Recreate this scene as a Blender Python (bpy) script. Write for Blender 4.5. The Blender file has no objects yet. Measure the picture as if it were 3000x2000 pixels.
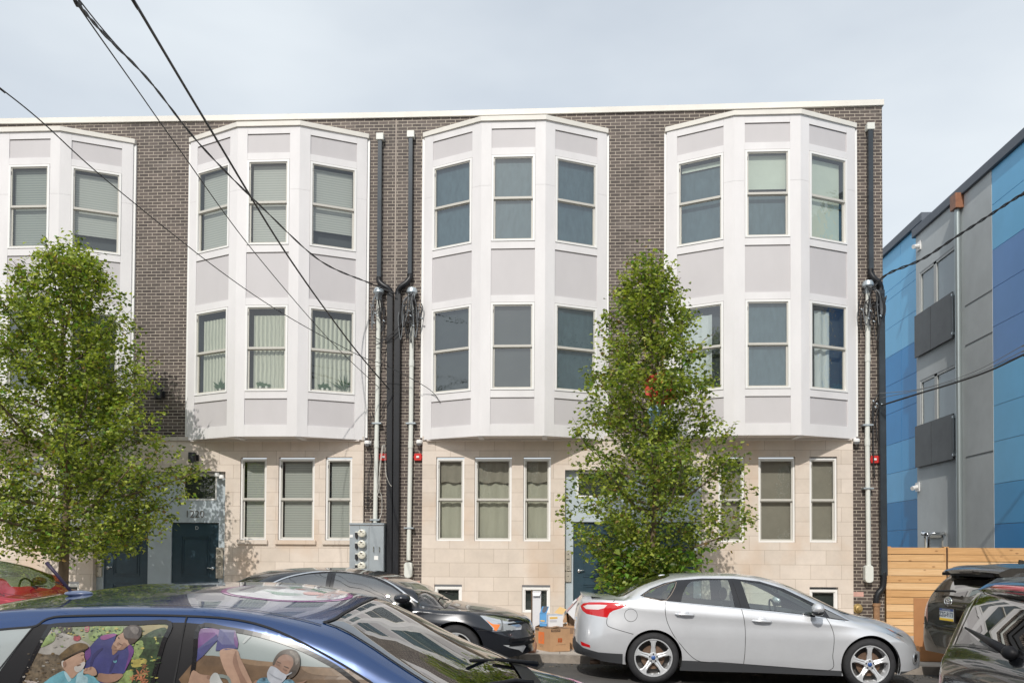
import bpy, bmesh, math, random
import numpy as np
from mathutils import Vector, Matrix
from mathutils.geometry import delaunay_2d_cdt
random.seed(7); rng = np.random.default_rng(7)
SC = bpy.context.scene
COL = SC.collection
R_ = math.radians
# ---------------------------------------------------------------- camera
F_, PX_, PY_, YAW, PITCH, ROLL, HC = 2519.1, 1500., 1557., .056, .0234, .0052, 1.68
cy, sy, cp, sp, cr, sr = math.cos(YAW), math.sin(YAW), math.cos(PITCH), math.sin(PITCH), math.cos(ROLL), math.sin(ROLL)
W_ = np.array([-sy*cp, cy*cp, sp]); R0 = np.array([cy, sy, 0.]); U0 = np.cross(R0, W_)
RV = cr*R0 + sr*U0; UV = -sr*R0 + cr*U0
cd = bpy.data.cameras.new('camera'); cam = bpy.data.objects.new('camera', cd); COL.objects.link(cam)
M = Matrix.Identity(4)
for i in range(3):
    M[i][0] = RV[i]; M[i][1] = UV[i]; M[i][2] = -W_[i]
M[2][3] = HC
cam.matrix_world = M
cd.sensor_width = 36; cd.lens = F_/3000*36; cd.shift_x = 0; cd.shift_y = (PY_-1000)/3000
cd.clip_start = .05; cd.clip_end = 2000
SC.camera = cam
# ---------------------------------------------------------------- sky and sun
SUN_EL = R_(41.2); SUNX = -.19
world = bpy.data.worlds.new('World'); SC.world = world; world.use_nodes = True
nt = world.node_tree; nt.nodes.clear()
def N(nt, typ, **kw):
    n = nt.nodes.new(typ)
    for k, v in kw.items(): setattr(n, k, v)
    return n
sky = N(nt, 'ShaderNodeTexSky', sky_type='NISHITA', sun_disc=False)
sky.sun_elevation = SUN_EL; sky.sun_rotation = math.atan2(SUNX, -1.0)
sky.air_density = 1.0; sky.dust_density = 2.0
sscale = N(nt, 'ShaderNodeVectorMath', operation='SCALE'); sscale.inputs['Scale'].default_value = .10
nt.links.new(sky.outputs[0], sscale.inputs[0])
tc = N(nt, 'ShaderNodeTexCoord'); mp = N(nt, 'ShaderNodeMapping'); mp.inputs['Scale'].default_value = (1, 1, 2.6)
nt.links.new(tc.outputs['Generated'], mp.inputs[0])
nz = N(nt, 'ShaderNodeTexNoise'); nz.inputs['Scale'].default_value = 1.5; nz.inputs['Detail'].default_value = 5; nz.inputs['Roughness'].default_value = .5
nt.links.new(mp.outputs[0], nz.inputs['Vector'])
rmp = N(nt, 'ShaderNodeMapRange'); rmp.inputs[1].default_value = .35; rmp.inputs[2].default_value = .68
rmp.inputs[3].default_value = .58; rmp.inputs[4].default_value = .96
nt.links.new(nz.outputs[0], rmp.inputs[0])
mxs = N(nt, 'ShaderNodeMix', data_type='RGBA')
mxs.inputs[7].default_value = (.70, .752, .795, 1)
nt.links.new(rmp.outputs[0], mxs.inputs[0]); nt.links.new(sscale.outputs[0], mxs.inputs[6])
bg = N(nt, 'ShaderNodeBackground'); bg.inputs[1].default_value = 1.14
nt.links.new(mxs.outputs[2], bg.inputs[0])
wo = N(nt, 'ShaderNodeOutputWorld'); nt.links.new(bg.outputs[0], wo.inputs[0])
sl = bpy.data.lights.new('sun', 'SUN'); sl.energy = 2.75; sl.angle = R_(.53); sl.color = (1, .955, .89)
so = bpy.data.objects.new('sun', sl); COL.objects.link(so)
sd = Vector((SUNX*math.cos(SUN_EL), -math.cos(SUN_EL), math.sin(SUN_EL))).normalized()
so.rotation_euler = sd.to_track_quat('Z', 'Y').to_euler(); so.location = (0, -20, 30)
SC.view_settings.view_transform = 'Standard'; SC.view_settings.look = 'None'
SC.view_settings.exposure = 0.08; SC.view_settings.gamma = 1
SC.render.resolution_x = 1024; SC.render.resolution_y = 682
try:
    SC.cycles.max_bounces = 8; SC.cycles.transparent_max_bounces = 24
except Exception: pass
# ---------------------------------------------------------------- helpers
def at(x, y, Y):
    """photo position (3000 px wide) seen on the vertical plane at depth Y -> (X, Z)"""
    d = RV*(x-PX_)/F_ - UV*(y-PY_)/F_ + W_
    t = Y/d[1]
    return float(d[0]*t), float(d[2]*t+HC)
def ax(x, Y, y=1500): return at(x, y, Y)[0]
def az(y, Y, x=1500): return at(x, y, Y)[1]
def street_z(x): return .065 - .0195*x

MATS = {}
def srgb(r, g, b):
    f = lambda c: (c/255/12.92) if c/255 <= .04045 else ((c/255+.055)/1.055)**2.4
    return (f(r), f(g), f(b))
def mat(name, col, rough=.6, metal=0, coat=0, noise=0, nscale=8, bump=0, bscale=60, spec=.5, col2=None, stretch=(1, 1, 1), world_pos=False, emit=0):
    if name in MATS: return MATS[name]
    m = bpy.data.materials.new(name); m.use_nodes = True; n = m.node_tree
    b = n.nodes['Principled BSDF']
    b.inputs['Base Color'].default_value = (*col, 1); b.inputs['Roughness'].default_value = rough
    b.inputs['Metallic'].default_value = metal; b.inputs['Coat Weight'].default_value = coat; b.inputs['Coat Roughness'].default_value = .03
    b.inputs['Specular IOR Level'].default_value = spec
    if emit: b.inputs['Emission Color'].default_value = (*col, 1); b.inputs['Emission Strength'].default_value = emit
    if noise or bump or col2:
        if world_pos: src = N(n, 'ShaderNodeNewGeometry').outputs['Position']
        else: src = N(n, 'ShaderNodeTexCoord').outputs['Object']
        mpn = N(n, 'ShaderNodeMapping'); mpn.inputs['Scale'].default_value = stretch
        n.links.new(src, mpn.inputs[0]); src = mpn.outputs[0]
    if noise or col2:
        t = N(n, 'ShaderNodeTexNoise'); t.inputs['Scale'].default_value = nscale; t.inputs['Detail'].default_value = 6; t.inputs['Roughness'].default_value = .65
        n.links.new(src, t.inputs['Vector'])
        mx = N(n, 'ShaderNodeMix', data_type='RGBA')
        c2 = col2 if col2 else tuple(max(0, c*(1-noise)) for c in col)
        c1 = col if col2 else tuple(min(1, c*(1+noise)) for c in col)
        mx.inputs[6].default_value = (*c2, 1); mx.inputs[7].default_value = (*c1, 1)
        r = N(n, 'ShaderNodeMapRange'); r.inputs[1].default_value = .3; r.inputs[2].default_value = .7
        n.links.new(t.outputs[0], r.inputs[0]); n.links.new(r.outputs[0], mx.inputs[0])
        n.links.new(mx.outputs[2], b.inputs['Base Color'])
    if bump:
        t2 = N(n, 'ShaderNodeTexNoise'); t2.inputs['Scale'].default_value = bscale; t2.inputs['Detail'].default_value = 4
        n.links.new(src, t2.inputs['Vector'])
        bp = N(n, 'ShaderNodeBump'); bp.inputs['Strength'].default_value = bump; bp.inputs['Distance'].default_value = .01
        n.links.new(t2.outputs[0], bp.inputs['Height']); n.links.new(bp.outputs[0], b.inputs['Normal'])
    MATS[name] = m; return m
def masonry(name, c1, c2, mortar, bw, rh, ms, offx=0, offz=0, rough=.75, bumps=.6, nz=.25, blotch=None, axis='x'):
    m = bpy.data.materials.new(name); m.use_nodes = True; n = m.node_tree; b = n.nodes['Principled BSDF']
    g = N(n, 'ShaderNodeNewGeometry'); s = N(n, 'ShaderNodeSeparateXYZ'); n.links.new(g.outputs['Position'], s.inputs[0])
    ad = N(n, 'ShaderNodeMath', operation='ADD'); n.links.new(s.outputs[0], ad.inputs[0]); n.links.new(s.outputs[1], ad.inputs[1])
    a1 = N(n, 'ShaderNodeMath', operation='ADD'); a1.inputs[1].default_value = 100*bw + offx; n.links.new(ad.outputs[0], a1.inputs[0])
    a2 = N(n, 'ShaderNodeMath', operation='ADD'); a2.inputs[1].default_value = 100*rh + offz; n.links.new(s.outputs[2], a2.inputs[0])
    c = N(n, 'ShaderNodeCombineXYZ'); n.links.new(a1.outputs[0], c.inputs[0]); n.links.new(a2.outputs[0], c.inputs[1])
    br = N(n, 'ShaderNodeTexBrick'); br.offset = .5
    br.inputs['Scale'].default_value = 1; br.inputs['Brick Width'].default_value = bw; br.inputs['Row Height'].default_value = rh
    br.inputs['Mortar Size'].default_value = ms; br.inputs['Mortar Smooth'].default_value = .15; br.inputs['Bias'].default_value = 0
    br.inputs['Color1'].default_value = (*c1, 1); br.inputs['Color2'].default_value = (*c2, 1); br.inputs['Mortar'].default_value = (*mortar, 1)
    n.links.new(c.outputs[0], br.inputs['Vector'])
    t = N(n, 'ShaderNodeTexNoise'); t.inputs['Scale'].default_value = 1.7; t.inputs['Detail'].default_value = 9; t.inputs['Roughness'].default_value = .72
    n.links.new(g.outputs['Position'], t.inputs['Vector'])
    r = N(n, 'ShaderNodeMapRange'); r.inputs[1].default_value = .3; r.inputs[2].default_value = .7; r.inputs[3].default_value = 1-nz; r.inputs[4].default_value = 1+nz
    n.links.new(t.outputs[0], r.inputs[0])
    mul = N(n, 'ShaderNodeVectorMath', operation='SCALE'); n.links.new(br.outputs['Color'], mul.inputs[0]); n.links.new(r.outputs[0], mul.inputs['Scale'])
    outc = mul.outputs[0]
    if blotch:
        t3 = N(n, 'ShaderNodeTexNoise'); t3.inputs['Scale'].default_value = blotch[1]; t3.inputs['Detail'].default_value = 5
        mpb = N(n, 'ShaderNodeMapping'); mpb.inputs['Scale'].default_value = blotch[3]
        n.links.new(g.outputs['Position'], mpb.inputs[0]); n.links.new(mpb.outputs[0], t3.inputs['Vector'])
        r3 = N(n, 'ShaderNodeMapRange'); r3.inputs[1].default_value = blotch[2]; r3.inputs[2].default_value = blotch[2]+.16; r3.inputs[4].default_value = blotch[4]
        n.links.new(t3.outputs[0], r3.inputs[0])
        mx = N(n, 'ShaderNodeMix', data_type='RGBA'); mx.inputs[7].default_value = (*blotch[0], 1)
        n.links.new(r3.outputs[0], mx.inputs[0]); n.links.new(outc, mx.inputs[6]); outc = mx.outputs[2]
    n.links.new(outc, b.inputs['Base Color'])
    b.inputs['Roughness'].default_value = rough
    t2 = N(n, 'ShaderNodeTexNoise'); t2.inputs['Scale'].default_value = 90; n.links.new(g.outputs['Position'], t2.inputs['Vector'])
    hs = N(n, 'ShaderNodeMath', operation='MULTIPLY_ADD'); hs.inputs[1].default_value = -1.0; n.links.new(br.outputs['Fac'], hs.inputs[0])
    t2m = N(n, 'ShaderNodeMath', operation='MULTIPLY'); t2m.inputs[1].default_value = .35; n.links.new(t2.outputs[0], t2m.inputs[0]); n.links.new(t2m.outputs[0], hs.inputs[2])
    bp = N(n, 'ShaderNodeBump'); bp.inputs['Strength'].default_value = bumps; bp.inputs['Distance'].default_value = .006
    n.links.new(hs.outputs[0], bp.inputs['Height']); n.links.new(bp.outputs[0], b.inputs['Normal'])
    return m
def glassmat(name, tint=(.75, .82, .8), ior=1.5, wav=.25, wscale=3.0, rough=.0, boost=0.0, dim=1.0):
    """clear glazing: tinted see-through with a fresnel mirror on top, slightly wavy"""
    if name in MATS: return MATS[name]
    m = bpy.data.materials.new(name); m.use_nodes = True; n = m.node_tree; n.nodes.clear()
    tr = N(n, 'ShaderNodeBsdfTransparent'); tr.inputs[0].default_value = (*tint, 1)
    gl = N(n, 'ShaderNodeBsdfGlossy'); gl.inputs['Roughness'].default_value = rough; gl.inputs[0].default_value = (dim, dim, dim, 1)
    fr = N(n, 'ShaderNodeFresnel'); fr.inputs[0].default_value = ior
    ad = N(n, 'ShaderNodeMath', operation='MULTIPLY_ADD'); ad.use_clamp = True; ad.inputs[1].default_value = 1-boost; ad.inputs[2].default_value = boost
    mx = N(n, 'ShaderNodeMixShader'); out = N(n, 'ShaderNodeOutputMaterial')
    g = N(n, 'ShaderNodeNewGeometry'); t = N(n, 'ShaderNodeTexNoise'); t.inputs['Scale'].default_value = wscale; t.inputs['Detail'].default_value = 2
    bp = N(n, 'ShaderNodeBump'); bp.inputs['Strength'].default_value = wav; bp.inputs['Distance'].default_value = .02
    n.links.new(g.outputs['Position'], t.inputs['Vector']); n.links.new(t.outputs[0], bp.inputs['Height']); n.links.new(bp.outputs[0], gl.inputs['Normal'])
    iv = N(n, 'ShaderNodeMapRange'); iv.inputs[3].default_value = ior; iv.inputs[4].default_value = 1/ior
    n.links.new(g.outputs['Backfacing'], iv.inputs[0]); n.links.new(iv.outputs[0], fr.inputs[0])
    n.links.new(fr.outputs[0], ad.inputs[0]); n.links.new(ad.outputs[0], mx.inputs[0]); n.links.new(tr.outputs[0], mx.inputs[1]); n.links.new(gl.outputs[0], mx.inputs[2])
    n.links.new(mx.outputs[0], out.inputs[0]); MATS[name] = m; return m
def stripes(name, ca, cb, period, duty=.5, axis=2, rough=.7, wob=0.0, trans=0):
    """fabric or slats with fine bands along one world axis"""
    if name in MATS: return MATS[name]
    m = bpy.data.materials.new(name); m.use_nodes = True; n = m.node_tree; b = n.nodes['Principled BSDF']
    g = N(n, 'ShaderNodeNewGeometry'); s = N(n, 'ShaderNodeSeparateXYZ'); n.links.new(g.outputs['Position'], s.inputs[0])
    w = N(n, 'ShaderNodeTexNoise'); w.inputs['Scale'].default_value = 4; n.links.new(g.outputs['Position'], w.inputs['Vector'])
    a = N(n, 'ShaderNodeMath', operation='MULTIPLY_ADD'); a.inputs[1].default_value = wob; n.links.new(w.outputs[0], a.inputs[0]); n.links.new(s.outputs[axis], a.inputs[2])
    d = N(n, 'ShaderNodeMath', operation='DIVIDE'); d.inputs[1].default_value = period; n.links.new(a.outputs[0], d.inputs[0])
    f = N(n, 'ShaderNodeMath', operation='PINGPONG'); f.inputs[1].default_value = .5; n.links.new(d.outputs[0], f.inputs[0])
    r = N(n, 'ShaderNodeMapRange'); r.inputs[1].default_value = duty*.5-.1; r.inputs[2].default_value = duty*.5+.1; n.links.new(f.outputs[0], r.inputs[0])
    mx = N(n, 'ShaderNodeMix', data_type='RGBA'); mx.inputs[6].default_value = (*ca, 1); mx.inputs[7].default_value = (*cb, 1)
    n.links.new(r.outputs[0], mx.inputs[0]); n.links.new(mx.outputs[2], b.inputs['Base Color']); b.inputs['Roughness'].default_value = rough
    MATS[name] = m; return m

class MB:
    """collects faces (world coordinates); build() links them as one mesh object"""
    def __init__(s, frame=None): s.v = []; s.f = []; s.mi = []; s.mats = []; s.fr = frame; s.cur = 0; s.smooth = False
    def m(s, material):
        if material not in s.mats: s.mats.append(material)
        s.cur = s.mats.index(material); return s
    def T(s, p):
        if s.fr is None: return tuple(p)
        o, u, n = s.fr     # local (u along, d outward, z)
        return (o[0]+u[0]*p[0]+n[0]*p[1], o[1]+u[1]*p[0]+n[1]*p[1], p[2])
    def face(s, pts):
        i = len(s.v); s.v += [s.T(p) for p in pts]; s.f.append(list(range(i, i+len(pts)))); s.mi.append(s.cur)
    def box(s, x0, x1, y0, y1, z0, z1):
        if x1 < x0: x0, x1 = x1, x0
        if y1 < y0: y0, y1 = y1, y0
        if z1 < z0: z0, z1 = z1, z0
        i = len(s.v)
        s.v += [s.T(p) for p in ((x0, y0, z0), (x1, y0, z0), (x1, y1, z0), (x0, y1, z0), (x0, y0, z1), (x1, y0, z1), (x1, y1, z1), (x0, y1, z1))]
        for q in ((0, 3, 2, 1), (4, 5, 6, 7), (0, 1, 5, 4), (1, 2, 6, 5), (2, 3, 7, 6), (3, 0, 4, 7)):
            s.f.append([i+k for k in q]); s.mi.append(s.cur)
        return s
    def prism(s, poly, y0, y1):
        """poly of (x,z) extruded from y0 to y1"""
        i = len(s.v); n = len(poly)
        s.v += [s.T((p[0], y0, p[1])) for p in poly] + [s.T((p[0], y1, p[1])) for p in poly]
        s.f.append([i+k for k in range(n)][::-1]); s.mi.append(s.cur); s.f.append([i+n+k for k in range(n)]); s.mi.append(s.cur)
        for k in range(n):
            j = (k+1) % n; s.f.append([i+k, i+j, i+n+j, i+n+k]); s.mi.append(s.cur)
        return s
    def grid(s, P):
        """P: list of rows of points"""
        i = len(s.v); r = len(P); c = len(P[0])
        for row in P: s.v += [s.T(p) for p in row]
        for a in range(r-1):
            for b in range(c-1):
                s.f.append([i+a*c+b, i+a*c+b+1, i+(a+1)*c+b+1, i+(a+1)*c+b]); s.mi.append(s.cur)
        return s
    def tube(s, pts, r, n=8, cap=True):
        pts = [Vector(p) for p in pts]; rings = []
        up = Vector((0, 0, 1)); prev = None
        for k, p in enumerate(pts):
            d = (pts[min(k+1, len(pts)-1)]-pts[max(k-1, 0)]).normalized()
            if prev is None:
                a = d.cross(up)
                if a.length < .1: a = d.cross(Vector((0, 1, 0)))
                a.normalize()
            else:
                a = prev - d*prev.dot(d)
                a.normalize()
            prev = a; b = d.cross(a)
            rr = r[k] if isinstance(r, (list, tuple)) else r
            rings.append([p+(a*math.cos(2*math.pi*j/n)+b*math.sin(2*math.pi*j/n))*rr for j in range(n)])
        i = len(s.v)
        for g in rings: s.v += [s.T(q) for q in g]
        for k in range(len(rings)-1):
            for j in range(n):
                j2 = (j+1) % n; s.f.append([i+k*n+j, i+k*n+j2, i+(k+1)*n+j2, i+(k+1)*n+j]); s.mi.append(s.cur)
        if cap:
            s.f.append([i+j for j in range(n)][::-1]); s.mi.append(s.cur)
            s.f.append([i+(len(rings)-1)*n+j for j in range(n)]); s.mi.append(s.cur)
        return s
    def lathe(s, prof, c, axis='y', n=24):
        """prof: (radius, along) around an axis through c"""
        P = []
        for (r, h) in prof:
            row = []
            for j in range(n+1):
                a = 2*math.pi*j/n; u = r*math.cos(a); v = r*math.sin(a)
                row.append({'y': (c[0]+u, c[1]+h, c[2]+v), 'z': (c[0]+u, c[1]+v, c[2]+h), 'x': (c[0]+h, c[1]+u, c[2]+v)}[axis])
            P.append(row)
        return s.grid(P)
    def disc(s, c, r, axis='y', n=20, rz=None):
        rz = rz or r
        s.face([{'y': (c[0]+r*math.cos(2*math.pi*j/n), c[1], c[2]+rz*math.sin(2*math.pi*j/n)), 'x': (c[0], c[1]+r*math.cos(2*math.pi*j/n), c[2]+rz*math.sin(2*math.pi*j/n)), 'z': (c[0]+r*math.cos(2*math.pi*j/n), c[1]+rz*math.sin(2*math.pi*j/n), c[2])}[axis] for j in range(n)])
        return s
    def build(s, name, parent=None, smooth=False, bevel=0, angle=None, weld=True, recalc=False):
        off = Vector((0, 0, 0))
        if parent is not None:
            off = world_loc(parent)
        me = bpy.data.meshes.new(name); me.from_pydata([tuple(Vector(v)-off) for v in s.v], [], s.f)
        for mm in s.mats: me.materials.append(mm)
        me.polygons.foreach_set('material_index', s.mi)
        if weld or smooth:
            bm = bmesh.new(); bm.from_mesh(me)
            if weld: bmesh.ops.remove_doubles(bm, verts=bm.verts, dist=1e-5)
            if recalc: bmesh.ops.recalc_face_normals(bm, faces=bm.faces)
            if bevel:
                bmesh.ops.bevel(bm, geom=[e for e in bm.edges if e.is_manifold and e.calc_face_angle(0) > .5], offset=bevel, segments=2, affect='EDGES', clamp_overlap=True)
            bm.to_mesh(me); bm.free()
        if smooth or s.smooth:
            me.polygons.foreach_set('use_smooth', [True]*len(me.polygons))
            if angle is not None:
                me.set_sharp_from_angle(angle=angle)
        o = bpy.data.objects.new(name, me); COL.objects.link(o)
        if parent is not None: o.parent = parent
        return o
def world_loc(o):
    v = Vector(o.location); p = o.parent
    while p is not None: v = v + Vector(p.location); p = p.parent
    return v
def tag(o, label=None, cat=None, group=None, kind=None):
    if label: o['label'] = label
    if cat: o['category'] = cat
    if group: o['group'] = group
    if kind: o['kind'] = kind
    return o
def thing(name, loc, label, cat, group=None):
    o = bpy.data.objects.new(name, None); COL.objects.link(o); o.location = loc; o.empty_display_size = .2
    return tag(o, label, cat, group)
def text_geo(mb, txt, size, place, depth=.002, bold=0.0, font_scale=(1, 1)):
    """lettering added to mb; place(u, v, d) -> world point"""
    cu = bpy.data.curves.new('t', 'FONT'); cu.body = txt; cu.size = size; cu.align_x = 'CENTER'; cu.align_y = 'CENTER'; cu.offset = bold; cu.resolution_u = 3
    o = bpy.data.objects.new('t', cu); COL.objects.link(o)
    bpy.context.view_layer.update()
    me = o.evaluated_get(bpy.context.evaluated_depsgraph_get()).to_mesh()
    for p in me.polygons:
        mb.face([place(me.vertices[i].co.x*font_scale[0], me.vertices[i].co.y*font_scale[1], depth) for i in p.vertices])
    o.evaluated_get(bpy.context.evaluated_depsgraph_get()).to_mesh_clear()
    bpy.data.objects.remove(o); bpy.data.curves.remove(cu)
def smooth_poly(pts, k=4, closed=True):
    out = []; n = len(pts)
    for i in range(n if closed else n-1):
        g = lambda j: np.array(pts[j % n] if closed else pts[min(max(j, 0), n-1)], float)
        p0, p1, p2, p3 = g(i-1), g(i), g(i+1), g(i+2)
        for s_ in range(k):
            t = s_/k
            out.append(tuple(.5*((2*p1)+(-p0+p2)*t+(2*p0-5*p1+4*p2-p3)*t*t+(-p0+3*p1-3*p2+p3)*t**3)))
    if not closed: out.append(tuple(pts[-1]))
    return out
def split_islands(o):
    bm = bmesh.new(); bm.from_mesh(o.data); seen = set(); comps = []
    for v in bm.verts:
        if v.index in seen: continue
        st = [v]; c = set()
        while st:
            x = st.pop()
            if x.index in c: continue
            c.add(x.index); st += [e.other_vert(x) for e in x.link_edges if e.other_vert(x).index not in c]
        seen |= c; comps.append(c)
    bm.free()
    if len(comps) < 2: return
    me = o.data; cid = {}
    for i, c in enumerate(comps):
        for k in c: cid[k] = i
    for i in range(len(comps)):
        ks = sorted(comps[i]); mp_ = {k: j for j, k in enumerate(ks)}; fs = [p for p in me.polygons if cid[p.vertices[0]] == i]
        m2 = bpy.data.meshes.new(me.name); m2.from_pydata([me.vertices[k].co for k in ks], [], [[mp_[k] for k in p.vertices] for p in fs])
        for mm in me.materials: m2.materials.append(mm)
        m2.polygons.foreach_set('material_index', [p.material_index for p in fs]); m2.polygons.foreach_set('use_smooth', [p.use_smooth for p in fs])
        if i == 0: first = m2
        else:
            q = bpy.data.objects.new(o.name.split('.')[0], m2); COL.objects.link(q); q.parent = o.parent; q.location = o.location
    o.data = first
def catenary(a, b, sag, n=24):
    a = Vector(a); b = Vector(b)
    return [a.lerp(b, i/n) - Vector((0, 0, sag*4*(i/n)*(1-i/n))) for i in range(n+1)]
# ================================================================ materials of the building
M_brick = masonry('dark brick', (.056, .041, .035), (.112, .086, .074), (.48, .42, .345), .2032, .0677, .0055, rough=.62, nz=.24, blotch=((.22, .19, .17), 2.1, .60, (1, 1, 1.6), .35), offz=.01)
M_stone = masonry('cast stone', (.71, .62, .54), (.63, .545, .465), (.42, .34, .27), .612, .2905, .0035, offx=.18, offz=.002, rough=.85, bumps=.35, nz=.10, blotch=((.60, .41, .27), 1.1, .54, (1, 1, .8), .38))
M_white = mat('white trim', (.735, .715, .715), .55, noise=.06, nscale=1.6, world_pos=True, stretch=(1, 1, .35), bump=.05, bscale=30)
M_panel = mat('lilac grey panel', (.565, .54, .545), .6, noise=.05, nscale=.9, world_pos=True, stretch=(1, 1, .5))
M_cap = mat('cream parapet metal', (.74, .71, .65), .5, noise=.06, nscale=2, world_pos=True)
M_vinyl = mat('white vinyl', (.83, .82, .80), .4)
M_sash = mat('beige sash', (.56, .54, .49), .45)
M_soffit = mat('soffit', (.66, .60, .56), .7, noise=.06)
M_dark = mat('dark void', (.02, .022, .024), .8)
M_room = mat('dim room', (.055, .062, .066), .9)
M_gasket = mat('dark joint strip', (.16, .14, .13), .8)  # thin dark strips along panel tops, window heads and cabinet seams
M_joint = mat('trim joint', (.52, .50, .49), .8)
M_eifs = mat('blue grey stucco', (.47, .53, .57), .9, noise=.07, nscale=4, bump=.25, bscale=150, world_pos=True)
M_door = mat('dark blue door paint', (.028, .058, .08), .38, noise=.12, nscale=5)
M_alu = mat('pale aluminium', (.62, .60, .55), .35, metal=.5)
M_chrome = mat('bright chrome', (.85, .85, .85), .12, metal=1)
M_black = mat('black plastic', (.018, .018, .02), .45)
M_pane = glassmat('house glass', tint=(.86, .9, .88), ior=1.52, wav=.08, wscale=5.5, boost=.06)
M_panew = glassmat('wavy house glass', tint=(.84, .9, .9), ior=1.52, wav=.22, wscale=6.5, boost=.12)
M_blind = stripes('pale slat blind', (.50, .49, .46), (.36, .36, .34), .05, .5, 2, .6)
M_blindg = stripes('grey slat blind', (.34, .355, .33), (.22, .235, .225), .05, .5, 2, .6)
M_shade = mat('cream roller shade', (.62, .63, .53), .8, noise=.06, nscale=2)
M_curt = stripes('pleated curtain', (.62, .61, .52), (.42, .42, .36), .085, .5, 0, .9, wob=.05)
M_sheer = mat('white curtain', (.62, .62, .60), .9, noise=.12, nscale=2.5, stretch=(3, 1, .4))
M_gcurt = mat('beige lined curtain', (.47, .44, .36), .9, noise=.12, nscale=1.6, stretch=(2.5, 1, .4))
M_tcurt = mat('taupe shade cloth', (.30, .265, .22), .9, noise=.12, nscale=2.2)
M_screen_refl = mat('insect screen', (.095, .145, .165), .5, nscale=5, stretch=(2.6, 1, .8), world_pos=True, col2=(.05, .085, .10), noise=.1)  # wavy pane reflections are painted into this screen as two-tone mottle
M_screen2 = mat('grey insect screen', (.042, .05, .046), .6, nscale=2.2, world_pos=True, col2=(.02, .025, .025), noise=.1)
M_steel = mat('galvanised steel', (.45, .50, .53), .38, metal=.55, noise=.08, nscale=3)
M_leafpot = mat('houseplant green', (.05, .10, .04), .6)
M_pot = mat('white pot', (.8, .78, .72), .4)

YW = 17.78      # brick plane
YS = 17.71      # stone plane
YC = 17.70      # bay corner plane
DB = .597       # bay depth
BAYX = [-12.946+i*5.038 for i in range(4)]; BAYX[1] += .02
BW, BA = 3.802, 1.2538
YF = YC-DB
LV = {k: az(v, YF, 1500) for k, v in dict(cap=341, capb=354.5, p1t=375.5, p1b=432.5, w1t=453, w1b=706.5, p2t=727.5, p2b=864, w2t=885, w2b=1142, p3t=1163, p3b=1241.5, bot=1276).items()}
JX = -3.49      # joint between the two buildings
XR = 6.54       # right edge of the brick
house_a = thing('apartment_house', (-8.5, YW, .1), 'dark brick house with white bays left of the black downpipes, numbered 1220', 'building', 'brick row houses with white bay windows')
house_b = thing('apartment_house', (1.5, YW, .1), 'dark brick house with white bays right of the black downpipes, ending beside the wooden fence', 'building', 'brick row houses with white bay windows')
ROOF = [(-16, 11.07), (ax(0, YW), az(350, YW, 0)), (ax(650, YW), az(340, YW, 650)), (JX, az(331, YW, 1160)), (ax(1850, YW), az(314, YW, 1850)), (XR, az(294, YW, 2588))]
def roof_z(x): return float(np.interp(x, [p[0] for p in ROOF], [p[1] for p in ROOF]))
Z_ST = az(1290, YS, 1150)     # top of the stone storey

def wall(mb, Y, x0, x1, z0, z1, holes, depth=0, rm=None):
    xs = sorted(set([x0, x1]+[h[0] for h in holes]+[h[1] for h in holes])); zs = sorted(set([z0, z1]+[h[2] for h in holes]+[h[3] for h in holes]))
    xs = [x for x in xs if x0 <= x <= x1]; zs = [z for z in zs if z0 <= z <= z1]
    for i in range(len(xs)-1):
        for j in range(len(zs)-1):
            cx, cz = (xs[i]+xs[i+1])/2, (zs[j]+zs[j+1])/2
            if any(h[0] < cx < h[1] and h[2] < cz < h[3] for h in holes): continue
            mb.face([(xs[i], Y, zs[j]), (xs[i+1], Y, zs[j]), (xs[i+1], Y, zs[j+1]), (xs[i], Y, zs[j+1])])
    if depth:
        if rm: mb.m(rm)
        for (a, b, c, d) in holes:
            mb.face([(a, Y, c), (a, Y, d), (a, Y+depth, d), (a, Y+depth, c)]); mb.face([(b, Y, d), (b, Y, c), (b, Y+depth, c), (b, Y+depth, d)])
            mb.face([(a, Y, d), (b, Y, d), (b, Y+depth, d), (a, Y+depth, d)]); mb.face([(b, Y, c), (a, Y, c), (a, Y+depth, c), (b, Y+depth, c)])

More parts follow.
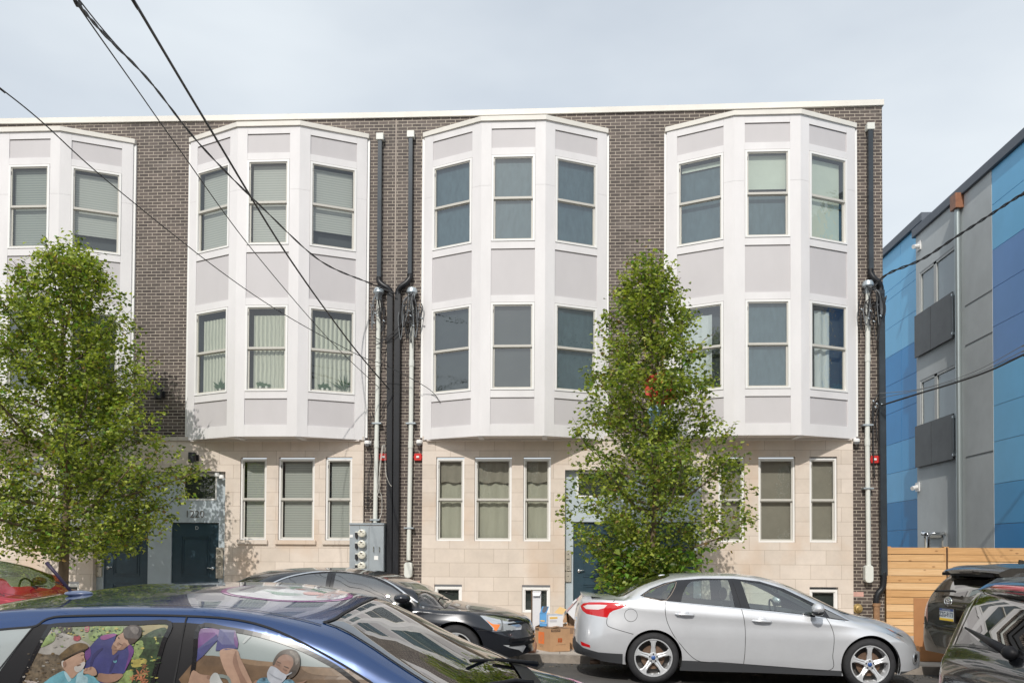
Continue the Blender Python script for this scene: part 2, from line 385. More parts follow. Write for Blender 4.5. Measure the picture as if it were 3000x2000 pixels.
def window(parent, frame, u0, u1, z0, z1, kind, d0=0.0, fw=.042, sill=False, deep=.2, glass=None, seed=0, single=False):
    """double hung window in a local frame (u, outward, z)"""
    rr = random.Random(seed)
    g = MB(frame); g.m(M_vinyl)
    fo, fi = d0+.012, d0-.06
    g.box(u0, u0+fw, fi, fo, z0, z1).box(u1-fw, u1, fi, fo, z0, z1).box(u0+fw, u1-fw, fi, fo, z1-fw, z1).box(u0+fw, u1-fw, fi, fo, z0, z0+fw*.7)
    a, b, c, d = u0+fw, u1-fw, z0+fw*.7, z1-fw
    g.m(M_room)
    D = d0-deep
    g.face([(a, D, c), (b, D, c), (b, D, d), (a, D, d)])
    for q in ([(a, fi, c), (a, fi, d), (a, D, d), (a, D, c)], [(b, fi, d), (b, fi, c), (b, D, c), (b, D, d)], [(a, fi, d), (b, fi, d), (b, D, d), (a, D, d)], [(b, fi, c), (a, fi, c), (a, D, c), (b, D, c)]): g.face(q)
    g.m(M_sash); s = .034; mid = (c+d)/2
    if single:
        panes = [(a+s*.5, b-s*.5, c+s*.5, d-s*.5, d0-.03)]
        g.m(M_vinyl); s2 = s*.5
        g.box(a, a+s2, d0-.05, d0-.01, c, d).box(b-s2, b, d0-.05, d0-.01, c, d).box(a+s2, b-s2, d0-.05, d0-.01, d-s2, d).box(a+s2, b-s2, d0-.05, d0-.01, c, c+s2)
    else:
        # upper sash is the outer one
        g.box(a, a+s*.75, d0-.035, d0-.008, mid, d).box(b-s*.75, b, d0-.035, d0-.008, mid, d).box(a+s*.75, b-s*.75, d0-.035, d0-.008, d-s*.7, d)
        g.box(a, b, d0-.038, d0-.002, mid-.012, mid+.034)
        g.box(a, a+s, d0-.062, d0-.038, c, mid-.012).box(b-s, b, d0-.062, d0-.038, c, mid-.012).box(a+s, b-s, d0-.062, d0-.038, c, c+s)
        g.box(a+s, b-s, d0-.062, d0-.040, mid-.03, mid-.012)
        panes = [(a+s*.75, b-s*.75, mid+.034, d-s*.7, d0-.02), (a+s, b-s, c+s, mid-.03, d0-.05)]
        g.m(M_black).box(a+.002, a+.012, d0-.008, d0-.003, d-.16, d-.09)
    w = g.build('window', parent)
    p = MB(frame); p.m(glass or M_pane)
    for (x0, x1, y0, y1, dd) in panes: p.face([(x0, dd, y0), (x1, dd, y0), (x1, dd, y1), (x0, dd, y1)])
    p.build('pane', w)
    k = MB(frame); db = d0-.115
    def sheet(x0, x1, y0, y1, dd, amp=0, n=1, wave=9., ph=0, botw=0):
        R = []
        for i in range(n+1):
            u = x0+(x1-x0)*i/n; o = amp*math.sin(wave*(u-x0)*2*math.pi+ph)
            R.append((u, dd+o, y0+botw*math.sin(17*u+ph)))
        k.grid([R, [(q[0], q[1], y1) for q in R]])
    if kind == 'blind': k.m(M_blind); sheet(a+.05, b-.005, c, d-.03, db)
    elif kind == 'blindg': k.m(M_blindg); sheet(a+.02, b-.01, c, d-.02, db)
    elif kind == 'blindup': k.m(M_blind); sheet(a+.03, b-.02, c+(d-c)*.2, d-.06, db)
    elif kind == 'shade': k.m(M_shade); sheet(a, b-.06, c, d-.05, db)
    elif kind == 'shadehalf': k.m(M_shade); sheet(a+.02, b-.01, mid+.13, d-.03, db)
    elif kind == 'shadetop': k.m(M_shade); sheet(a+.02, b-.01, d-.16, d-.06, db)
    elif kind == 'curtain': k.m(M_curt); sheet(a+.10, b-.01, c, d-.14, db-.0, .012, 60, 11, seed)
    elif kind == 'sheer': k.m(M_sheer); sheet(a+.05, a+(b-a)*.75, c, d-.16, db, .016, 40, 5, seed)
    elif kind == 'sheerr': k.m(M_sheer); sheet(a+.17, a+(b-a)*.62, c, d-.1, db, .016, 40, 5, seed); sheet(a, a+.08, c, d-.04, db, .01, 8, 9, seed)
    elif kind == 'gcurt': k.m(M_gcurt); sheet(a, b, c, d, db-.03, .008, 30, 5, seed); k.m(M_tcurt); sheet(a, b, mid+.45*(d-mid), d, db+.02, .01, 40, 5, seed+2, .015)
    elif kind == 'taupe': k.m(M_tcurt); sheet(a, b, c, d, db)
    elif kind == 'screen': k.m(M_screen_refl); sheet(a, b, c, d, d0-.085)
    elif kind == 'screen2': k.m(M_screen2); sheet(a, b, c, d, d0-.085)
    if kind == 'shadetop' or kind == 'shadehalf': k.m(M_screen_refl); sheet(a, b, c, mid if kind == 'shadehalf' else d-.17, db-.03)
    if k.f: k.build({'b': 'blind', 's': 'shade', 'c': 'curtain', 'g': 'curtain', 't': 'curtain'}.get(kind[0], 'blind') if not kind.startswith(('sheer', 'screen')) else ('curtain' if kind.startswith('sheer') else 'insect_screen'), w)
    if sill:
        q = MB(frame); q.m(M_stone).box(u0-.05, u1+.05, d0-.02, d0+.10, z0-.095, z0-.004); q.build('sill', w, bevel=.006)
    return w, (a, b, c, d)

KINDS = [('blindg', 'blindg', 'blindup', 'screen2', 'screen2', 'screen2'), ('blind', 'blind', 'blindup', 'curtain', 'curtain', 'curtain'),
         ('screen', 'screen', 'screen', 'screen2', 'screen2', 'screen'), ('shadetop', 'shadehalf', 'shade', 'sheer', 'screen', 'sheerr')]
SIDE = .215     # width of the stiles beside the lights
def bay(b, parent):
    x0 = BAYX[b]; P = [(x0, YC), (x0+BA, YF), (x0+BW-BA, YF), (x0+BW, YC)]
    root = MB(); root.m(M_white)
    zt, zb = LV['capb'], LV['bot']
    # side returns, soffit, roof
    for (xx, s_) in ((P[0][0], -1), (P[3][0], 1)):
        root.face([(xx, YC, zb), (xx, YW+.05, zb), (xx, YW+.05, zt), (xx, YC, zt)])
        root.m(M_vinyl); root.box(xx+s_*.002, xx+s_*.05, YC+.035, YW, zb+.05, zt-.02); root.m(M_white)
    root.m(M_soffit)
    root.face([(P[0][0], YW+.05, zb+.012), (P[3][0], YW+.05, zb+.012), (P[3][0], YC, zb+.012), (P[2][0], YF, zb+.012), (P[1][0], YF, zb+.012), (P[0][0], YC, zb+.012)])
    for xx in (P[1][0], P[2][0]): root.m(M_white).box(xx-.05, xx+.05, YF+.06, YW-.01, zb-.012, zb+.010)
    root.m(M_soffit).box(P[0][0]+.1, P[3][0]-.1, YW-.14, YW-.04, zb-.03, zb+.008)
    names = []
    faces = []
    for i in range(3):
        A, B = P[i], P[i+1]; L = math.hypot(B[0]-A[0], B[1]-A[1]); u = ((B[0]-A[0])/L, (B[1]-A[1])/L); n = (u[1], -u[0])
        faces.append(((A, u, n), L))
    for i, (fr, L) in enumerate(faces):
        root.fr = fr
        a, c = SIDE, L-SIDE
        if i == 1: a, c = .205, L-.205
        root.m(M_white)
        # stiles, split at a joint line
        zj = LV['w1t']-.62; zj2 = LV['w2t']+.05
        for (s0, s1) in ((0, a), (c, L)):
            for q0, q1 in ((zb, zj), (zj+.004, zt)): root.box(s0, s1, -.04, .0, q0, q1)
            root.m(M_joint).box(s0, s1, -.04, -.003, zj, zj+.004).m(M_white)
        for (q0, q1) in ((LV['p1t'], zt), (LV['w1t'], LV['p1b']), (LV['p2t'], LV['w1b']), (LV['w2t'], LV['p2b']), (LV['p3t'], LV['w2b']), (zb, LV['p3b'])):
            root.box(a+.0015, c-.0015, -.04, -.0015, q0, q1)
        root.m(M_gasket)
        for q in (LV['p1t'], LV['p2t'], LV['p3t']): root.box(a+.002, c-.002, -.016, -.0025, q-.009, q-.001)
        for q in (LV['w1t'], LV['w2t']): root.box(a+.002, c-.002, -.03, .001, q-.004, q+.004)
    root.fr = None
    o = root.build('bay_trim', parent)
    for i, (fr, L) in enumerate(faces):
        a, c = (SIDE, L-SIDE) if i != 1 else (.205, L-.205)
        for (q0, q1) in ((LV['p1b'], LV['p1t']), (LV['p2b'], LV['p2t']), (LV['p3b'], LV['p3t'])):
            p = MB(fr); p.m(M_panel).box(a-.002, c+.002, -.05, -.018, q0-.003, q1+.003); p.build('wall_panel', o)
        for j, (q0, q1) in enumerate(((LV['w1b'], LV['w1t']), (LV['w2b'], LV['w2t']))):
            kd = KINDS[b][j*3+i]
            w, r = window(parent, fr, a+.004, c-.004, q0+.006, q1-.006, kd, seed=b*10+i+j*3, glass=M_panew if kd.startswith(('screen', 'shade', 'sheer')) else M_pane)
            wins[(b, j, i)] = (w, fr, r)
    # cap
    cap = MB(); cap.m(M_cap); e = .035
    Q = [(P[0][0]-e, YC-.01), (P[1][0]-.01, YF-e), (P[2][0]+.01, YF-e), (P[3][0]+e, YC-.01), (P[3][0]+e, YW+.04), (P[0][0]-e, YW+.04)]
    z0, z1 = LV['capb']+.002, LV['cap']
    i0 = len(cap.v); cap.face([(q[0], q[1], z1) for q in Q]); cap.face([(q[0], q[1], z0) for q in Q][::-1])
    for k in range(6):
        r1, r2 = Q[k], Q[(k+1) % 6]; cap.face([(r1[0], r1[1], z0), (r2[0], r2[1], z0), (r2[0], r2[1], z1), (r1[0], r1[1], z1)])
    cap.build('bay_cap', o)
wins = {}
for b in range(4): bay(b, house_a if b < 2 else house_b)

# ground-floor openings
def fr_wall(Y): return ((0, Y), (1, 0), (0, -1))
ZG0, ZG1 = az(1583.5, YS, 1345), az(1338, YS, 1345)
ZG0, ZG1 = round(ZG0, 3), round(ZG1, 3)
gw_a = [(19, 125), (160, 238), (703, 780), (815, 921), (953, 1031)]
gw_b = [(1277.5, 1360), (1390, 1499), (1533, 1613), (2105, 2181), (2222, 2330), (2372, 2453)]
bw_a = [(160, 231)]; bw_b = [(1272, 1353), (1529, 1612), (2372, 2456)]
rec_a = (ax(275, YS, 1500), ax(659, YS, 1500), .0, az(1381, YS, 600))
rec_b = (ax(1655, YS, 1500), ax(2057, YS, 1500), .0, az(1376, YS, 1700))
ZB1, ZB0 = az(1711, YS, 1345), az(1792, YS, 1345)
def g2x(p, z=None): return (ax(p[0], YS, 1460), ax(p[1], YS, 1460))
GA = [(*g2x(p), ZG0, ZG1) for p in gw_a]; GB = [(*g2x(p), ZG0, ZG1) for p in gw_b]
BAs = [(ax(p[0], YS, 1750), ax(p[1], YS, 1750), ZB0, ZB1) for p in bw_a]; BBs = [(ax(p[0], YS, 1750), ax(p[1], YS, 1750), ZB0, ZB1) for p in bw_b]
XP0, XP1 = ax(1065, YS, 1400), ax(1237, YS, 1400)      # brick pilaster between the stone fields
XP2 = ax(2499, YS, 1400)
for (par, xa, xb, pil, rec, gws, bws, gk, stone_spans) in (
        (house_a, -16, JX, None, rec_a, GA, BAs, ['blind']*5, [(-16, XP0)]),
        (house_b, JX, XR, None, rec_b, GB, BBs, ['gcurt', 'gcurt', 'gcurt', 'taupe', 'taupe', 'taupe'], [(XP1, XP2)])):
    w = MB(); w.m(M_brick)
    n = 12; xs = list(np.linspace(xa, xb, n+1))
    for i in range(n):
        w.face([(xs[i], YW, Z_ST-.1), (xs[i+1], YW, Z_ST-.1), (xs[i+1], YW, roof_z(xs[i+1])-.12), (xs[i], YW, roof_z(xs[i])-.12)])
    s0, s1 = stone_spans[0]
    if xb-s1 > .01: w.face([(s1-.03, YW, -.1), (xb, YW, -.1), (xb, YW, Z_ST-.1), (s1-.03, YW, Z_ST-.1)])
    if s0-xa > .01: w.face([(xa, YW, -.1), (s0+.03, YW, -.1), (s0+.03, YW, Z_ST-.1), (xa, YW, Z_ST-.1)])
    if par is house_b:
        w.face([(XR, YW, -.3), (XR, YW+6, -.3), (XR, YW+6, roof_z(XR)-.12), (XR, YW, roof_z(XR)-.12)])
    else: w.face([(-16, YW+6, -.3), (-16, YW, -.3), (-16, YW, 10.9), (-16, YW+6, 10.9)])
    w.build('brick_wall', par)
    st = MB(); st.m(M_stone)
    wall(st, YS, s0, s1, -.1, Z_ST, gws+bws+[rec], .14)
    for xx in ((s1,) if par is house_a else (s0, s1)): st.m(M_stone).face([(xx, YS, -.1), (xx, YW+.02, -.1), (xx, YW+.02, Z_ST), (xx, YS, Z_ST)])
    st.m(M_stone).face([(s0, YS, Z_ST), (s1, YS, Z_ST), (s1, YW+.01, Z_ST), (s0, YW+.01, Z_ST)])
    st.build('stone_facing', par)
    # ledge under the brick
    lg = MB(); lg.m(mat('limestone ledge', (.56, .50, .44), .8, noise=.08))
    ends = [(-16, s1)] if par is house_a else [(s0, s1)]
    for (l0, l1) in ends:
        for k in range(int((l1-l0)/.61)+1):
            a0 = l0+k*.61; a1 = min(l1, a0+.605)
            if a1-a0 > .05: lg.box(a0, a1, YS-.03, YW-.005, Z_ST+.003, Z_ST+.085)
    lg.build('stone_ledge', par)
    for i, h in enumerate(gws):
        window(par, fr_wall(YS), h[0]+.004, h[1]-.004, h[2]+.004, h[3]-.03, gk[i], d0=-.05, deep=.3, sill=(par is house_a), seed=40+i, fw=.036)
    for i, h in enumerate(bws):
        window(par, fr_wall(YS), h[0]+.004, h[1]-.004, h[2]+.004, h[3]-.05, 'screen2', d0=-.05, deep=.3, seed=60+i, fw=.05, single=True)
    # recess wall with doors
    YR = YS+.14
    rc = MB(); rc.m(M_eifs)
    if par is house_a:
        doors = [(ax(302, YR, 1700), ax(432, YR, 1700), 'B'), (ax(500, YR, 1700), ax(639, YR, 1700), 'D')]
        zd = az(1532, YR, 570); trs = [(ax(336, YR, 1430), ax(433, YR, 1430)), (ax(533, YR, 1430), ax(636, YR, 1430))]; zt0, zt1 = az(1465, YR, 580), az(1387, YR, 580)
        kn = [ax(314, YR, 1673), ax(621, YR, 1671)]
    else:
        doors = [(ax(1679, YR, 1700), ax(1818, YR, 1700), ''), (ax(1893, YR, 1700), ax(2032, YR, 1700), '')]
        zd = az(1530, YR, 1750); trs = [(ax(1689, YR, 1430), ax(1812, YR, 1430)), (ax(1900, YR, 1430), ax(2020, YR, 1430))]; zt0, zt1 = az(1456, YR, 1750), az(1380, YR, 1750)
        kn = [ax(1696, YR, 1671), ax(2016, YR, 1671)]
    zk = az(1671, YR, 1690)
    hl = [(d[0], d[1], -.1, zd) for d in doors]+[(t[0], t[1], zt0, zt1) for t in trs]
    wall(rc, YR, rec[0]-.01, rec[1]+.01, -.1, rec[3]+.01, hl, .05)
    rc.build('entry_wall', par)
    lt = MB(); lt.m(M_black).box(rec[0], rec[1], YS+.005, YS+.02, rec[3]-.012, rec[3]-.002); lt.build('lintel_strip', par)
    for i, d in enumerate(doors):
        o = MB(); o.m(M_door); zb = .12; Yd = YR+.035
        o.face([(d[0], Yd, zb), (d[1], Yd, zb), (d[1], Yd, zd), (d[0], Yd, zd)])
        wd = d[1]-d[0]
        # raised mouldings
        for (p0, p1) in ((zd-.98*1.15, zd-.27), (zb+.18, zd-1.27)):
            x0, x1 = d[0]+wd*.2, d[1]-wd*.2
            for (g_, t_) in ((0, .018), (.05, .012)):
                xa_, xb_, z0_, z1_ = x0+g_, x1-g_, p0+g_, p1-g_
                o.box(xa_, xb_, Yd-.012, Yd-.001, z1_-t_, z1_).box(xa_, xb_, Yd-.012, Yd-.001, z0_, z0_+t_).box(xa_, xa_+t_, Yd-.012, Yd-.001, z0_+t_, z1_-t_).box(xb_-t_, xb_, Yd-.012, Yd-.001, z0_+t_, z1_-t_)
        dd = o.build('door', par)
        h = MB(); h.m(M_chrome); s_ = 1 if kn[i] < (d[0]+d[1])/2 else -1
        h.lathe([(.0, -.035), (.034, -.03), (.037, -.012), (.037, 0)], (kn[i], Yd, zk), 'y', 20); h.tube([(kn[i], Yd-.05, zk), (kn[i]+s_*.05, Yd-.055, zk+.008), (kn[i]+s_*.11, Yd-.045, zk+.018)], .011, 8); h.tube([(kn[i], Yd-.055, zk), (kn[i], Yd, zk)], .013, 8)
        h.build('handle', dd, smooth=True)
        hg = MB(); hx = d[0] if s_ < 0 else d[1]
        for zz in (zd-.25, .95): hg.m(M_chrome).tube([(hx, Yd-.012, zz-.05), (hx, Yd-.012, zz+.05)], .009, 6)
        hg.build('hinge', dd)
        if d[2] and i == 1:
            q = MB(); q.m(mat('letter white', (.6, .62, .62), .6)); cxm = ax(577, Yd, 1548); czm = az(1546, Yd, 577)
            text_geo(q, 'D', .105, lambda u, v, dd_: (cxm+u, Yd-.003, czm+v)); q.build('door_letter', dd)
        g = MB(); g.m(M_black).box(d[0]-.005, d[1]+.005, YR-.004, YR+.03, zd, zd+.014); g.build('door_head', par)
    for t in trs:
        window(par, fr_wall(YR), t[0]+.003, t[1]-.003, zt0+.003, zt1-.003, 'screen2', d0=0, deep=.25, fw=.026, single=True)
    # sills and threshold
    # parapet
    pc = MB(); pc.m(M_cap)
    pts = [p for p in ROOF if xa < p[0] < xb]; pts = [(xa, roof_z(xa))]+pts+[(xb+(.03 if par is house_b else 0), roof_z(xb))]
    for i in range(len(pts)-1):
        (x0, z0), (x1, z1) = pts[i], pts[i+1]
        v = [(x0, YW-.04, z0-.115), (x1, YW-.04, z1-.115), (x1, YW-.04, z1), (x0, YW-.04, z0), (x0, YW+.25, z0-.115), (x1, YW+.25, z1-.115), (x1, YW+.25, z1), (x0, YW+.25, z0)]
        for q in ((0, 1, 2, 3), (3, 2, 6, 7), (1, 5, 6, 2), (4, 0, 3, 7), (4, 5, 1, 0)): pc.face([v[k] for k in q])
    if par is house_b: pc.box(XR-.22, XR+.03, YW+.25, YW+6, roof_z(XR)-.115, roof_z(XR))
    pc.build('parapet_cap', par)
    rf = MB(); rf.m(mat('roof felt', (.1, .1, .1), .9)).face([(xa, YW+.05, 10.6), (xb, YW+.05, 10.6), (xb, YW+6, 10.6), (xa, YW+6, 10.6)]); rf.build('roof', par)
# joint strip between the houses, house number
j = MB(); j.m(mat('joint sealant', (.42, .36, .31), .8)).box(JX-.012, JX+.012, YW-.004, YW+.01, .2, roof_z(JX)-.13); j.build('joint_strip', house_b)
q = MB(); q.m(mat('bronze numerals', (.10, .09, .08), .5)); YR = YS+.14; cxm, czm = at(571, 1506, YR)
text_geo(q, '1220', .215, lambda u, v, d: (cxm+u, YR-.012, czm+v)); q.build('house_number', house_a)
# little things seen on sills behind the panes
def potplant(w, fr, u, z, h, kind):
    g = MB(fr); g.m(M_pot)
    if kind != 'aloe': g.tube([(u, -.085, z), (u, -.085, z+.05), (u, -.085, z+.055)], [.022, .03, .02], 8)
    g.m(M_leafpot); r = random.Random(int(u*100))
    for k in range(16):
        a = r.uniform(-1.2, 1.2); l = h*r.uniform(.6, 1.1)
        du, dz = math.sin(a)*l, abs(math.cos(a))*l
        wv = .012 if kind == 'aloe' else .03
        g.face([(u, -.09, z+.04), (u+du*.5-wv*math.cos(a), -.085, z+.04+dz*.5+wv*math.sin(a)), (u+du, -.09, z+.04+dz), (u+du*.5+wv*math.cos(a), -.085, z+.04+dz*.5-wv*math.sin(a))])
    g.build('houseplant', w)
for (k, u, h, kd) in (((1, 1, 0), .62, .26, 'leaf'), ((1, 1, 1), .25, .12, 'leaf'), ((1, 1, 1), .38, .10, 'leaf'), ((1, 1, 2), .72, .34, 'aloe'), ((1, 1, 2), .26, .16, 'leaf'), ((1, 1, 2), .36, .12, 'leaf')):
    w, fr, r = wins[k]; potplant(w, fr, r[0]+u, r[2]+.03, h, kd)

# ================================================================ wall-mounted fittings
M_pvc = mat('white painted conduit', (.70, .71, .66), .45, noise=.05, nscale=2)
M_spout = mat('charcoal downspout', (.045, .055, .065), .28, metal=.3, noise=.2, nscale=3)
M_spoutb = mat('black pipe paint', (.012, .013, .016), .42, noise=.3, nscale=4)
M_wire = mat('black cable sheath', (.022, .022, .024), .5)
M_wireg = mat('grey cable sheath', (.16, .17, .18), .5)
M_red = mat('fire alarm red', (.62, .035, .03), .35)
def flex(g, pts, r):
    sm = smooth_poly(pts, 10, closed=False); rr = [r*(1.08 if i % 2 else .93) for i in range(len(sm))]
    g.tube(sm, rr, 10)
def downspout(label, top, elbow, low, bottom, w, wl, tail=None):
    Y = YW-.075
    x0, z0 = at(*top, Y); x1, z1 = at(*elbow[0], Y); x2, z2 = at(*elbow[1], Y); x3, z3 = at(*bottom, Y)
    t = thing('downspout', (x3, YW, .15), label, 'downspout', 'dark downspouts on the brick wall')
    h = MB(); h.m(M_pvc).box(x0-.075, x0+.075, YW-.14, YW-.002, z0-.04, z0+.10); h.build('outlet_box', t, bevel=.006)
    g = MB(); g.m(M_spout)
    sx = (x1-x0)/(z1-z0)
    g.prism([(x0-w, z0-.04), (x0+w, z0-.04), (x1+w, z1), (x1-w, z1)], Y-.045, YW-.01)
    g.build('upper_pipe', t, bevel=.008)
    g = MB(); g.m(M_spoutb); flex(g, [(x1, Y, z1+.03), (x1, Y, z1-.06), (x1+(x2-x1)*.3, Y-.02, z1+(z2-z1)*.42), (x1+(x2-x1)*.75, Y-.02, z1+(z2-z1)*.62), (x2, Y, z2+.06), (x2, Y, z2-.03)], .058)
    g.build('flexible_elbow', t, smooth=True)
    g = MB(); g.m(M_spout if tail else M_spoutb).prism([(x2-wl, z2), (x2+wl, z2), (x3+wl, z3), (x3-wl, z3)], Y-.055, YW-.01)
    g.build('lower_pipe', t, bevel=.01)
    if tail:
        g = MB(); g.m(M_spoutb); flex(g, tail, .062); g.build('bottom_elbow', t, smooth=True)
        g = MB(); g.m(mat('rusty drain', (.30, .17, .09), .85, noise=.3)).tube([tail[-1], (tail[-1][0], tail[-1][1], .1)], .06, 14); g.lathe([(.075, 0), (.075, .06), (.05, .06)], (tail[-1][0], tail[-1][1], tail[-1][2]-.03), 'z', 16); g.build('drain_pipe', t, smooth=True, angle=.6)
    return t
downspout('black downpipe on the left of the touching pair between the two middle bays', (1114, 407), ((1111, 815), (1143, 862)), 1, (1141, 1750), .042, .060)
downspout('black downpipe on the right of the touching pair between the two middle bays', (1204, 400), ((1201, 806), (1166, 862)), 1, (1159, 1750), .042, .062)
Yt = YW-.08
tl = [(*[at(2589, 1690, Yt)[0]], Yt, at(2589, 1690, Yt)[1]+.02)]
tl = [(at(a, b, Yt)[0], Yt, at(a, b, Yt)[1]) for a, b in ((2589, 1675), (2589, 1700), (2585, 1722), (2573, 1737), (2568, 1752), (2568, 1770))]
downspout('charcoal downpipe at the right brick corner, its foot bent into a rusty drain', (2549, 377), ((2551, 792), (2580, 850)), 1, (2589, 1685), .048, .065, tl)

def conduit(label, top, mid, bot, box=None, clamps=(), seed=1):
    Y = YW-.09
    P = [at(*p, Y) for p in (top, mid, bot)]
    t = thing('electrical_conduit', (P[2][0], YW, .2), label, 'conduit', 'white electrical conduits on the brick wall')
    g = MB(); g.m(M_pvc).tube([(p[0], Y, p[1]) for p in P], .047, 14)
    zc = [P[0][1]-1.4, P[0][1]-3.1]
    for z in zc:
        x = np.interp(z, [P[2][1], P[1][1], P[0][1]], [P[2][0], P[1][0], P[0][0]]); g.tube([(x, Y, z-.07), (x, Y, z+.07)], .055, 14)
    g.build('pipe', t, smooth=True, angle=.7)
    h = MB(); h.m(M_steel)
    x, z = P[0]
    h.lathe([(.0, .20), (.09, .17), (.115, .11), (.115, .07), (.07, .03), (.055, -.08)], (x, Y, z), 'z', 16); h.build('weatherhead', t, smooth=True, angle=.8)
    c = MB(); c.m(M_steel)
    for cyy in clamps:
        x, z = at(np.interp(cyy, [top[1], mid[1], bot[1]], [top[0], mid[0], bot[0]]), cyy, Y)
        c.box(x-.10, x+.10, Y-.06, YW-.002, z-.015, z+.015)
    split_islands(c.build('clamp', t)) if len(clamps) > 1 else c.build('clamp', t)
    if box:
        a = at(box[0], box[1], Y); b = at(box[2], box[3], Y); g = MB(); g.m(M_pvc)
        w = (b[0]-a[0])/2; cx_ = (a[0]+b[0])/2
        pl = [(cx_+w*math.cos(th), (b[1]+w*.8)+w*.8*math.sin(th)) for th in np.linspace(math.pi, 2*math.pi, 9)]+[(cx_+w, a[1]-w*.4), (cx_+w*.6, a[1]), (cx_-w*.6, a[1]), (cx_-w, a[1]-w*.4)]
        g.prism(pl, YW-.16, YW-.005); g.build('pull_box', t, bevel=.008)
    return t, P, Y
CA = conduit('white electrical conduit rising from the grey meter cabinet to its hooded head', (1110, 868), (1106, 1150), (1099, 1530), None, (1240, 1522))
CB = conduit('white electrical conduit ending in a rounded box, left of the third bay', (1207, 868), (1204, 1240), (1197, 1640), (1186, 1646, 1208, 1692), (1240, 1546))
CC = conduit('white electrical conduit ending in a rounded box near the right brick corner', (2543, 848), (2541, 1300), (2545, 1665), (2532, 1655, 2556, 1706), (1245, 1430))
def cable_bundle(label, C, n, seed, spread=.2, low=1.0, extra=()):
    (t_, P, Y) = C; r = random.Random(seed); x, z = P[0]
    t = MB()
    for k in range(n):
        t.m(M_wire if k % 3 else M_wireg)
        sx = r.uniform(-1, 1)*spread; lo = r.uniform(.45, 1)*low; sx2 = sx+r.uniform(-.16, .16)
        pts = [(x+r.uniform(-.06, .06), Y-.08, z+.05), (x+sx*.7, Y-.16-r.random()*.08, z-.12), (x+sx, Y-.14, z-lo*.55), (x+(sx+sx2)/2, Y-.13, z-lo), (x+sx2, Y-.10, z-lo*.6), (x+sx2*.6+r.uniform(-.1, .1), Y-.09, z-.18-r.random()*.2)]
        t.tube(smooth_poly(pts, 7, closed=False), .0085 if k % 2 else .011, 6)
    for e in extra: t.m(M_wire).tube(smooth_poly(e, 6, closed=False), .009, 6)
    t.m(M_steel)
    for k in range(5): a = (x+r.uniform(-spread, spread), Y-.15, z-r.uniform(.2, .7)*low); t.tube([a, (a[0]+.04, a[1], a[2]-.03)], .014, 6)
    o = t.build('service_cables', None, smooth=True); 
    base = Vector((x, YW, z-low)); o.data.transform(Matrix.Translation(-base)); o.location = base
    tag(o, label, 'cable bundle', 'looped service cables at the conduit heads')
Y1 = YW-.2
def wp(px, py, Y=Y1): a = at(px, py, Y); return (a[0], Y, a[1])
cable_bundle('loose black service loops hanging at the head of the conduit above the grey meter cabinet', CA, 5, 3, .14, .85, [[wp(1100, 1010), wp(1120, 1000), wp(1165, 960), wp(1195, 915)], [wp(1096, 985), wp(1115, 995), wp(1150, 985), wp(1210, 930)], [wp(1118, 870), wp(1125, 960), wp(1115, 1040), wp(1135, 1062)]])
cable_bundle('tangled black cable loops around the conduit head just left of the third bay', CB, 14, 5, .22, 1.05)
cable_bundle('tangled black cable loops around the conduit head at the right brick corner', CC, 11, 9, .24, 1.15, [[wp(2560, 900), wp(2580, 905), wp(2597, 866), wp(2580, 945), wp(2574, 1005)]])
# low splice cables
g = MB(); g.m(M_wire)
for pts in ([(1085, 1210), (1083, 1300), (1088, 1350), (1079, 1400), (1076, 1490)], [(1090, 1205), (1098, 1225), (1120, 1215), (1125, 1180), (1145, 1160)], [(1130, 1165), (1152, 1155), (1172, 1180), (1160, 1270)]):
    g.tube(smooth_poly([wp(*p, YW-.06) for p in pts], 6, closed=False), .008, 6)
for zc in (1448, 1466, 1484):
    c = wp(1076, zc, YW-.05); g.tube([(c[0]+.10*math.cos(a), c[1], c[2]+.05*math.sin(a)) for a in np.linspace(0, 2*math.pi, 17)], .007, 6)
g.m(mat('white lead', (.62, .6, .55), .6))
for pts in ([(1123, 1302), (1115, 1360), (1108, 1430), (1118, 1452), (1118, 1500), (1108, 1525)], [(1127, 1302), (1130, 1380), (1139, 1412), (1147, 1424)], [(1120, 1304), (1112, 1370), (1112, 1430), (1106, 1450), (1118, 1458)]):
    g.tube(smooth_poly([wp(*p, YW-.14) for p in pts], 6, closed=False), .006, 6)
tag(g.build('service_cables', None, smooth=True), 'black and white leads hanging down to a stack of coils above the meter cabinet', 'cable bundle')
g = MB(); g.m(M_wire)
for pts in ([(2576, 1150), (2560, 1175), (2556, 1215), (2562, 1240)], [(2572, 1180), (2560, 1200), (2558, 1300), (2562, 1400)], [(2575, 1185), (2566, 1230), (2570, 1290)]):
    g.tube(smooth_poly([wp(*p, YW-.12) for p in pts], 6, closed=False), .011, 6)
g.m(M_steel); [g.tube([wp(*p, YW-.14), wp(p[0]+4, p[1]+5, YW-.14)], .016, 6) for p in ((2557, 1172), (2567, 1180), (2582, 1182), (2563, 1190))]
tag(g.build('service_cables', None, smooth=True), 'black drop-cable splices on the brick just under the right corner conduit tangle', 'cable bundle')

